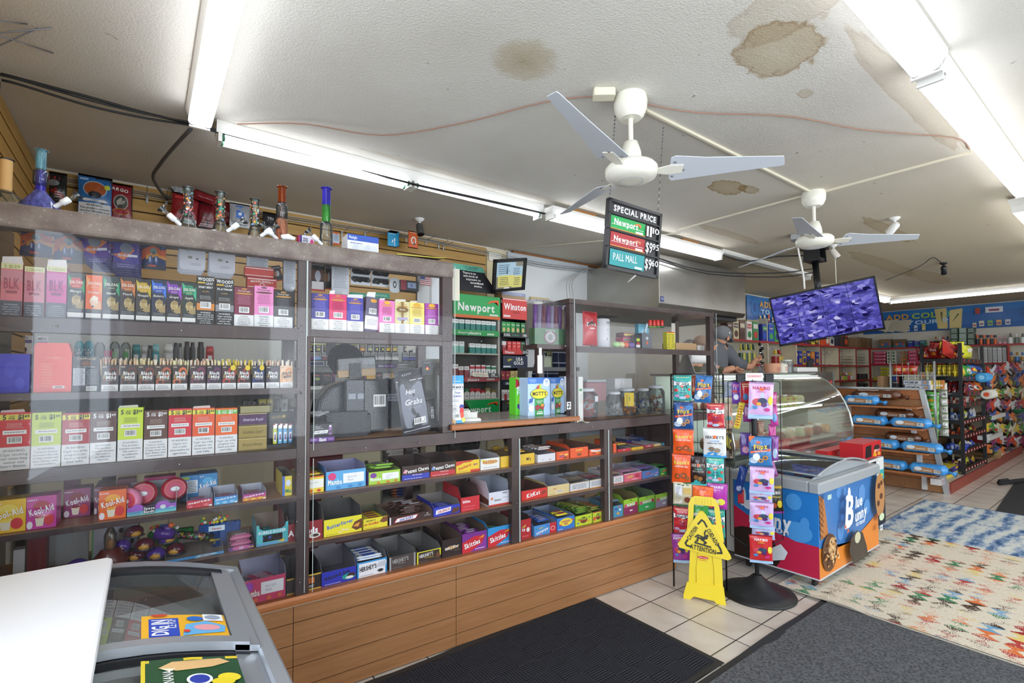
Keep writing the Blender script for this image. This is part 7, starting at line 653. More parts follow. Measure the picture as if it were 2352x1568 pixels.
carton('black and green boxed toy in the right case',PR,1458,1473,769,ZC2,'1c1c20',[('e',.5,.65,.3,.12,'b8c83a'),('r',.2,.1,.8,.3,'e8e0e0'),('e',.5,.4,.2,.1,'c83a3a')],dep=.04);carton('pale blue card box behind the spray cans',PW(WF+.2),1466,1490,744,ZC2,'7ac4dc',[('e',.5,.6,.3,.2,'a8dcea')],dep=.04);carton('gray plastic organizer box with a leaning card in the right case',PR,1474,1498,765,ZC2,'6c7078',[('e',.5,.68,.12,.1,'c8ccd4'),('r',.42,.3,.58,.5,'d86a4a')],dep=.08);mb=MB().box(-.012,.012,0,.004,0,.09,C('8a94a0',.3));mb.box(-.009,.009,-.001,0,.015,.08,C('c8d8e4',.2));obj('phone_card',mb,None,tuple(PR.at(1481,766)),0,'small phone-like card standing on the gray organizer','card').rotation_euler=(0,R_(22),-CA);SC=[(1,0),(1,.74),(.75,.78),(.62,.8),(.66,.81),(.66,.97),(.5,1)]
for i,(x,c,lb)in enumerate(((1498,'8ab85a','aerosol can with red cap and green body, leftmost'),(1507,'9ac46a','aerosol can with red cap, second from the left'),(1516,'6aa85a','aerosol can with red cap, third from the left'),(1525,'2f8a5a','dark green aerosol can with red cap, rightmost'))):
 bottle(lb,PW(WF+.08+.02*(i%2)),x,9.5,734,ZC2,SC,[(.3,'dfe6dc'),(.79,c),(1,'e2382a')],'aerosol_can','can','aerosol cans in the right case',n=12)
for i,x in enumerate((1531.5,1541,1550)):
 if i<2:carton(('yellow bug spray box with red cap top, left one','yellow bug spray box with red cap top, right one')[i],PR,x,x+9,762,ZC2,'e6d82c',[('l',.1,.1,.9,.9,10,'5a5a2a'),('r',0,.95,1,1,'d83a2a')],dep=.04)
carton('brown wooden tray of small packs in the right case',PR,1552,1600,788,ZC2,'b89468',[],dep=.14);carton('white small box at the right end of the case shelf',PR,1602,1618,793,ZC2,'d8d4cc',[],dep=.05)
for i in range(5):
 mb=MB().box(-.05,.05,-.02,.02,0,.004,C(('26262a','c8c8ca','4a2a34','1c1c20','a8a8aa')[i],.3));obj('flat_pack',mb,None,tuple(_v(*PW(WF+.16).at(1575+i*3,785))[:2])+(1.81+.012*i,),R_(i*7-12),'small flat pack, %s in the loose pile on the wooden tray'%('lowest','second lowest','middle','second highest','topmost')[i],'packet')
carton('white card leaning behind the yellow bug spray boxes',PW(WF+.22),1542,1551,742,ZC2,'d6d2c4',[],dep=.002,name='paper_card',cat='card');ZJ=1.233;PJ=PW(WF+.12)
def jar(label,xc,wpx,yt,cols,n,lid='c8ccd0',txt=None,r=.02):
 loc,rz,W,H=rect(PJ,xc-wpx/2,xc+wpx/2,yt,zb=ZJ);R=W/2;t=thing('candy_jar',loc+Vector(PJ.n*R),rz,label,'jar','clear candy jars in the right case');mb=MB().lathe([(R*.92,0),(R,.01),(R,H*.78),(R*.72,H*.88),(R*.7,H*.9)],CLR,24);obj('clear_body',mb,t);mb=MB().lathe([(R*.76,H*.9),(R*.76,H*.99),(R*.7,H)],C(lid,.3),24);obj('lid',mb,t);mb=MB();rr=random.Random(int(xc))
 for k in range(n):
  a,q,z=rr.uniform(0,6.28),math.sqrt(rr.random())*R*.78,rr.uniform(r,H*.62);mb.ball((q*cos(a),q*sin(a),z),(r,r*.8,r*.9),C(rr.choice(cols),.35),9,6)
 tag(obj('sweets',mb,t),kind='stuff')
 if txt:mb=MB();art(mb,lambda x,y,k:(R*1.02*sin((x/W-.5)*2),-(R*1.02+k)*cos((x/W-.5)*2),y),W,H,txt);obj('jar_label',mb,t)
jar('wide clear jar of red lollipops with a small white label',1363,47,892,('d8382c','d84a30','c8ccd4','b02a2a'),60,txt=[('r',.55,.55,.85,.75,'c8c8cc'),('r',.58,.58,.82,.72,'e8e8ec')],r=.013);jar('clear jar of dark wrapped sweets',1424,27,900,('3a3634','6a6660','a8a49c'),40,r=.012);jar('clear jar of orange balls with a tall yellow label',1457,34,892,('e08a2a','d87a22','e89a3a'),34,txt=[('r',.0,.35,.45,.85,'e8c828'),('t',.22,.62,.05,'GUM','2a7a3a',.3,2,90)],r=.018);jar('clear jar of gray and blue wrapped sweets',1490,22,892,('5a5a58','2a4a9a','a8a8a4','c8c080'),30,r=.011);jar('clear jar of dark red and brown sweets by the rack',1522,28,885,('6a2a24','8a4a2a','b87a3a','4a2a20'),40,r=.012);carton('tall narrow white carton with green mark at the left of the right case',PW(WF+.06),1328,1339,865,ZJ,'e2e0da',[('e',.5,.7,.35,.03,'3a9a4a'),('l',.2,.4,.8,.6,4,'b8c0a8')],dep=.08);carton('translucent white carton standing behind the jars',PW(WF+.3),1412,1452,869,ZJ,'c4c4c4',[],dep=.1);pc_=thing('storage_box',CP(3.18,WF+.9,1.3),-CA,'pink and clear plastic storage box with dark one beside it','box');mb=MB().box(.0,.28,0,.2,0,.18,C('c88a92',.3),c=.01);obj('box_body',mb,pc_);mb=MB().box(-.0,.29,-.01,.21,.18,.2,C('b8c4c8',.25));obj('lid',mb,pc_);mb=MB().box(-.3,-.02,0,.2,0,.16,'262a2c',c=.01);obj('dark_box',mb,pc_);t=thing('plaid_shirt',CP(2.66,WF+.75,1.30),-CA,'navy plaid shirt hanging behind the right case','clothing')
def m_plaid(nt,N,L,b):
 br=N.new('ShaderNodeTexBrick');br.offset=0;iv(br,'Scale',9);iv(br,'Brick Width',.9);iv(br,'Row Height',.8);iv(br,'Mortar Size',.035);iv(br,'Color1',(*lin('252a48'),1));iv(br,'Color2',(*lin('1c2234'),1));iv(br,'Mortar',(*lin('a8acbc'),1));tc=N.new('ShaderNodeTexCoord');mp=N.new('ShaderNodeMapping');iv(mp,'Rotation',(R_(90),0,0));L.new(tc.outputs['Object'],mp.inputs[0]);L.new(mp.outputs[0],br.inputs['Vector']);L.new(br.outputs['Color'],b.inputs['Base Color'])
MPL=NODEMAT('navy_plaid',m_plaid,.9,.1);mb=MB();mb.grid(lambda a,b:((a-.5)*.36*(1-.35*max(0,b-.6)),-.07*sin(a*pi)+.015*sin(a*20+b*3),.50*b-.03*abs(a-.5)*(b>.7)),24,20,MPL);mb.grid(lambda a,b:((a-.5)*.36*(1-.35*max(0,b-.6)),.03,.50*b-.03*abs(a-.5)*(b>.7)),12,10,MPL);mb.tube([(-.13,-.03,.46),(-.19,-.02,.25),(-.18,-.03,.05)],[.05,.045,.04],MPL,12);obj('shirt_body',mb,t);t=thing('candy_bag_row',CP(2.09,WF+.08,1.766),-CA,'row of purple wrapped sweets in a green-edged clear display bag','bag');mb=MB().box(-.13,.13,-.01,.06,0,.11,'3a8a3a');art(mb,lambda x,y,k:(-.13+x,-.0105-k,y),.26,.11,[('e',.5,.45,.22,.42,'8a2a34'),('e',.5,.45,.17,.34,'e0dcd4'),('t',.5,.85,.14,'SWEETS','f0eee8',.7,2),('e',.5,.45,.08,.2,'a8a4a0')]);obj('printed_tray',mb,t)
for k in range(7):mb=MB().tube([(-.11+.036*k,.02,.1),(-.105+.036*k,.02,.27)],[.015,.017],C(('7a3a9a','b0a0c0','8a2a4a')[k%3],.25),8);obj('wrapped_sweet',mb,t)
mb=MB().box(-.14,.14,-.02,.07,0,.30,PANE('clear_bag_plastic','f0f0f4',.06,1));obj('clear_cover',mb,t);loc,rz,W,H=rect(PW(WF+.40),1243,1271,797,843);t=thing('pickle_jar',loc,rz,'square glass jar with yellow-green contents behind the side shelf','jar');mb=MB().box(-W/2,W/2,0,.09,0,H*.88,PANE('jar_glass','dfe8d0',.02,1),c=.01);mb.box(-W*.4,W*.4,.01,.08,H*.88,H,C('c8c8b0',.3),c=.006);obj('glass_body',mb,t);mb=MB().box(-W*.46,W*.46,.005,.085,.004,H*.55,C('8a8a2c',.3),c=.01);obj('contents',mb,t);zz=loc[2];mb=MB().box(-.14,.30,-.03,.2,-.03,0,'4c4a48');mb.box(-.14,-.11,.1,.2,-zz,-.03,'4c4a48');mb.box(.27,.30,.1,.2,-zz,-.03,'4c4a48');obj('work_table',mb,None,loc,-CA,'dark raised work shelf behind the service ledge','table');mb=MB().box(-.02,.02,-.002,.0,0,.12,'e2e2de');mb.box(-.008,.014,-.004,-.002,.03,.17,'dcdad2');obj('price_note',mb,None,CP(1.98,WF+.045,1.57),-CA,'white note taped to the leg of the side shelf','paper');mb=MB();art(mb,lambda x,y,k:(x,-k,y),.045,.06,[('r',0,0,1,1,'1c1c20'),('r',.1,.08,.9,.92,'f0f0f0'),('t',.5,.5,.62,'7','1c1c20',{'b':2,'rot':0}),('r',.15,.3,.85,.4,'1c1c20')]);obj('window_sticker',mb,None,CP(2.165,WF-.005,1.32),-CA,'black and white square sticker on the right case edge','sticker');mb=MB().grid(lambda a,b:(.12*a,.03*b,.04*(1-a)*b+.01*sin(6*a)),6,4,C('d8d0c0',.7));obj('paper_scrap',mb,None,CP(2.235,WF-.035,1.235),-CA,'cream paper scrap at the foot of the right case','paper')
# cigarette rack against the wall
PK=PY(4.25);cr=thing('cigarette_rack',(2.73,4.32,1.1),0,'tall cigarette display rack with green Newport header panels'.replace('Newport ',''),'rack')
def K(x,y):p=PK.at(x,y);return p[0]-2.73,p[2]-1.1
xL,_=K(1034,850);xR,_=K(1150,850);GW=C('b4b0a6',.45);zt=K(1095,682)[1];zbm=K(1095,962)[1];mb=MB().box(xL,xR,.20,.215,-.1,zt,C('75726c',.6));mb.box(xL-.02,xL,-.05,.215,-.1,zt,GW);mb.box(xR-.018,xR+.004,-.05,.215,-.1,zt,GW);lv=[K(1095,y)[1]for y in (764,811,869,915)]
for z in lv:mb.box(xL,xR-.018,-.06,.20,z-.015,z,GW)
obj('rack_body',mb,cr);NEW=[('r',0,0,1,.13,'d86a2a'),('t',.48,.48,.34,'Newport','f2f2ee',.78,2),('p',[(.7,.66),(.78,.80),(.9,.86),(.97,.84),(.96,.62),(.92,.76),(.82,.74)],'e8622a'),('r',.76,.15,.95,.22,'d8e4d8')]
def sign_panel(name,x0,x1,yt,yb,c,items,y=-.075,par=cr,lean=0):
 xa,_=K(x0,(yt+yb)/2);xb,_=K(x1,(yt+yb)/2);za=K((x0+x1)/2,yb)[1];zb_=K((x0+x1)/2,yt)[1];mb=MB().box(xa,xb,y,y+.01,za,zb_,C(c,.3));art(mb,lambda x,yy,k:(xa+x,y-k,za+yy),xb-xa,zb_-za,items,.0008);return obj(name,mb,par)
sign_panel('header_panel',1041,1148,678,731,'1fa552',NEW);sign_panel('base_panel',1041,1146,918,960,'1fa552',[NEW[1],NEW[2],NEW[3]]);sign_panel('shelf_strip',1041,1146,758,771,'1f9c4c',[('t',.2,.5,.36,'Newport','e8f4e8',.2),('t',.45,.5,.5,'pleasure','f4f8f4',{'wd':.32,'b':2,'sh':.15}),('r',.72,.2,.88,.5,'c8dcc8')]);sign_panel('shelf_strip',1066,1147,866,876,'a8262c',[('t',.25,.5,.6,'pleasure','f8ecec',{'wd':.42,'b':2,'sh':.15}),('r',.62,.3,.85,.7,'d8c0c0')])
def pack(x0,x1,yt,zrel,top,bot,label,y=-.05,band=.4,n='cigarette_pack',group=None,items=None):
 loc=Vector((PK.at((x0+x1)/2,yt+15)[0],4.32+y,1.1+zrel));W=float(PK.at(x1,yt)[0]-PK.at(x0,yt)[0])-.003;H=float(PK.at((x0+x1)/2,yt)[2])-1.1-zrel;mb=MB().box(-W/2,W/2,0,.025,0,H,C(bot,.35));mb.box(-W/2-.0004,W/2+.0004,-.0004,.0254,H*(1-band),H+.0004,C(top,.4));art(mb,flat(W),W,H,items or [('l',.15,.80,.85,.92,1,'4a6a5a' if bot[0]in '12' else '5a3a3a')],.0008);return obj(n,mb,None,loc,0,label,'pack',group)
for i,(a,c)in enumerate(zip((1040,1045,1057,1071,1083,1096,1108,1119,1131),('1f7a70',)*9)):
 b=(1044.5,1056,1069,1082,1095,1107,1118,1130,1141.5)[i];pack(a,b,731+i*.9,lv[0]+.0,'e6e8e6',c,'white and teal cigarette pack, %s on the top rack shelf'%nth(i,9),band=.3,group='teal packs on the top rack shelf')
for i,(a,b,c)in enumerate(((1040,1044,'7ab8a8'),(1045,1056,'86c0ae'),(1057,1069,'7fbcae'))):pack(a,b,783+i*.4,lv[1],'e4eae8',c,'white and pale mint cigarette pack, %s on the second rack shelf'%nth(i,None),group='mint packs on the second rack shelf')
for i,(a,b)in enumerate(((1081,1094),(1095,1107),(1108,1119),(1120,1130),(1131,1143))):pack(a,b,788+i*.8,lv[1],'e6e8e6','1f7f72','white and teal cigarette pack, %s of the right group on the second rack shelf'%nth(i,5),group='teal packs on the second rack shelf')
for i,(a,b,yt,c,t_)in enumerate(((1040,1042,836,'7a2028','e8e4e2'),(1043,1055,836,'7a2028','e8e4e2'),(1056,1067,841,'8a2a34','e8e4e2'),(1069,1080,841,'8a2a34','e8e4e2'),(1082,1093,838,'e4e4e2','b83038'),(1095,1106,838,'e4e4e2','b83038'),(1108,1118,838,'e4e4e2','b83038'),(1119,1129,839,'e4e4e2','2f7a58'),(1131,1142,840,'e4e4e2','2f7a58'))):
 pack(a,b,yt,lv[2]+.0,t_,c,('narrow edge of a dark red pack at the far left of the third rack shelf','tall dark red and white pack on the third rack shelf','lower dark red and white pack, left one on the third rack shelf','lower dark red and white pack, right one on the third rack shelf','white pack with red top, left one on the third rack shelf','white pack with red top, middle one on the third rack shelf','white pack with red top, right one on the third rack shelf','white pack with green top, left one on the third rack shelf','white pack with green top, right one on the third rack shelf')[i],band=.3 if i<4 else .28,items=None if i<4 else [('r',.0,.9,1,1,'e8e8e6'),('e',.5,.48,.12,.1,'a82a30' if i<7 else '2a5a4a'),('r',.1,.08,.9,.2,'c04a50')],group=None)
for i,(a,b,yt,c,t_,nm)in enumerate(((1069,1081,892,'e8e6e2','2f6a4a','white and green'),(1082,1093,892,'e8e6e2','b4262c','white and bright red, first'),(1094,1106,892,'e8e6e2','b4262c','white and bright red, second'),(1107,1117,896,'e4e2de','a8262c','shorter white and red'),(1118,1129,891,'e6e2d6','8a7a4a','white and gold, left'),(1131,1142,895,'e0ddd2','7a6a3a','white, gold and black, right'))):
 pack(a,b,yt,lv[3],t_,c,'%s pack on the fourth rack shelf'%nm,band=.4,items=[('p',[(0,.6),(.5,.76),(1,.6),(1,.58),(0,.58)],'e8e6e2'),('l',.2,.2,.8,.32,1,'3a3a3a'),('e',.5,.66,.1,.05,'b89a4a')])
carton('tilted cream Crowns sign lying on the third rack shelf'.replace('Crowns ',''),PY(4.22),1086,1123,855,None,'e2dcc8',[('t',.45,.5,.4,'CROWNS','3a4a2a',{'wd':.6,'gap':.2}),('l',.76,.35,.96,.6,2,'c05050')],yb=865,dep=.003,name='brand_sign',cat='sign').rotation_euler=(R_(-25),R_(3),0);carton('tilted black and white sign beside the cream one on the third rack shelf',PY(4.22),1123,1147,856,None,'1c1c1e',[('t',.45,.68,.35,'L & M'[:1]+'&M','f0f0f0',.7,2),('l',.15,.15,.9,.4,2,'e0e0e0')],yb=867,dep=.003,name='brand_sign',cat='sign').rotation_euler=(R_(-25),R_(3),0);r2=thing('cigarette_rack',(3.25,4.32,1.1),0,'narrow black cigarette rack with red header beside the green one','rack')
def sp2(name,x0,x1,yt,yb,c,items,y=-.075):
 xa=PK.at(x0,(yt+yb)/2)[0]-3.25;xb=PK.at(x1,(yt+yb)/2)[0]-3.25;za=PK.at((x0+x1)/2,yb)[2]-1.1;zb_=PK.at((x0+x1)/2,yt)[2]-1.1;mb=MB().box(xa,xb,y,y+.012,za,zb_,C(c,.3));art(mb,lambda x,yy,k:(xa+x,y-k,za+yy),xb-xa,zb_-za,items,.0008);return obj(name,mb,r2)
xa=float(PK.at(1152,800)[0])-3.25;xb=float(PK.at(1211,800)[0])-3.25;mb=MB().box(xa,xb,.15,.17,-.1,float(PK.at(1180,690)[2])-1.1,'1b1b1d');l2=[float(PK.at(1182,y)[2])-1.1 for y in (765,806,871,918)]
for z in l2:mb.box(xa,xb,-.06,.15,z-.012,z,'1b1b1d')
for x in (xa,xb-.012):mb.box(x,x+.012,-.05,.15,-.1,float(PK.at(1180,690)[2])-1.1,'26262a')
obj('rack_body',mb,r2);sp2('header_panel',1154,1210,686,733,'d2403c',[('t',.5,.6,.3,'Winston','f8f4f2',.9,2),('t',.55,.33,.1,'SELECT','8a2a28',.5),('r',.03,.08,.3,.18,'ecd8d4'),('r',0,.93,1,.97,'f0e0dc')]);sp2('price_strip',1155,1212,764,775,'23282a',[('t',.16,.5,.5,'KOOL','e8ece8',.24,2),('t',.48,.5,.4,'True Menthol','5aa880',.28,1,0,0,.2),('t',.87,.5,.6,'1410','f4f4f0',.22,1)]);sp2('price_strip',1155,1212,804,814,'c8302c',[('t',.25,.5,.55,'Winston','f8ecec',.36,2),('r',.76,.0,1,1,'1b1b1d'),('t',.88,.5,.6,'1370','f4f4f0',.2,1)]);sp2('brand_panel',1155,1211,817,845,'1c2846',[('t',.66,.74,.26,'USA','f2f2ee',.45,2),('t',.62,.42,.26,'GOLD','f2f2ee',.62,2),('p',[(.04,.86),(.14,.7),(.3,.78),(.38,.66),(.28,.6),(.2,.5),(.16,.66)],'a8a23a'),('r',.0,.06,.3,.18,'d8dce0')]);sp2('brand_panel',1155,1190,876,884,'1c2846',[('t',.5,.5,.6,'USA GOL','f2f2ee',.85,2)]);sp2('brand_panel',1153,1190,920,955,'15161b',[('r',.15,.78,.98,.95,'3a3020'),('t',.6,.86,.12,'MAVERICK','c8a050',.7)])
for i,(a,c,t_)in enumerate(((1155,'2f9a48','dfe8d8'),(1165,'2f9a48','dfe8d8'),(1176,'2f9a48','dfe8d8'),(1187,'2a7a40','1c3a28'),(1199,'2a7a40','1c3a28'))):pack(a,a+10,738+i*.8,l2[0],c,c,('bright green pack on the narrow rack, first','bright green pack on the narrow rack, second','bright green pack on the narrow rack, third','darker green pack on the narrow rack, left one','darker green pack on the narrow rack, right one')[i],items=[('e',.5,.3,.3,.2,'d8b880'),('t',.5,.75,.12,'KOOL','e8f4e8',.7,2)])
for i,(a,c)in enumerate(((1156,'8a3038'),(1168,'d83a34'),(1179,'d83a34'),(1189,'d83a34'),(1199,'24583c'))):pack(a,a+9.5,783+i*.3,l2[1],'e0dcd8' if i==0 else c,c,('white topped dark red pack on the narrow rack','red pack on the narrow rack, first of three','red pack on the narrow rack, second of three','red pack on the narrow rack, third of three','dark green pack with gold eagle on the narrow rack')[i],items=[('t',.5,.82,.12,'Winston','f4ecec',.8),('e',.5,.5,.25,.1,'e88a80' if i<4 else 'a89a4a')])
for i,(a,c)in enumerate(((1153,'8c1c30'),(1164,'8c1c30'),(1175,'b8a468'),(1186,'b8a468'),(1197,'1f5038'))):pack(a,a+10,852-i*.3,l2[2],c,c,('crimson pack on the lower narrow rack, left one','crimson pack on the lower narrow rack, right one','tan pack on the lower narrow rack, left one','tan pack on the lower narrow rack, right one','deep green pack on the lower narrow rack')[i],items=[('p',[(.2,.5),(.5,.6),(.8,.52),(.5,.45)],'c8a860' if i<2 else '8a7a40')])
for i,a in enumerate((1155,1161,1168,1175)):pack(a,a+6,895,l2[3],'e8e4e2',('e0dcd8','b02a34','e4e0dc','b02a34')[i],'stacked red and white pack on the bottom narrow rack, %s'%nth(i,4),items=[('l',.2,.2,.8,.8,4,'8a3038')])
nt_=thing('warning_notice',tuple(PY(4.2).at(1105,672)),0,'black notice with teal band warning about secondhand smoke, leaning on top of the rack','sign');mb=MB();W,H=.42,.30;Mx=RX(-18,'X');mb.prism([(-W*.72,0),(W*.5,0),(W*.12,H),(-W*.72,H)],-.002,.002,'23242a','y',Mx);art(mb,lambda x,y,k:tuple(Mx@Vector((x-W*.72+.02,-.003-k,y))),W,H,[('p',[(0,.78),(.93,.78),(.84,1),(0,1)],'6ab8a0'),('t',.5,.94,.045,'COURT HAS ORDERED','2a4a48',.55),('t',.5,.885,.045,'R.J. TOBACCO &','2a4a48',.45),('t',.5,.83,.045,'USA TO STATE:','2a4a48',.4),('t',.42,.69,.075,'There is no','f0f0ea',.5,2),('t',.44,.57,.075,'safe level of','f0f0ea',.54,2),('t',.5,.45,.075,'exposure to','f0f0ea',.5,2),('t',.58,.33,.075,'secondhand','f0f0ea',.5,2),('t',.6,.21,.075,'smoke.','f0f0ea',.3,2)],.0008);obj('printed_board',mb,nt_);fp=thing('picture_frame',tuple(PY(4.15).at(1168,668)),0,'black framed blue and yellow handwritten notes leaning forward on the rack top','frame');fp.rotation_euler=(R_(22),R_(-9),R_(-6));W,H=.40,.34;mb=MB()
for x0,x1,z0,z1 in ((-W/2,W/2,0,.03),(-W/2,W/2,H-.03,H),(-W/2,-W/2+.035,0,H),(W/2-.035,W/2,0,H)):mb.box(x0,x1,-.012,.012,z0,z1,C('141416',.3))
obj('frame',mb,fp);mb=MB().box(-W/2+.03,W/2-.03,.0,.006,.03,H-.03,C('8a8474',.6));art(mb,lambda x,y,k:(x-W/2+.035,-k,y+.03),W-.07,H-.06,[('r',.02,.45,.72,.98,'a8c4d0'),('r',.55,.42,.98,.82,'a8c4d0'),('r',.08,.06,.65,.5,'dcd27a'),('r',.6,.02,.98,.46,'dcd27a'),('l',.08,.55,.5,.92,5,'6a8090'),('l',.62,.5,.9,.78,4,'6a8090'),('l',.12,.12,.5,.45,5,'8a8450'),('l',.66,.1,.92,.42,4,'8a8450'),('p',[(.38,.55),(.40,.9),(.42,.55)],'50606a'),('r',.3,.0,.5,.05,'e8e4e0')],.0006);obj('notes',mb,fp);carton('cardboard box with blue lace paper under the framed notes',PY(4.25),1153,1207,672,None,'a8906c',[('r',0,.5,1,1,'8a94b8'),('l',.02,.55,.98,.95,3,'d8dcec')],yb=686,dep=.15);carton('white sheet of paper curled at the edge of the second case',PW(WF+.05),1038,1056,617,None,'d9d2bf',[],yb=690,dep=.002,name='paper_sheet',cat='paper');carton('cream board fixed to the wall left of the right case',PY(4.63),1219,1262,683,None,'cdb88a',[('e',.1,.5,.02,.01,'6a5a3a')],yb=778,dep=.02,name='wall_board',cat='board');t=thing('air_conditioner',tuple(PY(4.4).at(1250,775)),0,'cream louvred box unit seen behind the hanging sweets','appliance');mb=MB().box(-.14,.14,0,.3,0,.45,'c8c0a0',c=.01);obj('casing',mb,t);mb=MB()
for k in range(16):mb.box(-.0,.13,-.006,0,.05+.022*k,.058+.022*k,'6a6450')
art(mb,lambda x,y,k:(-.0+x,-.004-k,.4+y),.13,.05,[('l',0,0,1,1,2,'3a3a34')],.0006);obj('louvre',mb,t);carton('white cards hanging along the wall left of the steel hood',PY(4.3),1262,1300,700,None,'c9c4b4',[],yb=760,dep=.02,name='paper_sheet',cat='paper')
# foreground freezer at lower left
fz=thing('display_freezer',(-.155,1.45,0),0,'glass-topped chest freezer with gray aluminium sliding frames in the lower left foreground','freezer');FW,FL=.44,.72;FR=C('b4b8be',.3,.6);WH=C('f2f3f5',.35);arc=lambda x:.845+.10*cos(x/FW*pi/2);ARC=[(-FW+2*FW*i/16,arc(-FW+2*FW*i/16))for i in range(17)];mb=MB().prism([(-FW,.06),(FW,.06),(FW,.80),(-FW,.80)],-.70,.62,WH,'y');obj('body',mb,fz,bevel=.02)
def arcband(y0,y1,dz0,dz1,m,par,nm,x0=0,x1=16):
 P=ARC[x0:x1+1];mb=MB().prism([(x,z+dz1)for x,z in P]+[(x,z+dz0)for x,z in reversed(P)],y0,y1,m,'y');return obj(nm,mb,par)
arcband(.62,.66,-.06,.012,FR,fz,'back_rim');arcband(-.74,-.70,-.06,.012,FR,fz,'front_rim');mb=MB()
for s in (-1,1):mb.box(s*FW-.035 if s>0 else -FW-.005,FW+.005 if s>0 else -FW+.035,-.74,.66,.79,.86,FR,c=.006)
obj('side_rail',mb,fz);GLF=PANE('freezer_glass','d8dedc',.02,1.6,.02);BLKR=C('15161a',.5)
for i,(y0,y1,dz)in enumerate(((.0,.60,.004),(-.70,.02,-.016))):
 lid=thing('sliding_lid',(0,0,0));lid.parent=fz;mb=MB();P=ARC[1:16];mb.grid(lambda a,b:(-FW*.9+2*FW*.9*a,y0+(y1-y0)*b,arc(-FW*.9+2*FW*.9*a)+dz),20,1,GLF);obj('glass',mb,lid);arcband(y0,y0+.035,dz-.008,dz+.014,FR,lid,'handle_bar',1,15);arcband(y1-.03,y1,dz-.008,dz+.010,BLKR,lid,'seal',1,15);mb=MB();mb.prism([(FW*.80,arc(FW*.80)+dz+.006),(FW*.93,arc(FW*.93)+dz+.006),(FW*.93,arc(FW*.93)+dz-.01),(FW*.80,arc(FW*.80)+dz-.01)],y0,y1,FR,'y');obj('side_frame',mb,lid)
mb=MB().box(-FW+.05,FW-.05,-.66,.58,.30,.31,C('6f7270',.6));rr=random.Random(8);obj('inner_floor',mb,fz)
def sticker(y0,y1,base,items,nm):
 mb=MB();x0,x1=FW*.36,FW*.79;S=lambda x,y,k:(x0+x,y0+y,arc(x0+x)+.006+k);mb.grid(lambda a,b:S((x1-x0)*a,(y1-y0)*b,0),8,2,C(base,.35));art(mb,S,x1-x0,y1-y0,items,.0005);obj(nm,mb,fz)
sticker(.045,.20,'f0b429',[('r',.08,.12,.42,.85,'2a4ab8'),('t',.2,.48,.22,'DIG IN','f4f4f8',.5,2,90),('t',.34,.6,.12,'ICE POP','e8f0fa',.3,1,90),('p',[(.45,.1),(.5,.55),(.75,.7),(.98,.5),(.95,.25),(.6,.15)],'6ab0e0'),('e',.75,.42,.16,.12,'e8a0a8'),('e',.62,.78,.1,.1,'2a6ac0'),('r',.72,.68,.97,.96,'f4f4f4'),('e',.84,.82,.1,.1,'9aa4b8'),('e',.2,.93,.1,.05,'c8482a'),('e',.5,.25,.04,.05,'e0402a')],'ice_cream_sticker');sticker(-.21,-.055,'1f4a2a',[('r',0,.92,1,1,'d8c030'),('r',0,0,.04,1,'d8c030'),('p',[(.16,.72),(.3,.88),(.8,.92),(.9,.8),(.7,.66),(.34,.6)],'d8b078'),('p',[(.18,.70),(.26,.6),(.34,.66)],'f2e8c8'),('e',.55,.3,.13,.16,'e8eef4'),('e',.55,.3,.1,.12,'2a3a9a'),('t',.25,.35,.12,'BANANA','e8e8e0',.4,1,90),('e',.85,.3,.12,.12,'e8d030'),('e',.78,.18,.12,.1,'dfc828')],'ice_cream_sticker')
for i in range(14):
 x,y=rr.uniform(-.3,.3),rr.uniform(-.55,.15);mb=MB().box(-.07,.07,-.045,.045,0,.03,C(rr.choice(('8a8f88','b0a070','9a5a4a','a8b0b4','7a5a3a')),.5),c=.006);obj('frozen_pack',mb,None,(-.155+x,1.45+y,.312+.032*(i//7)),rr.uniform(0,3),'wrapped frozen treat lying inside the foreground freezer','frozen treat','frozen treats in the foreground freezer')
mb=MB().prism([(-.56,-.9),(.0,-.9),(.012,-.88),(.012,.58),(.0,.60),(-.56,.60)],0,.022,C('f4f5f7',.3),'z');p_=obj('foam_board',mb,None,(-.085,1.50,.958),0,'smooth white rigid panel lying over the left half of the glass-topped freezer','panel',bevel=.008)
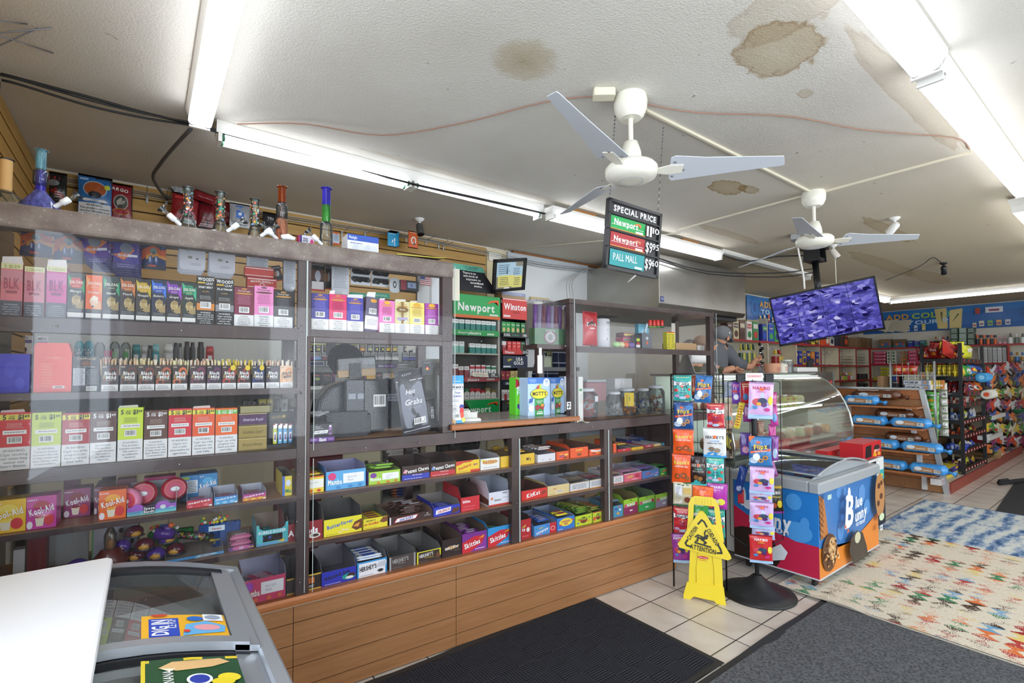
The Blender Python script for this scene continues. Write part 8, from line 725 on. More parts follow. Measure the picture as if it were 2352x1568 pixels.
# blue ice cream chest
X0,X1,Y0,Y1=3.88,5.07,1.53,2.16;ic=thing('ice_cream_chest',(X0,Y0,0),0,'blue, pink and orange ice cream chest freezer with curved glass top','freezer');LX,LY=X1-X0,Y1-Y0;mb=MB().box(0,LX,0,LY,.085,.70,C('3f78b8',.35));ZB0,ZB1=.085,.70;Hh=ZB1-ZB0;SR=lambda x,y,k:(x,-k,ZB0+y);SL=lambda x,y,k:(-k,LY-x,ZB0+y);NUT=[];rr=random.Random(12)
for k in range(60):a=rr.uniform(0,6.28);q=math.sqrt(rr.random());NUT.append(('e',.13+.095*q*cos(a),.27+.20*q*sin(a),.010,.016,rr.choice(('d8a060','b87838','e8c890','5a3418'))))
art(mb,SR,LX,Hh,[('p',[(0,0),(1,0),(1,.46),(.8,.36),(.55,.27),(.3,.26),(.0,.36)],'e0852c'),('e',.35,.92,.08,.08,'5a90cc'),('e',.7,.8,.06,.12,'5a90cc'),('e',.32,.45,.05,.12,'5590d0'),('e',.78,.6,.06,.1,'5590d0'),('p',[(-.0+.005,.98),(.08,.90),(.13,.48),(.02,.45)],'b8743a')]+[('p',[(.008,.95-.07*i),(.06,.88-.07*i),(.06,.87-.07*i),(.008,.94-.07*i)],'6a3a1a')for i in range(7)]+[('p',[(.008,.60+.07*i),(.06,.67+.07*i),(.06,.66+.07*i),(.008,.59+.07*i)],'6a3a1a')for i in range(5)]+[('e',.13,.27,.11,.22,'5f3a1c'),('e',.165,.30,.055,.14,'d8b07a')]+NUT[:44]+[('p',[(.42,.01),(.37,.2),(.40,.34),(.50,.40),(.60,.34),(.66,.16),(.69,.01)],'38332c'),('e',.51,.31,.05,.07,'c9c8a8'),('l',.43,.03,.63,.24,9,'5c5446'),('e',.94,.72,.095,.30,'b8824a'),('e',.92,.85,.03,.04,'5a3218'),('e',.96,.70,.03,.04,'5a3218'),('e',.90,.62,.025,.04,'5a3218'),('e',.97,.88,.02,.03,'5a3218'),('e',.955,.42,.05,.05,'cfe0b8'),('e',.375,.91,.022,.07,'f4f6f8'),('e',.345,.86,.03,.035,'f4f6f8'),('t',.375,.70,.38,'B','f6f8fa',{'b':2,'sh':.2,'sx':.9}),('e',.345,.555,.035,.03,'f6f8fa'),('t',.53,.77,.14,'lue','f6f8fa',{'b':2,'sh':.2,'wd':.16,'rot':3}),('t',.56,.61,.14,'unny','f6f8fa',{'b':2,'sh':.2,'wd':.24,'rot':3}),('t',.54,.49,.04,'ICE CREAM','f6f8fa',.17,2),('p',[(.27,.52),(.29,.56),(.31,.5)],'c8622a'),('p',[(.31,.44),(.33,.5),(.35,.45)],'c8622a'),('r',.03,.93,.085,.985,'b9d4c8'),('r',.9,.25,.95,.32,'e8ecee'),('bar',.91,.26,.94,.31)],.0006);art(mb,SL,LY,Hh,[('r',0,0,1,1,'1f7ccc'),('p',[(0,0),(1,0),(1,.38),(.8,.38),(.55,.42),(.3,.5),(.0,.66)],'c4224a'),('p',[(.0,.0),(.52,.0),(.6,.14),(.5,.30),(.35,.42),(.1,.40),(0,.36)],'221613'),('p',[(.3,.0),(.62,.12),(.66,.22),(.58,.30),(.2,.02)],'e4ecf4'),('e',.2,.3,.02,.02,'4a342c'),('e',.33,.24,.02,.02,'4a342c'),('e',.28,.36,.02,.02,'4a342c'),('e',.42,.32,.02,.02,'4a342c'),('e',.74,.85,.09,.1,'4a9ae0'),('e',.78,.5,.16,.12,'4a9ae0'),('e',.86,.62,.05,.07,'4a9ae0'),('e',.12,.8,.05,.13,'dfe8f4'),('e',.2,.70,.07,.06,'dfe8f4'),('t',.46,.58,.19,'Bunny','f0f4fa',{'b':2,'wd':.5,'sh':.1}),('t',.5,.46,.05,'ICE CREAM','f0f4fa',.42,2)],.0006);mb.box(-.004,0,-.004,LY,.08,.09,C('d0d4d8',.3));mb.box(0,LX,-.004,0,.08,.09,C('d0d4d8',.3));obj('printed_body',mb,ic);RIM=C('a2a7ab',.3);mb=MB();ah=lambda x:.775+.085*sin(pi*x/LX);mb.box(-.02,LX+.02,-.02,.06,.70,.775,RIM,c=.012);mb.box(-.02,LX+.02,LY-.06,LY+.02,.70,.775,RIM,c=.012);mb.box(-.02,.12,.06,LY-.06,.70,.775,RIM,c=.006);mb.box(LX-.10,LX+.02,.06,LY-.06,.70,.775,RIM,c=.006);obj('rim',mb,ic)
for i,(a,b,dz)in enumerate(((.12,.66,0),(.60,LX-.1,.012))):
 ld=thing('sliding_lid',(0,0,0));ld.parent=ic;hz=lambda x:ah(x)+dz;mb=MB().grid(lambda u,v:(a+(b-a)*u,.05+(LY-.1)*v,hz(a+(b-a)*u)),14,1,GLF);obj('glass',mb,ld);mb=MB()
 for y in (.045,LY-.055):mb.tube([(a+(b-a)*j/12,y,hz(a+(b-a)*j/12))for j in range(13)],.008,RIM,6)
 for x in (a,b):mb.tube([(x,.045,hz(x)),(x,LY-.055,hz(x))],.008,C('7c8286',.3),6)
 obj('lid_frame',mb,ld)
mb=MB()
for y0_ in (.06,LY-.07):
 mb.prism([(.0,.77)]+[(LX*j/14,max(.772,ah(LX*j/14)-.01))for j in range(1,14)]+[(LX,.77)],y0_,y0_+.008,RIM,'y')
obj('end_frame',mb,ic);mb=MB().box(.08,LX-.08,.05,LY-.05,.60,.62,'c8ccce')
for k in range(14):x=.14+k*.07;mb.box(x,x+.004,.06,LY-.06,.66,.664,C('e0e2e4',.3,.5))
for y in (.08,.2,.32,.44,.56):mb.box(.12,LX-.12,y,y+.004,.66,.664,C('e0e2e4',.3,.5))
obj('wire_basket',mb,ic)
for i in range(28):
 mb=MB()if i==0 else mb
 if i==0:mb.box(-.055,.055,-.03,.03,0,.022,'4a3228',c=.005);me0=mesh(mb,'a');mb2=MB();mb2.box(-.055,.055,-.03,.03,0,.022,'c8b890',c=.005);me1=mesh(mb2,'b');mb3=MB();mb3.box(-.055,.055,-.03,.03,0,.022,'8a3a34',c=.005);me2=mesh(mb3,'c')
 k=i%3;obj('frozen_pack',(me0,me1,me2)[k],None,(X0+.2+(i%7)*.13,Y0+.13+(i//7)*.12,.666+.02*(i%2)),rr.uniform(-.4,.4),('brown ice cream bar in the basket of the blue chest','cream coloured ice cream bar in the basket of the blue chest','red ice cream bar in the basket of the blue chest')[k],'frozen treat',('brown ice cream bars','cream ice cream bars','red ice cream bars')[k])
for x,y in ((.07,.06),(LX-.07,.06),(.07,LY-.08),(LX-.07,LY-.08)):mb=MB().lathe([(.028,-.012),(.03,0),(.028,.012)],'1c1c1e',16,MT((x,y,.03))@RX(90,'X'));mb.box(x-.02,x+.02,y-.02,y+.02,.05,.085,'3a3a3c');obj('caster',mb,ic)
# caution sign
PSG=PP((3.049,2.054),(3.157,1.865));loc=Vector(PSG.at(1617,1377));loc.z=0;cs=thing('caution_sign',loc,PSG.rz,'yellow folding wet floor caution sign with a falling figure and triangle','sign');YEL=C('ecd22a',.4);k_=float(PSG.at(1617,1150)[2])/227.;
def sg(x,y):return ((x-1620)*k_*1.0,(1377-y)*k_)
mb=MB();bx_=[sg(*p)for p in ((1586,1362),(1592,1250),(1582,1240),(1586,1175),(1594,1152),(1602,1146),(1640,1146),(1648,1152),(1656,1175),(1664,1240),(1658,1250),(1661,1362))];hole=[sg(*p)for p in ((1599,1188),(1602,1166),(1640,1166),(1646,1186),(1650,1206),(1640,1206),(1632,1190),(1612,1188),(1604,1200))];mb.prism([bx_[i]for i in (0,1,10,11)],-.004,.004,YEL);mb.prism([sg(*p)for p in ((1592,1252),(1582,1240),(1586,1206),(1660,1206),(1664,1240),(1658,1252))],-.004,.004,YEL);mb.prism([sg(*p)for p in ((1586,1206),(1588,1165),(1600,1165),(1598,1206))],-.004,.004,YEL);mb.prism([sg(*p)for p in ((1648,1206),(1644,1165),(1655,1165),(1660,1206))],-.004,.004,YEL);mb.prism([sg(*p)for p in ((1588,1165),(1594,1150),(1602,1145),(1640,1145),(1648,1150),(1655,1165))],-.008,.008,YEL)
for i in range(6):x=1604+i*6.5;mb.box(*(sg(x,0)[0],sg(x+2.5,0)[0]),-.010,-.008,sg(0,1163)[1],sg(0,1149)[1],'e0c520')
mb.prism([sg(*p)for p in ((1576,1378),(1576,1368),(1584,1340),(1662,1340),(1666,1378),(1662,1385),(1652,1384),(1642,1372),(1598,1370),(1590,1378))],-.012,.003,YEL)
for x in (1604,1642):mb.tube([(sg(x+(4 if x<1620 else -4),0)[0],-.006,sg(0,1270)[1]),(sg(x,0)[0],-.006,sg(0,1305)[1]),(sg(x,0)[0],-.006,sg(0,1338)[1])],.002,'c8ac18',6)
obj('front_panel',mb,cs);cs.rotation_euler=(R_(-7),0,PSG.rz);mb=MB();TR=[sg(*p)for p in ((1563,1258),(1568,1252),(1609,1184),(1617,1178),(1626,1184),(1677,1268),(1679,1275),(1672,1280),(1568,1266))];mb.prism(TR,-.016,-.008,YEL);W_,H_=sg(1680,0)[0]-sg(1562,0)[0],sg(0,1176)[1]-sg(0,1282)[1];ox,oz=sg(1562,0)[0],sg(0,1282)[1]
def q(x,y):return ((x-1562)/118,(1282-y)/106)
BLA='1d1c14';SS=lambda x,y,k:(ox+x,-.016-k,oz+y)
def stroke(pts,w):
 out=[]
 for (xa,ya),(xb,yb)in zip(pts,pts[1:]):
  dx,dy=xb-xa,yb-ya;L_=math.hypot(dx,dy)or 1;nx,ny=-dy/L_*w/2,dx/L_*w/2;ex,ey=dx/L_*w*.3,dy/L_*w*.3;out.append(('p',[q(xa+nx-ex,ya+ny-ey),q(xb+nx+ex,yb+ny+ey),q(xb-nx+ex,yb-ny+ey),q(xa-nx-ex,ya-ny-ey)],BLA))
 return out
its=stroke([(1609,1208),(1617,1198),(1622,1201),(1628,1212)],4)+stroke([(1586,1246),(1581,1254),(1584,1259),(1592,1260)],4)+stroke([(1649,1267),(1659,1266),(1656,1257),(1651,1248)],4)+stroke([(1602,1250),(1636,1256)],3.5)+[('e',*q(1628.5,1232),.026,.028,BLA)]+stroke([(1627,1236),(1616,1240)],7)+stroke([(1624,1234),(1623,1226),(1626,1220)],3)+stroke([(1620,1236),(1609,1232),(1603,1237)],3)+stroke([(1616,1240),(1609,1237),(1607,1246)],4)+stroke([(1618,1242),(1626,1247),(1622,1250)],4)+stroke([(1607,1246),(1603,1247)],2.5);its+=[('t',*q(1596.5,1229),.085,'CAUTION',BLA,{'b':2,'rot':58,'wd':.29}),('t',*q(1641,1233),.085,'CUIDADO',BLA,{'b':2,'rot':-58,'wd':.33}),('t',*q(1619,1262),.10,'ATTENTION',BLA,{'b':2,'rot':-7,'wd':.47})];art(mb,SS,W_,H_,its,.0003);obj('warning_triangle',mb,cs);mb=MB();art(mb,lambda x,y,k:(sg(1605,0)[0]+x,-.0045-k,sg(0,1290)[1]+y),.08,.035,[('e',.5,.68,.48,.3,'c8302a'),('t',.5,.68,.22,'Rubbermaid','f4e8e0',.75),('l',.1,.05,.9,.28,1,'c8502a')],.0004);obj('maker_badge',mb,cs);mb=MB().prism([(-.09,0),(.09,0),(.085,.45),(-.085,.45)],.003,.009,YEL,'y',MT((0,.20,.0))@RX(25,'X'));obj('rear_panel',mb,cs)
# snack racks
PR1=PP((3.142,2.221),(3.329,1.925));BKW=C('17181b',.35,.3);a0,a1=PR1.at(1548,1343),PR1.at(1669,1343);rk=thing('snack_rack',(float((a0[0]+a1[0])/2),float((a0[1]+a1[1])/2),0),PR1.rz,'black wire snack rack with tall thin legs holding hanging candy bags','rack');hw=float(np.linalg.norm(a1[:2]-a0[:2]))/2;TOPZ=1.56
for s in (-1,1):mb=MB().tube([(s*hw,0,0),(s*hw,0,TOPZ)],.006,BKW,8);mb.tube([(s*hw*.85,.02,.0+.35),(s*hw*.85,.02,TOPZ)],.003,BKW,6);obj('leg',mb,rk)
mb=MB()
for z in (.35,.6,.82,1.06,1.28,1.30,1.42,1.47,1.52,TOPZ):mb.tube([(-hw,0,z),(hw,0,z)],.003,BKW,6)
for k in range(9):mb.tube([(-hw+2*hw*k/8,.004,.35),(-hw+2*hw*k/8,.004,TOPZ)],.0018,BKW,5)
for x,z in ((.6,1.5),(.3,1.46),(-.5,1.46)):mb.tube([(hw*x,0,z+.05),(hw*x+.02,-.02,z+.03),(hw*x+.02,-.06,z)],.0025,BKW,5)
obj('wire_grid',mb,rk)
def welch(c):return [('r',0,.86,1,.97,c),('l',.1,.88,.9,.94,1,'e8d8a0'),('p',[(.02,.78),(.5,.74),(.98,.78),(.98,.58),(.5,.54),(.02,.58)],'1f2440'),('p',[(.02,.765),(.5,.725),(.98,.765),(.98,.595),(.5,.555),(.02,.595)],'f4f4f6'),('t',.5,.665,.1,"Welch's",'181a26',.88,2),('r',.25,.5,.75,.54,c),('t',.52,.43,.07,'Fruit','2a3070',.42,1,0,0,.25),('t',.52,.33,.07,'Snacks','2a3070',.55,1,0,0,.25),('e',.15,.42,.12,.06,'d83a3a'),('e',.88,.45,.08,.05,'d84a3a'),('e',.2,.2,.14,.06,'c8a0c8'),('e',.75,.18,.16,.07,'e07a6a'),('e',.5,.13,.2,.06,'b8d0e8'),('e',.48,.56,.09,.035,'f0682a')]
FLIP=[('e',.2,.2,.2,.1,'c8d8ea'),('e',.8,.8,.2,.09,'3f7ab8'),('p',[(.1,.5),(.9,.6),(.92,.74),(.1,.66)],'16305c'),('t',.5,.66,.15,'Flipz','ecc43a',.8,2,6),('p',[(.05,.42),(.95,.52),(.95,.6),(.05,.5)],'e85a2a'),('t',.5,.51,.045,'Peanut Butter','f8e8d8',.7,1,5),('e',.7,.3,.13,.08,'b8824a'),('e',.7,.3,.05,.03,'20406a'),('e',.5,.2,.12,.07,'c8925a'),('e',.5,.2,.05,.03,'20406a'),('e',.3,.32,.16,.12,'e8f0f6'),('e',.4,.8,.09,.04,'f0682a')];REE=[('t',.5,.72,.13,"Reese's",'e8d03a',.78,2,4,'3a2010'),('t',.5,.58,.05,'DIPPED PRETZELS','f6e8d8',.7,2),('e',.3,.25,.16,.09,'8a4a20'),('e',.3,.25,.07,.04,'e8581e'),('e',.62,.28,.18,.1,'8a4a20'),('e',.62,.28,.08,.04,'e8581e'),('e',.82,.2,.12,.07,'9a5a2a'),('e',.48,.8,.09,.04,'f8782a')];HER=lambda tc,dip:[('p',[(0,0),(1,0),(1,.16),(.7,.12),(.4,.2),(0,.1)],dip),('t',.5,.68,.1,"HERSHEY'S",tc,.8,2),('t',.5,.56,.05,'COOKIES','4a90d0' if tc[0]=='2' else '6ac8b0',.45,2),('t',.5,.48,.045,'DIPPED PRETZELS',tc,.7,1),('e',.35,.28,.14,.08,'8a7a68' if tc[0]=='2' else '8a5a30'),('e',.6,.24,.15,.08,'9a8a78' if tc[0]=='2' else '9a6a3a'),('e',.5,.7,.08,.05,'f0682a')];HAR=lambda tc='b82a44',mid='d83a8a':[('t',.5,.84,.085,'HARIBO',tc,.78,2,0,'f4f4fa'),('t',.5,.74,.045,mid and 'Unicorns',mid,.5,1,0,0,.2),('e',.35,.45,.22,.1,'c83a4a'),('e',.55,.48,.2,.09,'2a3a5a'),('e',.4,.4,.1,.05,'e8a03a'),('e',.62,.38,.12,.06,'5a2a6a'),('e',.88,.5,.1,.12,'e0d03a'),('e',.75,.25,.12,.05,'c83a8a'),('e',.25,.3,.1,.05,'4a8ac8'),('r',0,0,1,.1,'a8c8e8'),('e',.5,.8,.1,.04,'f0683a')]
def bag(label,a,b,yt,yb,c,it,dy=-.03,rot=0,pl=PR1,grp='candy bags hanging on the wire rack',th=.035):return pouch(label,pl,a,b,yt,yb,c,it,th,'candy_bag','bag',grp,dy=dy,rot=rot)
bag('teal and white fruit snack bag, top left of the wire rack',1547,1589,861,920,'2fa8a0',[('r',0,.08,1,.82,'e4ecf0')]+welch('2fa8a0')[1:]);bag('brown and blue pretzel bag squeezed behind the top right one',1585,1606,862,915,'8a3a20',[('r',0,0,1,.4,'1f3a60'),('e',.5,.4,.3,.1,'b8824a')],dy=-.005);bag('blue and yellow pretzel bag, top right of the wire rack',1593,1632,861,924,'2a6aa8',FLIP,rot=5);bag('blue and yellow pretzel bag in the second row at the left',1548,1593,922,985,'1f4a8a',FLIP);bag('red and white fruit snack bag at the right of the second row',1623,1664,925,982,'c83240',[('r',0,.12,1,.82,'eceef0')]+welch('c8303c')[1:]);bag('bright orange dipped pretzel bag, upper of the two orange ones',1546,1594,984,1043,'ee5a1e',REE);bag('white bag with blue bottom and black lettering on the right of the rack',1615,1668,981,1048,'e2e2e0',HER('2a2622','3a9ade'));bag('bright orange dipped pretzel bag, lower of the two orange ones',1543,1587,1040,1108,'ea561c',REE,rot=1);bag('dark brown bag with teal bottom in the middle of the rack',1585,1623,1045,1112,'2e1a18',HER('c8c0b8','3ab0b0'));bag('teal and white fruit snack bag below the white and blue one',1622,1663,1048,1107,'36b0a4',[('r',0,.08,1,.82,'e4ecf0')]+welch('2fa8a0')[1:]);bag('green and cream nut bag with a long white receipt label',1546,1590,1103,1159,'cfc8a8',[('p',[(0,.9),(1,1),(1,.85),(.4,.8),(0,.7)],'2a5a3a'),('r',.1,.12,.48,.85,'e8e8ee'),('l',.13,.3,.45,.8,9,'8a8c96'),('r',.55,.5,.95,.75,'c8a85a'),('e',.75,.28,.16,.12,'8a4a3a'),('r',0,0,1,.06,'2a5a3a')]);bag('orange gummy bag, third row from the bottom',1588,1636,1113,1160,'ee6a2a',HAR('c82a3a','f4ece0')[:2]+[('e',.4,.35,.2,.12,'e8d8c0'),('e',.7,.5,.15,.1,'d84a6a')],rot=4);bag('purple-magenta gummy bag right of the orange one',1620,1670,1107,1168,'b23aa8',HAR('e8e0f0','f0d8f4')[:2]+[('e',.7,.3,.2,.12,'e0d84a'),('e',.4,.3,.2,.1,'e8e8e8')],dy=-.01,rot=2);bag('red and white fruit snack bag low at the left, half behind the yellow sign',1547,1590,1162,1222,'c42a34',[('r',0,.12,1,.82,'e8eaee')]+welch('c8303c')[1:]);bag('green gummy bag seen through the handle of the yellow sign',1586,1628,1150,1190,'3aa04a',HAR('e8e8e8','f0f0f0')[:1]+[('e',.6,.4,.2,.15,'e0d83a'),('e',.3,.3,.15,.12,'f4f4f4')]);bag('teal and white fruit snack bag low at the right behind the yellow sign',1624,1665,1166,1233,'2fa090',[('r',0,.08,1,.82,'dfe8ec')]+welch('2fa090')[1:]);bag('crumpled purple gummy bag at the bottom left of the wire rack',1547,1585,1222,1288,'9a3a9a',HAR('e8e0e8','f0d8f0'),rot=-4);bag('silver back of a gummy bag at the bottom of the wire rack',1552,1590,1235,1275,'a8a8b4',[('l',.1,.1,.9,.9,6,'6a4a8a')],dy=-.005,rot=12);bag('small magenta bag edge right of the lowest purple bag',1582,1606,1240,1280,'c03a90',[('l',.1,.2,.9,.8,4,'6a1a5a')],dy=-.005);PSP=Pl((.80,.60,0),_v(3.507,1.789,0)@_v(.80,.60,0));sp=thing('spinner_rack',(3.507,1.789,0),PSP.rz,'black spinner rack on a round base holding pastel gummy bags','rack');mb=MB().lathe([(.245,0),(.25,.006),(.245,.016),(.19,.035),(.10,.075),(.055,.11),(.035,.13),(.03,.135)],'1c1d1f',40);obj('round_base',mb,sp);mb=MB().lathe([(.014,.13),(.014,.45)],BKW,14);mb.lathe([(.02,.45),(.02,1.56)],BKW,14);obj('pole',mb,sp);mb=MB()
for x,y in ((-.17,0),(.17,0),(0,.17),(-.02,-.06)):mb.tube([(x,y,.40),(x*.4,y*.4,.33),(0,0,.36)],.003,BKW,5);mb.tube([(x,y,.40),(x,y,1.5)],.0028,BKW,5);mb.tube([(x,y,1.5),(0,0,1.54)],.003,BKW,5)
for z in (1.42,1.12,.98,.80,.62):mb.tube([(0,0,z),(0,-.07,z),(0,-.075,z+.02)],.003,BKW,5)
obj('wire_arms',mb,sp);mb=MB()
for x in (-.085,.10):mb.box(x-.03,x+.03,-.02,.02,1.50,1.56,'1a1b1e',c=.006)
obj('corner_cap',mb,sp);mb=MB().box(-.055,.055,-.035,-.033,1.51,1.565,'ececec');art(mb,lambda x,y,k:(-.055+x,-.0352-k,1.51+y),.11,.055,[('r',.1,.45,.9,.75,'c83a3a'),('r',.13,.5,.87,.7,'f0e8e8'),('l',.15,.5,.85,.7,1,'c83a3a')]);obj('header_sign',mb,sp);GP='gummy bags on the spinner rack'
def gb(label,a,b,yt,yb,c,it,dy=-.08,rot=0,th=.03):return bag(label,a,b,yt,yb,c,it,dy,rot,PSP,GP,th)
PK_=[('r',0,.55,1,.72,'b8c8ec'),('p',[(0,.2),(.5,.35),(1,.15),(1,.5),(0,.6)],'a8b8e8')];gb('pastel pink and blue gummy bag at the top of the spinner',1712,1768,877,958,'d8b0dc',PK_+HAR(),rot=3);gb('pastel gummy bag peeking below the top one',1714,1767,935,960,'c8b8e0',HAR()[2:],dy=-.06);gb('blue and yellow pretzel bag on the spinner pole',1715,1767,998,1066,'3a7ab4',FLIP+[('p',[(0,1),(.3,1),(0,.8)],'e0682a')]);gb('pastel pink and blue gummy bag under the pretzel bag',1715,1771,1066,1126,'d4b0dc',PK_+HAR(),rot=2,dy=-.09);gb('pastel gummy bag peeking out above the fourth spinner bag',1717,1770,1122,1150,'c0b8dc',HAR()[2:],dy=-.06);gb('pastel pink and blue gummy bag, fourth on the spinner',1716,1770,1145,1204,'cfb0e0',PK_+HAR(),dy=-.09,rot=1);gb('pastel gummy bag peeking out above the red one',1722,1775,1200,1230,'b8b8dc',HAR()[2:],dy=-.06,rot=2);gb('red gummy bag at the bottom of the spinner',1716,1768,1219,1281,'c8282e',[('r',0,.38,1,.42,'7ac0e0')]+HAR('f6f0f0','e8d83a'),dy=-.09)
for i,(a,b,yt,yb,c,it,lb)in enumerate(((1682,1702,875,928,'6a3a9a',[('t',.5,.8,.12,'NERDS'[:4],'e87aa8',.8),('e',.5,.3,.3,.12,'d8dce8'),('r',0,.5,1,.6,'c83a3a')],'narrow purple candy bag hanging at the left of the spinner'),(1704,1725,874,928,'b82430',[('e',.5,.3,.3,.15,'3a6a9a'),('l',.1,.7,.9,.9,2,'f0d8a0')],'red candy bag behind the top pastel one'),(1709,1735,930,970,'8a2a7a',[],'magenta candy bag bottom behind the top pastel one'),(1668,1690,925,985,'c8a890',[('p',[(0,.1),(1,.9),(.8,.2)],'c86a50'),('e',.5,.4,.3,.1,'5aa09a')],'faded pink side bag on the left of the spinner'),(1684,1698,922,984,'d8c83a',[('l',.1,.1,.9,.9,8,'c83a3a')],'yellow and red candy bag seen edge-on at the left'),(1703,1727,995,1048,'5a3a90',[('e',.5,.25,.35,.15,'d8a0b8'),('r',0,.35,1,.42,'c83a4a')],'purple candy bag behind the pretzel bag'),(1766,1783,900,960,'c83a8a',[('t',.5,.82,.1,'BO','f4d8e8',.8),('e',.5,.3,.35,.15,'e8d84a')],'magenta candy bag at the right edge of the spinner, top'),(1770,1788,930,978,'b83a90',[('e',.5,.4,.35,.2,'6a9ad0')],'magenta candy bag overlapping the top right one'),(1767,1784,975,1030,'c03a8c',[('e',.5,.35,.35,.15,'a8c8e8')],'magenta candy bag at the right edge, third'),(1771,1787,1000,1058,'8a4a9a',[('e',.5,.3,.35,.2,'b8d0e8')],'violet candy bag at the right edge, below the magenta ones'),(1773,1789,1045,1096,'a03a8a',[('l',.1,.1,.9,.9,6,'6a8ac0')],'slanted thin magenta bag at the right edge, lowest'),(1741,1756,968,1000,'b07868',[('l',.1,.1,.9,.9,6,'5a7a4a')],'brown and green bag beside the pole under the top bag'))):
 gb(lb,a,b,yt,yb,c,it,dy=(.03,.05,.04,.02,.0,.05,.02,.0,.02,.0,.02,.03)[i],rot=(0,0,0,-10,12,0,3,-3,0,2,-14,0)[i],th=.02)
gb('black and gold gummy bear bag hanging right of the spinner',1768,1802,1117,1180,'2a2620',[('p',[(0,.8),(1,.9),(1,1),(0,1)],'b8982a'),('t',.45,.76,.1,'HARIBO','f0ece4',.85,2),('t',.45,.62,.07,'Goldbears','d8c04a',.8,1,0,0,.2),('e',.75,.35,.18,.14,'d8c030'),('e',.35,.3,.2,.1,'a84a2a'),('r',0,0,1,.08,'8a2a8a')],dy=.02,rot=-4);gb('thin dark blue bag hanging left of the spinner',1684,1704,1068,1134,'1c3a80',[('e',.5,.2,.3,.1,'a8b0c8')],dy=.02,rot=14,th=.05);gb('brown and yellow chocolate bag hanging behind the two racks',1662,1690,985,1060,'3a2c18',[('t',.5,.85,.1,'ROLL','d8b84a',.8),('p',[(.3,.4),(.5,.75),(.9,.6),(.8,.3)],'c8b83a'),('r',0,0,1,.25,'9a8a7a')],dy=.15);gb('small red package corner between the two racks',1697,1712,1128,1160,'c02a34',[],dy=.05)
# deli case
dl=thing('deli_case',(4.0,2.2,0),0,'curved-glass refrigerated deli case behind the ice cream chest','deli case');LD=2.6;PRF=[(.02,.78),(.015,.95),(.04,1.08),(.09,1.22),(.16,1.34),(.25,1.44),(.34,1.50),(.42,1.535)];mb=MB().box(0,LD,.03,.85,.06,.76,'d8dad8');mb.box(0,LD,.02,.85,.76,.80,C('9ea2a0',.3,.6));obj('base',mb,dl);GLD=PANE('deli_glass','eef6f0',.02,.6,.02);mb=MB();n=len(PRF)-1;mb.add([(x,y,z)for x in (0,LD)for y,z in PRF],[(i,i+1,i+1+n+1,i+n+1)for i in range(n)],GLD,True);obj('curved_glass',mb,dl);mb=MB()
for x in (0,LD):mb.add([(x,y,z)for y,z in PRF]+[(x,.8,1.535),(x,.8,.78)],[tuple(range(n+3))],GLD)
obj('end_glass',mb,dl);mb=MB()
for x in (0,LD):mb.tube([(x,y,z)for y,z in PRF],.009,C('b8bcba',.2,.9),8)
mb.box(-.01,LD+.01,.40,.86,1.535,1.555,C('b9bcb8',.25,.8));mb.tube([(0,.42,1.54),(LD,.42,1.54)],.010,C('c8ccc8',.2,.9),8);obj('steel_trim',mb,dl);mb=MB().box(0,LD,.80,.83,.80,1.53,'c8ccc6');mb.box(.02,LD-.02,.30,.80,1.18,1.19,C('c5ccc8',.3,.4));mb.box(.02,LD-.02,.08,.80,.84,.85,C('c9ccca',.3,.4));mb.box(.02,LD-.02,.36,.40,1.50,1.525,'e8e8e4');obj('inner_shelf',mb,dl);mb=MB().tube([(.05,.42,1.505),(LD-.05,.42,1.505)],.012,EM('f4fff8',16,'case_lamp'),8);obj('case_lamp',mb,dl);mb=MB().tube([(.05,.32,1.165),(LD-.05,.32,1.165)],.010,EM('f4fff8',16,'case_lamp'),8);obj('case_lamp',mb,dl);rr=random.Random(31)
for i in range(22):
 x=4.15+(i%11)*.225;row=i//11;mb=MB();c=rr.choice(('c8886a','b86a58','d8c0a0','a85048','d8a878','c8c49a','8a4a40'));L_,r_=rr.uniform(.08,.1),rr.uniform(.045,.06);mb.tube([(0,-.12,r_),(0,-.10,r_),(0,.10,r_),(0,.12,r_)],[r_*.6,r_,r_,r_*.6],C(c,.35),14);mb.tube([(0,-.05,r_),(0,.05,r_)],r_*1.02,'e8e4dc',14);obj('deli_meat',mb,None,(x,2.2+(.3 if not row else .58),(.852 if not row else 1.192)),rr.uniform(-.2,.2),'deli meat roll on the %s shelf of the case, %s'%(('lower','upper')[row],nth(i%11,11)),'deli meat','deli meat rolls on the %s shelf'%('lower','upper')[row])
for i in range(2):mb=MB().box(-.16,.16,0,.03,0,.045,'c8d850');art(mb,lambda x,y,k:(-.16+x,-k,y),.32,.045,[('e',.3,.5,.12,.3,'c85a4a'),('e',.7,.5,.12,.3,'c85a4a')],.0006);obj('price_board',mb,None,(5.62,2.46,1.192+.06*i),0,('lower lime green card in the deli case','upper lime green card in the deli case')[i],'card')
cab=MB();cab.box(0,1.55,0,.6,0,1.09,'e2dfd2');cab.box(-.02,1.58,-.02,.62,1.09,1.115,M_SHELF);tag(obj('white_cabinet',cab,None,(6.78,2.77,0)),'cream cabinet with wood top at the right end of the deli case','cabinet');DT=1.556;pr=thing('paper_roll',(4.25,2.72,DT),0,'white butcher paper roll on a metal dispenser','paper roll');mb=MB().tube([(-.16,0,.16),(-.155,0,.16),(.205,0,.16),(.21,0,.16)],[.05,.062,.062,.05],C('f0efec',.6),24);obj('paper',mb,pr);mb=MB();AL=C('b8bab8',.3,.7)
for s in (-.17,.22):mb.prism([(-.1,0),(.1,0),(.03,.18),(-.03,.18)],s-.004,s+.004,AL,'x')
mb.box(-.17,.22,-.1,.12,0,.012,AL);obj('dispenser_frame',mb,pr)
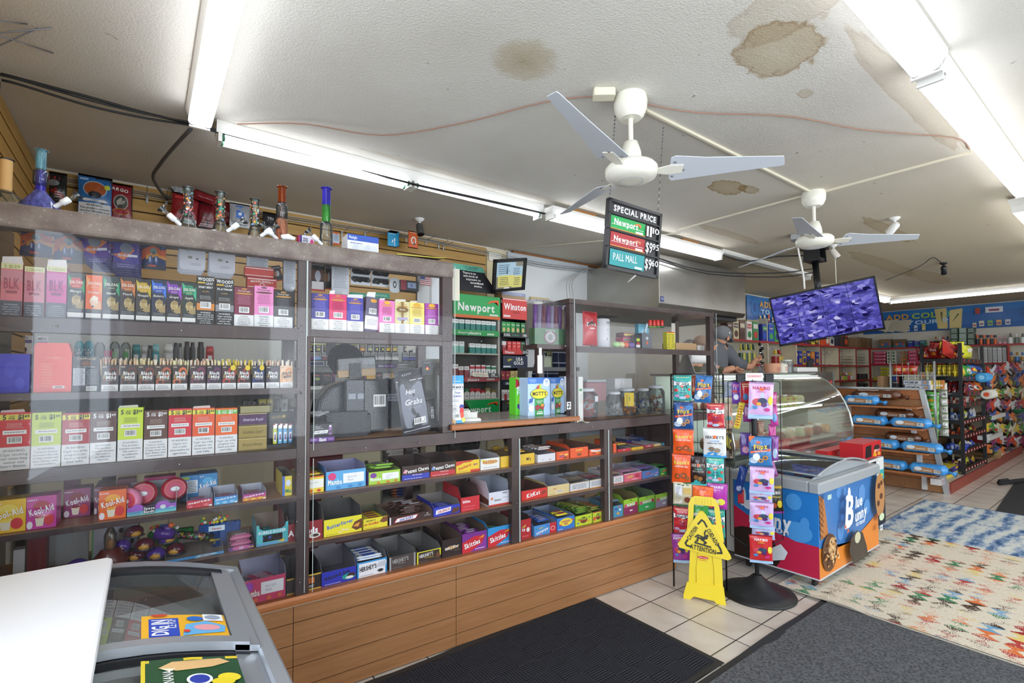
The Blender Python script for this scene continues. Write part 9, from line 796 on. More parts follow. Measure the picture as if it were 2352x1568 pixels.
for i,(x0,x1,yt,c,lb)in enumerate(((1783,1801,834,'d8a080','orange printed paper cup on the deli case'),(1801,1815,832,'dcd8c8','white drink carton with orange cap on the deli case'))):bottle(lb,PY(2.72),(x0+x1)/2,x1-x0,yt,DT,[(.8,0),(1,.9),(1.05,1)]if i==0 else [(1,0),(1,.8),(.5,.92),(.5,1)],[(1,c)]if i==0 else [(.93,c),(1,'e89a3a')],'paper_cup' if i==0 else 'drink_carton',('cup','carton')[i],items=[('l',.2,.2,.8,.6,3,'b86a4a')])
bottle('clear jar of small candies on the deli case',PY(2.74),1821,13,826,DT,[(1,0),(1,.85),(.8,.9),(.8,1)],[(.88,CLR),(1,'c8ccc8')],'candy_jar','jar');sl=thing('steel_slicer',(7.3,2.95,1.116),0,'stainless steel food machine with red switch at the end of the deli counter','appliance');mb=MB().box(-.55,.55,-.08,.25,.18,.45,STEEL);mb.box(.56,.62,-.08,.25,.18,.45,'6a6c6c');mb.box(-.5,.5,.0,.2,0,.18,'2a2a2c');obj('steel_body',mb,sl);mb=MB().ball((.45,-.085,.3),.03,C('b82a2a',.3));obj('switch',mb,sl);mb=MB().box(-.45,.15,-.05,.2,.452,.51,C('e8e8e4',.3),c=.01);obj('white_scale',mb,sl);mb=MB().box(.15,.32,0,.02,.455,.56,C('26282c',.3),RX(-20,'Y'));obj('display',mb,sl);mb=MB().box(3.95,6.7,3.04,3.55,0,.34,C('8a8378',.6));struct('floor_2',mb)
def person(nm,label,pts,edges,rad,head,capfn,cloth,skin='c08a6c'):
 t=thing('person',pts[0],0,label,'person');o0=Vector(pts[0]);me=bpy.data.meshes.new('body');me.from_pydata([Vector(p)-o0 for p in pts],edges,[]);b=bpy.data.objects.new('body',me);col.objects.link(b);b.parent=t;s=b.modifiers.new('skin','SKIN');
 for v,r in zip(me.skin_vertices[0].data,rad):v.radius=(r,r)
 me.skin_vertices[0].data[0].use_root=True;u=b.modifiers.new('sub','SUBSURF');u.levels=1;u.render_levels=2;me.materials.append(C(skin,.55));return t,o0
hp=PY(3.10).at(1655,772);hx,hz=float(hp[0]),float(hp[2]);HY=3.10;hd_=PY(3.02).at(1733,829);ptsA=[(hx-.15,HY+.2,1.20),(hx-.12,HY+.16,1.45),(hx-.05,HY+.10,1.70),(hx-.0,HY+.06,1.86),(hx+.02,HY+.02,hz-.09),(hx+.03,HY,hz),(hx+.16,HY+.02,1.80),(hx+.30,HY+.0,1.68),(float(hd_[0])-.1,3.02,float(hd_[2])-.08),(float(hd_[0]),3.02,float(hd_[2])),(hx-.28,HY+.14,1.80),(hx-.2,HY-.02,1.62),(hx+.08,HY-.06,1.60),(hx-.2,HY+.2,.95),(hx-.2,HY+.22,.40),(hx-.05,HY+.2,.95),(hx-.05,HY+.24,.40)];t,o0=person('a','bearded person in gray cap and gray shirt reaching over the deli case with paper',ptsA,[(0,1),(1,2),(2,3),(3,4),(4,5),(3,6),(6,7),(7,8),(8,9),(3,10),(10,11),(11,12),(0,13),(13,14),(0,15),(15,16)],[.14,.15,.16,.10,.06,.085,.07,.055,.045,.035,.07,.05,.04,.09,.06,.09,.06],None,None,None);HL=Vector((hx+.03,HY,hz))-o0;mb=MB();M=MT(HL)@RX(25,'Y');mb.ball((0,0,.03),(.105,.098,.10),C('6a6c6e',.8),20,12,M);mb.prism([(.06,-.07),(.17,-.055),(.19,0),(.17,.055),(.06,.07)],.015,.028,C('626466',.8),'z',M);mb.ball((-.02,-.098,.03),(.012,.004,.012),C('d8d8d8',.3),8,5,M);obj('gray_cap',mb,t);mb=MB();M=MT(HL)@RX(25,'Y');mb.ball((.108,0,-.035),(.02,.013,.022),'bb8264',10,8,M);obj('nose',mb,t);mb=MB().ball((.075,0,-.095),(.038,.055,.045),C('33261f',.9),14,10,M);obj('beard',mb,t);mb=MB().ball((-.01,-.09,-.04),(.02,.012,.03),'b87e62',10,8,M);obj('ear',mb,t);mb=MB().ball((.092,-.035,-.02),(.006,.011,.006),C('241a16',.3),8,6,M);mb.ball((.092,.035,-.02),(.006,.011,.006),C('241a16',.3),8,6,M);obj('eye',mb,t);SH=C('5c5e62',.9);J=[Vector(p)-o0 for p in ptsA];mb=MB().tube([J[0]+Vector((0,0,-.1)),J[1],J[2],J[3]-Vector((0,0,.02)),J[3]+Vector((0,0,.05))],[.19,.20,.20,.14,.08],SH,18);mb.tube([J[3],J[6],J[7],J[7]*.45+J[8]*.55],[.10,.095,.085,.07],SH,14);mb.tube([J[3],J[10],J[11]],[.10,.095,.08],SH,14);obj('gray_shirt',mb,t)
def hand(o,d,par,skin='c08a6c',s=1.0,curl=.5):
 z=Vector(d).normalized();x=z.cross(Vector((0,0,1))).normalized();y=z.cross(x);mb=MB();m=C(skin,.55);mb.tube([o,o+z*.03*s,o+z*.085*s],[.026*s,.036*s,.034*s],m,10)
 for k,ln in enumerate((.062,.07,.066,.052)):
  b=o+z*.08*s+x*(.027-.018*k)*s;mb.tube([b,b+z*ln*.4*s,b+z*ln*.75*s-y*ln*.35*curl*s,b+z*ln*.85*s-y*ln*.75*curl*s],[.0095*s,.009*s,.008*s,.006*s],m,8)
 b=o+z*.02*s+x*.03*s;mb.tube([b,b+x*.025*s+z*.025*s-y*.01*s,b+x*.02*s+z*.055*s-y*.03*s],[.012*s,.0105*s,.008*s],m,8);obj('hand',mb,par)
hand(J[9],(J[9]-J[8])+Vector((0,0,-.06)),t,curl=1);hand(J[12],Vector((.12,-.1,-.12)),t);hL=Vector(ptsA[9]);mb=MB().grid(lambda a,b:(a*.36,b*.02-.03+.05*a,-.22*a-.10*b*(1-.7*a)+.02*sin(a*3)),10,4,C('dcd8de',.7));obj('paper_sheet',mb,None,hL+Vector((.05,0,-.05)),0,'white sheet of paper held out by the person in the gray cap','paper');hp=PY(2.98).at(1644,795);bx,bz=float(hp[0]),float(hp[2]);BY=3.16;ptsB=[(bx-.25,BY+.1,1.15),(bx-.22,BY+.08,1.38),(bx-.14,BY+.04,1.58),(bx-.06,BY,1.70),(bx-.03,BY,bz-.06),(bx,BY,bz),(bx+.10,BY,1.66),(bx+.22,BY-.1,1.57),(bx+.36,BY-.2,1.62),(bx-.3,BY,1.6),(bx-.2,BY-.1,1.45),(bx-.26,BY+.14,.9),(bx-.26,BY+.2,.40),(bx-.12,BY+.14,.9),(bx-.12,BY+.2,.40)];t,o0=person('b','person in a tan beanie and olive top bent down behind the paper roll',ptsB,[(0,1),(1,2),(2,3),(3,4),(4,5),(3,6),(6,7),(7,8),(3,9),(9,10),(0,11),(11,12),(0,13),(13,14)],[.14,.15,.15,.10,.06,.085,.06,.05,.035,.06,.05,.09,.06,.09,.06],None,None,None);HL=Vector((bx,BY,bz))-o0;M=MT(HL)@RX(40,'Y');mb=MB().ball((-.01,0,.03),(.105,.1,.105),C('8a7463',.95),20,12,M);mb.tube([(0,0,-.03),(0,0,.0)],.098,C('7c6858',.95),20,M);obj('tan_beanie',mb,t);mb=MB().ball((.1,0,-.06),(.02,.013,.022),'bb8264',10,8,M);obj('nose',mb,t);mb=MB().ball((-.0,-.09,-.05),(.02,.012,.03),'b87e62',10,8,M);obj('ear',mb,t);J=[Vector(p)-o0 for p in ptsB];OL=C('4c4c34',.9);mb=MB().tube([J[0]+Vector((0,0,-.1)),J[1],J[2],J[3]],[.19,.19,.17,.09],OL,18);mb.tube([J[3],J[6],J[7]],[.09,.085,.07],OL,14);obj('olive_top',mb,t);hand(J[8],Vector((.1,-.05,-.1)),t);mb=MB()
for k in range(18):mb.ball((.03*sin(k*2.1),.02*cos(k*1.7),-.03*k),(.03,.02,.025),C(('1c1c1e','c8ccd0','3a3a3e')[k%3],.2,.6),8,6)
obj('foil_garland',mb,None,tuple(PY(3.4).at(1748,790)),R_(20),'black and silver bundle of tape hanging behind the deli case','garland')
# boxes beside the chest
bb=('red snack carton with cracker print, upper one beside the chest','red snack carton with cracker print, lower one beside the chest');carton('large red cracker carton with CHEEZ-IT 42 lettering beside the chest'.replace('CHEEZ-IT ',''),PY(2.05),1903,1985,1027,None,'c8262c',[('r',0,0,1,.3,'8a6a4a'),('t',.35,.7,.28,'CHEEZ-IT','f4f0ec',.3,2),('t',.85,.7,.28,'42','f4f0ec',0,2)],yb=1055,dep=.12);carton('red and black snack carton with yellow crackers behind the chest corner',PY(1.78),1982,2024,1015,None,'c42228',[('p',[(.1,.1),(.15,.8),(.45,.85),(.45,.1)],'1c1416'),('e',.75,.6,.16,.18,'2a2024'),('p',[(.5,.1),(.6,.5),(.72,.5),(.65,.1)],'e8a030'),('e',.85,.2,.09,.12,'e8a030'),('e',.65,.15,.08,.1,'e8a030'),('l',.55,.35,.9,.5,2,'f0ece8')],yb=1052,dep=.2);carton('white, teal and black carton under the red cracker one',PY(1.79),1996,2030,1053,None,'e4e6e2',[('r',.35,0,1,.45,'3ab0b8'),('r',.1,.1,.5,.9,'1c241e'),('t',.55,.6,.3,'LIFE','f4f4f4',{'rot':90,'b':2}),('e',.8,.2,.12,.08,'d8d83a')],yb=1105,dep=.4);loc,rz,W,H=rect(PY(1.80),1990,2032,1108,zb=.0);mb=MB().box(-W/2,W/2,0,.4,0,H,'1c1c1f')
for i in range(6):mb.box(-W*.45,W*.45,-.004,0,H*(.1+.14*i),H*(.14+.14*i),'333338')
obj('plastic_crate',mb,None,loc,0,'black plastic crate on the floor behind the chest','crate')
# bread rack
br=thing('bread_rack',(8.1,2.4,0),0,'oak slat bread rack with slanted metal edge and four shelves','rack');mb=MB();yl,YR=.85,lambda z:-.64+.17*z;zz=[0.0]+[.02+.13*i for i in range(1,11)]
for i in range(10):za,zb_=zz[i]+.006,zz[i+1];mb.prism([(YR(za),za),(yl,za),(yl,zb_),(YR(zb_),zb_)],.12,.14,M_LIP if i%2 else M_OAK,'x')
mb.prism([(YR(0),0),(yl,0),(yl,1.33),(YR(1.33),1.33)],.14,.15,C('6a4424',.7),'x');obj('slat_back',mb,br);mb=MB().prism([(YR(0)-.05,0),(YR(0),0),(YR(1.33),1.33),(YR(1.33)-.05,1.33)],.10,.17,C('c4c8cc',.3,.6),'x');mb.box(.10,.17,YR(1.33),yl,1.32,1.345,C('c4c8cc',.3,.6));obj('metal_edge',mb,br);SHZ=[1.105,.835,.53,.265];
for i,z in enumerate(SHZ):
 y0=YR(z)-.02;mb=MB().box(-.22,.12,y0,yl,z-.022,z,M_LIP,c=.003);obj('shelf',mb,br);mb=MB().box(.07,.12,y0+.14,y0+.19,z-.24,z-.022,C('d4d6d8',.35));obj('bracket',mb,br)
def loaf(label,y0,y1,z,c,win,dx=-.12,top=False):
 L_=y1-y0;t=thing('bread_loaf',(8.1+dx,(y0+y1)/2,z),R_(-90),label,'bread','bagged loaves on the bread rack');r=.058
 def f(a,b):x=(a-.5)*L_;th=b*2*pi;e=max(.12,min(1,min(a,1-a)*9))**.5;q=1+.05*sin(30*a+3*b*6.28)*(1-abs(cos(th))*.5);return (x,-.085*e*q*math.copysign(abs(cos(th))**.7,cos(th)),.066+.065*e*q*math.copysign(abs(sin(th))**.7,sin(th)))
 mb=MB().grid(f,26,20,FOIL(c));mb.tube([(L_/2-.01,0,.05),(L_/2+.03,0,.045),(L_/2+.07,-.01,.035)],[.03,.012,.035],FOIL(c),8);obj('plastic_bag',mb,t);mb=MB();art(mb,lambda x,y,k:(x-L_*.36,-.089-k,.025+y),L_*.72,.08,[('p',[(0,.1),(.1,.7),(.4,.9),(1,.6),(1,.1)],win),('e',.2,.55,.14,.3,'d8dce0'),('t',.52,.42,.26,'Sandwich','f0ece4',.3,1),('bar',.76,.12,.96,.6)],.001);obj('label_print',mb,t)
BLU,BRN='3f94d8','5c3420'
for args in (('blue bagged loaf alone on the top bread shelf',2.35,2.78,SHZ[0],BLU,'a87a50'),('brown bagged loaf lying behind the blue one on the top bread shelf',2.15,2.72,SHZ[0]+.075,BRN,'8a5a3a',.03),('blue bagged loaf at the left of the second bread shelf',2.26,2.68,SHZ[1],BLU,'a87a50'),('blue bagged loaf at the right of the second bread shelf',1.80,2.24,SHZ[1],BLU,'a87a50'),('brown bagged loaf on top of the second shelf loaves',2.02,2.45,SHZ[1]+.09,BRN,'8a5a3a',.03),('blue bagged loaf at the left of the third bread shelf',2.14,2.6,SHZ[2],BLU,'a87a50'),('blue bagged loaf at the right of the third bread shelf',1.70,2.13,SHZ[2],BLU,'a87a50'),('brown bagged loaf on top of the third shelf loaves',1.95,2.34,SHZ[2]+.09,BRN,'8a5a3a',.03),('blue bagged loaf at the left of the lowest bread shelf',2.06,2.5,SHZ[3],BLU,'a87a50'),('blue bagged loaf at the right of the lowest bread shelf',1.66,2.05,SHZ[3],BLU,'a87a50')):loaf(*args)
# chip aisle
mb=MB().box(8.27,13.4,1.72,2.75,0,.13,C('b4aca0',.6));mb.box(8.27,13.4,1.70,1.72,0,.135,'8c3a2e');tag(obj('shelf_platform',mb),'low gray platform with a red front edge under the chip racks','platform');mb=MB().box(8.27,13.4,2.42,2.46,.13,1.5,C('8a6a48',.6));tag(obj('rack_divider',mb),'brown divider panel running behind the chip racks','panel');BK3=C('1b1c1e',.4);cr3=thing('chip_rack',(9.13,1.74,.13),0,'tall black metal chip rack standing on the platform','rack');LXR=1.35;DZ=[1.584,1.33,1.105,.95,.72,.52,.305,.06]
for x,y in ((0,0),(LXR,0),(0,.42),(LXR,.42)):mb=MB().box(x-.022,x+.022,y-.02,y+.02,0,1.83,BK3);obj('post',mb,cr3)
for i,z in enumerate(DZ):
 mb=MB().box(0,LXR,.0,.42,z-.012,z,BK3);mb.box(0,LXR,-.012,0,z-.035,z+.03,BK3);mb.box(-.012,0,0,.42,z-.03,z+.03,BK3)
 if i>3:art(mb,lambda x,y,k:(x,-.013-k,z-.03+y),LXR,.055,[it for j in range(8)for it in (('r',.02+.12*j,.15,.09+.12*j,.85,'b02a2a'),('r',.035+.12*j,.35,.08+.12*j,.6,'e0d8cc'))],.0008)
 else:art(mb,lambda x,y,k:(x,-.013-k,z-.03+y),LXR,.055,[('r',.1+.2*j,.2,.13+.2*j,.95,'d02a2a')for j in range(4)],.0008)
 obj('shelf',mb,cr3)
mb=MB()
for k in range(9):mb.tube([(0,.05*k,1.33),(0,.05*k,1.58)],.003,BK3,5)
for k in range(5):mb.tube([(0,0,1.35+.05*k),(0,.42,1.35+.05*k)],.003,BK3,5)
obj('side_grid',mb,cr3)
def chip(label,pl,a,b,yt,yb,c,it=(),grp=None,rot=0,th=.12,dy=.06):return pouch(label,pl,a,b,yt,yb,c,it,th,'chip_bag','chips',grp,dy=dy,rot=rot)
PL9=PX(9.13);PY9=PY(1.74);D8=[('p',[(.1,.3),(.9,.5),(.9,.7),(.1,.6)],'2a2024'),('t',.5,.52,.13,'Dori','f0e8e8',.6,2),('e',.6,.3,.2,.1,'e8902a')];LAY=[('e',.5,.62,.32,.16,'c8281e'),('e',.5,.62,.26,.12,'f0d030'),('e',.5,.25,.3,.1,'e0b83a')]
for i,(a,b,yt,yb,c,r)in enumerate(((2105,2135,795,826,'8a1c1c',-8),(2128,2152,784,824,'9c2420',6),(2148,2172,792,828,'a02622',14),(2163,2196,790,829,'961f1f',10))):chip('large dark red chip bag on the top tier, %s'%nth(i,4),PL9,a,b,yt,yb,c,D8,'large red chip bags on the top tier',r)
chip('large red chip bag with orange flash at the corner post on the top tier',PY9,2186,2222,786,825,'b02a22',D8,None,8,dy=.1);chip('blue and white chip bag next to the red one on the top tier',PY9,2212,2232,793,826,'233a90',D8,None,4,dy=.12);chip('yellow-green and red chip bag at the right of the top tier',PY9,2228,2248,790,826,'d8d83a',[('r',0,0,1,.5,'c8361e'),('e',.5,.6,.3,.15,'e8e0d8')],None,0,dy=.1)
for i in range(3):chip('yellow bag top showing behind the red chip bags, %s'%nth(i,3),PX(9.35),2148+i*20,2172+i*20,783,812,'e0d83a',[],'yellow bags behind the red ones')
for i in range(7):chip('plain yellow chip bag back in the second tier, %s'%nth(i,7),PL9,2122+i*12.4,2135+i*12.4,836,870,('d8c23a','cdb832')[i%2],[('r',.1,.0,.9,.12,'b8a42a')],'yellow chip bag backs in the second tier',2*(i%3))
for i,(a,b,c,it,lb)in enumerate(((2205,2222,'e8cf3a',LAY,'yellow chip bag with red logo at the corner of the second tier'),(2220,2236,'3a9a4a',[('e',.5,.5,.34,.2,'e8e4d8'),('t',.5,.5,.1,'Lays','c02a2a',.5,2)],'green chip bag in the second tier'),(2233,2248,'3f86c8',LAY,'light blue chip bag in the second tier'),(2244,2263,'2a4a9a',D8,'dark blue chip bag with white lettering in the second tier'))):chip(lb,PY9,a,b,836,869,c,it,None,3)
for i in range(4):chip('dark red chip bag in the third tier, %s'%nth(i,4),PL9,2169+i*12-30*(0),2183+i*12,876,908,('7a1c1a','6a1818')[i%2],[('p',[(.2,.1),(.8,.2),(.8,.45),(.2,.35)],'d8d4d0'),('e',.5,.7,.3,.12,'2a1a2a')],'dark red chip bags in the third tier',6)
for i,(a,b,c,lb)in enumerate(((2210,2228,'b82a22','red chip bag in the third tier beside the post'),(2224,2240,'6a2a6a','purple chip bag in the third tier'),(2237,2252,'c8561c','orange chip bag in the third tier'),(2249,2262,'e0742a','bright orange and blue chip bag at the right of the third tier'))):chip(lb,PY9,a,b,876,909,c,[('e',.5,.6,.3,.15,'e8e4e0'),('e',.5,.6,.18,.09,'1c1c1e'),('e',.5,.25,.3,.1,'e89a2a')]if i<3 else [('r',0,0,1,.5,'2f8ad0')],None,4)
rr=random.Random(77);pal=[('7a1c1e','a82a24','c8b8a8'),('26304a','3f6ab0','c8ccd4'),('7a2020','2a2a30','c8602a'),('26409a','3a58b8','b8bcd0'),('2a2a34','5a2a6a','c8a03a')];pn=['dark red','blue and black','brown and orange','royal blue','purple and dark']
for lv,(z,y0,y1)in enumerate(((4,912,934),(5,945,968),(6,985,1004),(7,1018,1040),(8,1056,1078))):
 for i in range(4):
  a=2168+i*11;chip('small %s bag, %s lower tier, till side, %s'%(pn[lv],('first','second','third','fourth','fifth')[lv],nth(i,4)),PL9,a,a+13,y0+rr.uniform(-1,3),y1,pal[lv][i%3],[('e',.5,.55,.35,.2,pal[lv][(i+1)%3]),('l',.1,.1,.9,.3,2,'c8c8c8')],'small snack bags on lower tier %s'%pn[lv],rr.uniform(-25,25),.07)
 for i in range(5):
  a=2224+i*6.6-lv*.6;chip('small %s bag, %s lower tier, aisle side, %s'%(pn[lv],('first','second','third','fourth','fifth')[lv],nth(i,5)),PY9,a,a+9,y0-2-i*.5,y1-3-i*.8,(pal[lv]+('c8c83a','d8d0c8'))[(i*2+lv)%5],[('e',.5,.55,.35,.2,pal[lv][(i+1)%3]),('l',.1,.1,.9,.3,2,'c8c8c8')],'small snack bags facing the aisle, %s'%pn[lv],rr.uniform(-25,25),.07,dy=.1)
for i in range(5):
 x=2119+i*2.6;chip('green and yellow pouch on the strip, %s'%('topmost','second from the top','middle','second from the bottom','lowest')[i],PX(8.55),x,x+37-3*i,898+i*21,926+i*21,'5fae48',[('p',[(.1,.1),(.5,.4),(.95,.2),(.95,.0),(.1,0)],'e0a030'),('t',.5,.72,.1,'Plantain','e8f4d8',.7),('e',.5,.5,.2,.08,'3a8a30')],'green pouches on the hanging strip',4,.06,0)
for i in range(7):chip('silver-backed pouch on the second strip, %s'%('topmost','second','third','fourth','fifth','sixth','lowest')[i],PX(8.75),2152+i*.6,2176+i*.6,878+i*17.5,897+i*17.5,'b4b2a6',[('l',.08,.1,.45,.9,7,'6a6c64'),('bar',.5,.2,.92,.7),('r',0,.9,1,1,'6a8a4a')],'silver pouches on the hanging strip',0,.05,0)
wr=thing('wire_shelf',(8.30,2.36,1.02),0,'chrome wire shelf holding white cracker boxes behind the bread rack','shelf');mb=MB();CH_=C('c4c8cc',.25,.8)
for x,y in ((.1,-.02),(.1,-.50),(.9,-.02),(.9,-.50)):mb.box(x-.01,x+.01,y-.01,y+.01,-.89,.68,CH_)
mb.box(.08,.92,-.52,.0,.22,.235,CH_)
for k in range(8):mb.tube([(.1,-.02-.068*k,.235),(.1,-.02-.068*k,.66)],.002,CH_,5)
mb.box(.08,.92,-.52,.0,.48,.49,CH_);obj('wire_frame',mb,wr)
for i in range(2):carton(('white box with PREMIUM lettering, upper one','white box with PREMIUM lettering, lower one')[i],PX(8.50),2075+3*i,2134+3*i,873+11.5*i,None,'e2e4e8',[('p',[(.0,.5),(.06,.9),(.06,.1)],'b8c4d8'),('t',.32,.5,.5,'PREMIUM','4a5468',.5,1),('r',.72,.05,1,.95,'9ab4d4'),('e',.85,.5,.08,.3,'d8a070')],yb=883.5+11.5*i,dep=.25)
carton('small white and tan cracker packs above the PREMIUM boxes'.replace('PREMIUM ','white '),PX(8.52),2076,2112,860,None,'c8bc98',[('r',.1*i+.02,.1,.1*i+.08,.9,'dcd8c8')for i in range(10)],yb=872,dep=.2);carton('gray and orange picture box above the white boxes',PX(8.53),2113,2138,854,None,'8a8478',[('e',.3,.5,.2,.35,'c87a3a'),('r',.6,0,.8,1,'d8dc8a')],yb=872,dep=.2)
for i in range(3):chip('bright red chip pouch above the cracker boxes, %s'%nth(i,3),PX(8.6),2050+i*17,2072+i*17,838,860,('c8402a','b8322a','c03a2c')[i],[('e',.4,.5,.2,.2,'e8b03a'),('l',.5,.4,.9,.7,2,'f0e0d8')],'red chip pouches on the wire shelf',5,.06,0)
carton('black and blue tall pack at the left of the wire shelf',PX(8.6),2048,2066,861,None,'26262e',[('r',.1,.6,.6,.95,'2a4aa0'),('r',.65,.4,.95,1,'b83a34'),('l',.1,.4,.9,.52,1,'e0e0e0')],yb=893,dep=.2)
for i in range(6):carton('small yellow packet beside the hanging strips, %s'%nth(i,6),PX(8.6),2133+i*5.5,2138+i*5.5,873,None,('e0c05a','d8b848','c87a3a')[i%3],[('r',0,.3,1,.5,'f0e8d0')],yb=893,dep=.1,group='yellow packets beside the strips')
carton('yellow and purple snack box open on the platform corner',PY(1.80),2162,2210,1073,.132,'dcc83a',[('r',0,.42,1,1,'3a3a8a'),('r',.12,.5,.5,.85,'1c1c2a'),('t',.31,.67,.22,'KIX','f0f0f0',0,2),('bar',.58,.08,.74,.36),('e',.7,.8,.08,.14,'e0a03a')],dep=.3);carton('white crumpled paper pack at the front corner of the platform',PY(1.75),2160,2175,1098,.13,'d8d4d4',[('l',.1,.1,.9,.9,5,'7a4a5a')],dep=.1);mb=MB().prism([(0,0),(.5,-.1),(.42,.3),(.05,.35)],.14,.15,C('a8845c',.8),'z');mb.prism([(.5,.15),(.62,.22),(.6,.26),(.48,.2)],-.1,.3,C('b08c62',.8));tag(obj('cardboard_flap',mb,None,(10.75,1.78,0)),'flattened brown cardboard on the platform beside the chip rack','cardboard');g2=thing('peg_rack',(11.0,1.80,.13),0,'dark peg rack of small snack bags at the right edge of the picture','rack');mb=MB()
for x in (0,.75,1.5,2.2):mb.box(x-.015,x+.015,0,.03,0,1.55,BK3)
for z in (.15,.45,.72,.98,1.2,1.42):mb.box(0,2.2,-.01,.2,z-.01,z,BK3)
obj('frame',mb,g2);PE=PY(1.78);cc=('c83a24','d8b83a','2a4a9a','c8ccd0','3a8a3a','e0742a','7a2a5a','d8d0b8','26262a');cn=('red','yellow','blue','silver','green','orange','purple','cream','black')
for r in range(8):
 for i in range(8):
  a=2262+i*11.5;y=842+r*25.5-i*.6*(3.5-r)*.9;k=(i*3+r*2)%9;chip('small %s bag on the peg rack, row %s, %s'%(cn[k],('one','two','three','four','five','six','seven','eight')[r],nth(i,8)),PE,a,a+11.5,y+rr.uniform(-2,2),y+22,cc[k],[('e',.5,.6,.35,.2,cc[(k+3)%9]),('e',.5,.25,.3,.12,cc[(k+5)%9]),('l',.1,.42,.9,.5,1,'e8e8e8')],'small bags on the right-edge peg rack',rr.uniform(-18,18),.06,-.02)
for i in range(4):carton('white display tray on the right-edge peg rack, %s'%('highest','second highest','third highest','lowest')[i],PY(1.72),2262+12*(i%2)+6*i,2292+12*(i%2)+6*i,905+i*46,None,'d8d8d4',[],yb=914+i*46,dep=.15)
for i,(x,y,c,lb)in enumerate(((2254,867,'3f9ad0','stack of blue foil lids pointing at the camera'),(2266,906,'d8d4c8','stack of white cups with orange centre pointing at the camera'))):
 p=PY(1.66).at(x,y);t=thing('cup_stack',tuple(p),0,lb,'cups');mb=MB()
 for k in range(6):M=MT((.07*k,0,0))@RX(-80,'Y');mb.lathe([(.05,-.02),(.07,.0),(.072,.008),(.06,.01)],C(c,.35),20,M)
 obj('cups',mb,t);mb=MB().lathe([(.035,.011),(.03,.014)],C('d8562a' if i else '8ac8e8',.4),14,RX(-80,'Y'));obj('top_lid',mb,t)
# red-edged wall shelves
RED=C('a82a2c',.4);CRW=C('d8cdb4',.55);ws=thing('wall_shelving',(7.7,4.68,0),0,'cream wall shelving with red edges along the left back wall','shelving');zl=[.30,.62,.93,1.36,1.70,2.12];mb=MB()
for z in zl:mb.box(0,6.6,-.28,0,z-.03,z,CRW)
obj('shelf_boards',mb,ws);mb=MB()
for z in zl:mb.box(0,6.6,-.295,-.28,z-.032,z+.004,RED)
obj('red_edging',mb,ws);mb=MB()
for x in (.0,1.45,2.6,3.75,4.72,5.7,6.55):mb.box(x,x+.02,-.28,0,0,2.12,CRW);mb.box(x-.005,x+.025,-.29,-.28,0,2.12,RED if x>3 else CRW)
for x in (1.5,2.6,3.75):mb.box(x,x+.02,-.26,0,2.12,2.55,CRW)
mb.box(.9,1.3,-.2,0,2.12,2.5,C('b8a884',.6));mb.box(2.75,3.3,-.2,-.0,2.12,2.5,C('a89a78',.6));obj('uprights',mb,ws);w2=thing('wall_shelving',(14.58,4.4,0),R_(-90),'cream wall shelving with red edges along the far end wall','shelving');z2=[.25,.6,.97,1.34,1.73,2.12];mb=MB()
for z in z2:mb.box(0,5.2,-.28,0,z-.03,z,CRW)
obj('shelf_boards',mb,w2);mb=MB()
for z in z2:mb.box(0,5.2,-.295,-.28,z-.032,z+.004,RED)
mb.box(0,5.2,-.30,-.29,0,.22,RED);obj('red_edging',mb,w2);mb=MB()
for x in (.0,2.42,4.8):mb.box(x,x+.02,-.28,0,0,2.12,CRW);mb.box(x-.005,x+.03,-.292,-.28,0,2.12,RED)
obj('uprights',mb,w2)
def banner(lb,put,W,H,reps,n=20,sag=.01):
 S=lambda x,y,k:put(x,.012+sag*sin(x*9)*sin(y*5)+k,y);mb=MB().grid(lambda a,b:S(a*W,b*H,0),int(W*8),6,C('1f62a8',.35));it=[];it+=[('r',0,.75,1,1,'2a74b8',40,2),('r',0,0,1,.2,'1c5aa0',40,2)]
 for r in range(reps):
  o=lambda x:(r+x)/reps;s=1/reps;T_=lambda x,y,h,tx,c,w_:('t',o(x),y,h,tx,c,{'wd':w_*s,'b':2,'fit':1});it+=[('e',o(.1),.55,.05*s,.3,'2f7cc4'),('e',o(.1),.55,.03*s,.2,'1f5aa0'),T_(.26,.72,.24,'ADD','e8a84a',.17),T_(.45,.72,.24,'COL','a8c84a',.17),T_(.62,.72,.24,'OR','4ab88a',.11),T_(.40,.42,.17,'TO YOUR P','b8d4ec',.42),('p',[(o(.52),.95),(o(.60),.97),(o(.605),.05),(o(.54),.08)],'d8c480'),('p',[(o(.615),.05),(o(.62),.85),(o(.7),.9),(o(.69),.05)],'d8c480'),('p',[(o(.56),.8),(o(.575),.8),(o(.57),.3)],'6a6a3a'),('p',[(o(.63),.3),(o(.67),.7),(o(.68),.66)],'5a6a3a')]
  for j in range(7):x=o(.16+.055*j)if j<6 else o(.76);it+=[('r',x,.04,x+.024*s,.24+.05*(j%3),('d8c870','c8c0b0','b84a3a','d8dce0','c8d4e0')[j%5]),('r',x+.004*s,.1,x+.02*s,.16,('b84a3a','3a5a9a','e8d8a8')[j%3])]
  for j in range(4):x=o(.80+.05*j);it+=[('r',x,.08,x+.03*s,.3,('e0d8c0','7ab05a','d8a060','c8ccd4')[j]),('r',x+.005*s,.14,x+.025*s,.2,'6a4a8a')]
  it+=[('r',o(.78),.6,o(.81),.85,'b84a3a'),('r',o(.84),.62,o(.94),.85,'d8d8dc'),('r',o(.86),.68,o(.92),.76,'8a2a5a')]
 art(mb,S,W,H,it,.0015);tag(obj('wall_banner',mb),lb,'banner')
banner('blue ADD COLOR banner on the left back wall, partly behind the television',lambda x,d,y:(8.95+x,4.68-d,2.52+y),5.6,.48,2);banner('long blue ADD COLOR banner across the far end wall',lambda x,d,y:(14.59-d,4.6-x,2.49+y),5.4,.52,2);mb=MB()
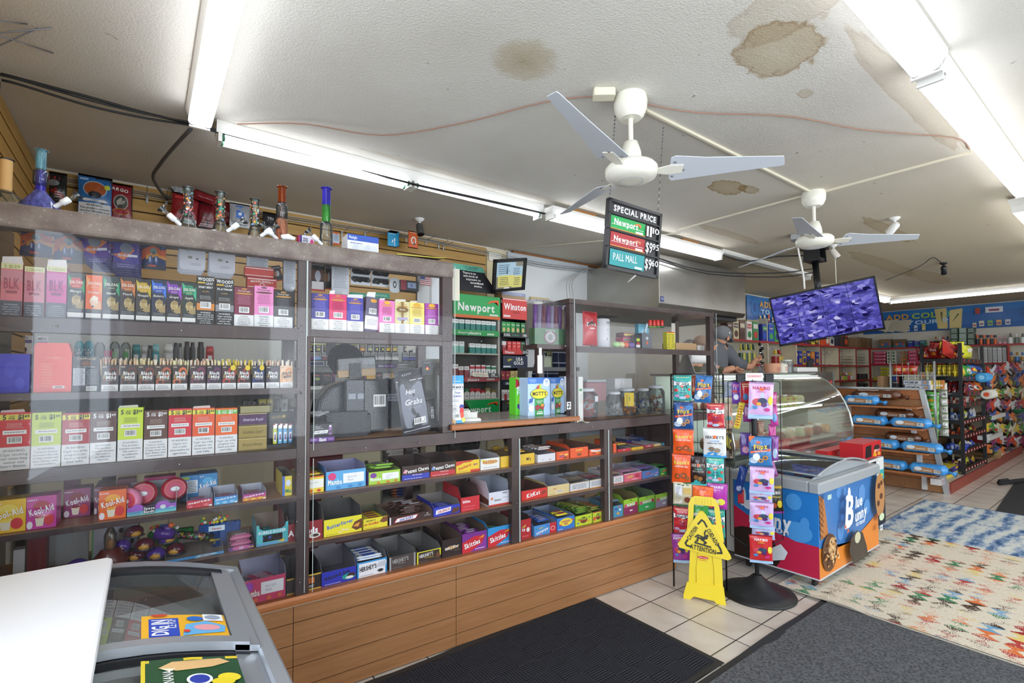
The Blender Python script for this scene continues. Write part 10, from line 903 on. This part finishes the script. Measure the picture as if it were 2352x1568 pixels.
for k,(y,z)in enumerate(((4.1,2.52),(3.85,2.5))):mb.grid(lambda a,b:(14.5-.02*sin(a*3),y+.5*a-.15-b*.1,z-.02+.3*b+.1*a*(1-b)),6,4,C(('c8c0a8','b8b098')[k],.5));
tag(obj('silver_wrap',mb),'pale plastic covered pack piled over the banner corner at the far wall','packet')
def row(label,name,cat,pl,x0,x1,n,yt,z,cols,kind='box',jit=0,group=None,prof=None,dep=.12,items=(),names=None,hpx=None,gap=.06):
 w=(x1-x0)/n
 for i in range(n):
  a=x0+w*i+w*gap;b=x0+w*(i+1)-w*gap;c=cols[i%len(cols)];lb='%s, %s'%(label,nth(i,n))if n>1 else label;y=yt+rr.uniform(-jit,jit)
  if kind=='box':carton(lb,pl,a,b,y,z,c,items or [('e',.5,.3,.35,.18,cols[(i+1)%len(cols)]),('r',.1,.62,.9,.86,cols[(i+2)%len(cols)]),('t',.5,.74,.1,'FLAKES'[:4+i%3],'f4f0e4',.7,2)],dep=dep,name=name,cat=cat,group=group or label)
  else:bottle(lb,pl,(a+b)/2,b-a,y,z,prof,[(.62,c),(1,cols[(i+1)%len(cols)]if len(cols)>1 else c)],name,cat,group or label,n=12)
PA=PY(4.43);PB_=PX(14.33);row('dark brown cocoa cereal box with cream print on the top wall shelf','cereal_box','cereal box',PA,1669,1712,3,736,2.125,('4a2a20','d8c8a0','5c3426'),group='cocoa cereal boxes');row('white, red and green cereal box on the top wall shelf','cereal_box','cereal box',PA,1714,1742,2,738,2.125,('e4e0d4','2f8a4a','c83a30'));row('blue and green cereal box right of the white ones','cereal_box','cereal box',PA,1750,1792,3,744,2.125,('2a3a9a','2a58c0','4aa84a'));row('brightly coloured cereal box left under the television','cereal_box','cereal box',PA,1820,1880,7,753,2.125,('e0c02a','3a6a8a','c83030','5a2a6a','4a2a20','d8cc3a','5a3a2a'));row('orange, white and brown cereal box right under the television','cereal_box','cereal box',PA,1884,1948,6,759,2.125,('e0581e','d84a28','e4e0d0','26304a','3a3030','4a2c20'));row('brown shipping box on the top shelf at the corner','shipping_box','box',PA,1952,2006,2,776,2.125,('8a6a48','7a5c3c'),items=[('r',.45,0,.55,1,'9a7a54')]);CAN=[(.95,0),(1,.03),(1,.97),(.95,1)];BOT=[(1,0),(1,.55),(.8,.7),(.4,.8),(.4,1)];row('bottle with yellow cap on the second wall shelf','sauce_bottle','bottle',PA,1703,1738,6,790,1.705,('2a4a34','c8c23a'),'b',prof=BOT);row('white and blue can stacked on the second wall shelf','food_can','can',PA,1756,1784,3,800,1.705,('c8ccd0','3a4a8a'),'b',prof=CAN);row('red hot sauce bottle with yellow cap','sauce_bottle','bottle',PA,1784,1802,2,803,1.705,('a82a1e','d8b83a'),'b',prof=BOT);row('dark blue cookie box on the second wall shelf','cookie_box','box',PA,1824,1862,4,806,1.705,('26308a','2a3aa0','c8a03a'));row('orange and blue snack box on the second wall shelf','snack_box','box',PA,1862,1882,2,808,1.705,('e08a2a','2a3a8a'));row('white patterned can on the second wall shelf beside the divider','food_can','can',PA,1884,1912,4,808,1.705,('d0ccc4','5a4a8a'),'b',prof=CAN);row('red tall can on the second wall shelf','food_can','can',PA,1927,1936,2,806,1.705,('b82a24','2a3a8a'),'b',prof=CAN)
for r in range(3):row('red and white tin, %s layer'%('bottom','middle','top')[r],'food_tin','tin',PY(4.42+.01*r),1940,1968,5,832-7*r,1.705+.07*r,('c8bcb4','8a3a3c'),'b',prof=CAN,group='stacked red and white tins')
for r in range(4):row('dark can near the corner, %s layer'%('bottom','second','third','top')[r],'food_can','can',PY(4.45),1972,1998,6,832-6.3*r,1.705+.063*r,('3a4048','8a8e94'),'b',prof=CAN,group='stacked dark cans near the corner')
row('bright coloured cleaning bottle on the third wall shelf','cleaning_bottle','bottle',PA,1928,1970,6,856,1.365,('3a6ac0','d8b060','8ac03a','c84a5a','d8d8d8','e0b83a'),'b',prof=BOT);row('dark wrapped pack on the third wall shelf near the corner','dark_pack','packet',PA,1972,1996,3,858,1.365,('262a38','3a3f50','2a2c30'));row('jar with red lid on the fourth wall shelf','sauce_jar','jar',PA,1928,1950,4,893,.935,('6a2a1e','b82a24'),'b',prof=CAN);carton('small black packs on the fourth wall shelf',PA,1952,1968,897,.935,'26262a',[('l',.1,.2,.9,.8,3,'8a8a8e')],dep=.1);row('dark pack leaning on the fourth wall shelf near the corner','dark_pack','packet',PA,1972,1998,2,880,.935,('2a3040','20242c'));row('brown open display carton on the far top shelf','display_carton','box',PB_,2016,2082,2,779,2.125,('7a6448','6a5640'),items=[('r',0,.0,1,.35,'3a6a78'),('e',.3,.4,.12,.12,'d8622a'),('e',.6,.45,.12,.12,'3a5ac0'),('e',.8,.38,.1,.1,'c83a4a')]);row('dark blue flat box on the far top shelf','flat_box','box',PB_,2084,2126,3,783,2.125,('2a2f86','3a3f9a','2a7a5a'),jit=2);row('dark spray bottle on the far top shelf','spray_bottle','bottle',PB_,2144,2180,4,772,2.125,('2a2a3a','b8702a','d8d4c8','c83a2a'),'b',prof=BOT)
for r in range(3):row('green patterned box in the tall stack, %s layer'%('bottom','middle','top')[r],'patterned_box','box',PB_,2182,2240,3,778-12.5*r,2.125+.133*r,('3a5a48','8aa090','2f4a3c'),items=[('l',.05,.1,.95,.9,4,'c8d4c8')],group='green patterned boxes in the tall stack')
row('black drink bottle with orange cap on the far top shelf','drink_bottle','bottle',PB_,2240,2289,6,769,2.125,('1f2438','e0622a'),'b',prof=[(1,0),(1,.6),(.95,.72),(.95,1)],items=());row('pink bottle on the far top shelf','lotion_bottle','bottle',PB_,2290,2312,2,773,2.125,('e0a0b4',),'b',prof=[(.8,0),(1,.3),(.9,.75),(.4,.95),(.3,1)]);row('white detergent bottle with gray cap on the far top shelf','detergent_bottle','bottle',PB_,2313,2355,3,765,2.125,('dfe2de','6a7068'),'b',prof=[(.9,0),(1,.3),(.85,.6),(.6,.64),(.4,.9),(.3,1)])
for r in range(4):row('pink roll pack on the far second shelf, %s layer'%('bottom','second','third','top')[r],'roll_pack','packet',PB_,2004,2036,1,830-7.5*r,1.735+.08*r,('c82a5c',),items=[('l',.05,.3,.8,.75,2,'ecd8dc'),('r',.86,.2,.98,.8,'e8c8d0')],group='pink roll packs');row('pink roll pack right of the yellow boxes, %s layer'%('bottom','second','third','top')[r],'roll_pack','packet',PB_,2084,2110,1,828-7.8*r,1.735+.08*r,('c4305e',),items=[('l',.05,.3,.8,.75,2,'ecd8dc')],group='pink roll packs on the right')
row('white card of round green prints on the far second shelf','print_card','packet',PB_,2036,2058,2,806,1.735,('d0d0c4',),items=[('e',.5,.14+.24*j,.3,.09,'5a7a50')for j in range(4)])
for r in range(4):row('yellow-orange box on the far second shelf, %s layer'%('bottom','second','third','top')[r],'small_box','box',PB_,2068,2084,2,829-7*r,1.735+.083*r,('c8a05a','b87a3a'),items=[('e',.5,.5,.3,.3,'c83a34')],group='small yellow-orange boxes')
for r in range(4):row('bright yellow box on the far third shelf, %s layer'%('bottom','second','third','top')[r],'yellow_box','box',PB_,(2006 if r==0 else 2022),2042,(5 if r==0 else 3),866-7.4*r,1.345+.083*r,('d8d03a','c8c02a'),items=[('r',.1,.3,.9,.6,'a8a020')],group='bright yellow boxes on the far third shelf')
row('pale gray notebook pack on the far second shelf','notebook_pack','packet',PB_,2246,2312,6,798,1.735,('c4c4c0','d0d0cc','b4b4b0'),items=[('l',.1,.1,.9,.9,6,'8a8c8c')]);row('amber bottle with blue label on the far second shelf','amber_bottle','bottle',PB_,2316,2354,3,808,1.735,('a87a2a','3a70b0'),'b',prof=BOT);row('big blue wipes pack on the far third shelf','wipes_pack','packet',PB_,2328,2354,1,846,1.345,('2a5ab0',),items=[('t',.4,.75,.16,'Scott','e8d070',.6),('e',.3,.3,.2,.12,'e07a3a'),('e',.8,.3,.15,.12,'e8e8e8')]);row('orange and purple bag on the far fourth shelf','litter_bag','bag',PB_,2320,2354,3,886,.975,('c88a2a','5a2a6a','d8a83a'));row('green pack on the far fifth shelf','green_pack','packet',PB_,2325,2354,1,932,.605,('2f7a4a',));row('bright blue bag on the far lowest shelf','blue_bag','bag',PB_,2326,2354,1,975,.255,('2a7ac0',));row('small white pack on the far fourth shelf near the corner','white_pack','packet',PB_,2004,2040,4,895,.975,('c8c4b8','d8d4cc'),items=[('l',.1,.2,.9,.8,2,'8a8a84')])
# hanging price sign
ps=thing('price_sign',tuple(CUv*2.094+CWv*1.90+_v(0,0,2.13)),-CA,'black hanging SPECIAL PRICE board with three brand strips and white numbers','sign');ps.rotation_euler=(R_(4),R_(2),-CA);W,H=.475,.42;mb=MB();DK=C('1c1c1f',.3);mb.box(-W/2,W/2,0,.02,0,H,DK)
for x0,x1,z0,z1 in ((-W/2,W/2,0,.02),(-W/2,W/2,H-.018,H),(-W/2,-W/2+.02,0,H),(W/2-.02,W/2,0,H),(-W/2,W/2,.127,.137),(-W/2,W/2,.232,.242),(-W/2,W/2,.33,.338)):mb.box(x0,x1,-.012,0,z0,z1,DK)
obj('board',mb,ps);mb=MB();it=[('t',.5,.885,.085,'SPECIAL PRICE','e8e8ea',{'wd':.80,'b':2,'fit':1,'gap':.16})]
for i,(y0,y1,c,nm,nc)in enumerate(((.585,.775,'12994a','Newport','f2f4f0'),(.335,.54,'a02226','Newport','ecdcd8'),(.06,.29,'1f8a8c','PALL MALL','e4ecec'))):
 it+=[('r',.06,y0,.70,y1,c),('t',.34,(y0+y1)/2+.02,(.085,.075,.10)[i],nm,nc,{'wd':.44,'b':(2,2,0)[i],'fit':1,'rot':(0,0,2)[i]}),('r',.52,y0+.015,.66,y0+.045,'dfe4df')]
 if i<2:it+=[('p',[(.47,y0+.13),(.55,y0+.165),(.62,y0+.15),(.60,y0+.10),(.57,y0+.14)],('e06a2a','c07a5a')[i]),('r',.06,y0+.0,.70,y0+.012,'c88a3a'),('r',.07,y0+.065,.66,y0+.07,'f0f4f0')]
it+=[('t',.755,.675,.15,'11','f0f0f0',{'wd':.1,'fit':1,'b':1}),('t',.885,.70,.085,'10','f0f0f0',{'wd':.13,'fit':1,'b':1}),('t',.765,.435,.15,'$9','f0f0f0',{'wd':.13,'fit':1,'b':1}),('t',.895,.46,.09,'95','f0f0f0',{'wd':.13,'fit':1,'b':1}),('t',.765,.185,.15,'$9','f0f0f0',{'wd':.13,'fit':1,'b':1}),('t',.895,.21,.09,'60','f0f0f0',{'wd':.13,'fit':1,'b':1})];art(mb,lambda x,y,k:(x-W/2,-.001-k,y),W,H,it,.0008);ps.scale=(.9,.9,.9);obj('price_strips',mb,ps);mb=MB()
for s in (-1,1):
 for k in range(26):mb.lathe([(.005,-.0015),(.0075,0),(.005,.0015)],C('8a8a8c',.3,.8),8,MT((s*(W/2-.02),.01,H+.008+.022*k))@MR(R_(90),4,('X','Y')[k%2]))
obj('chain',mb,ps)
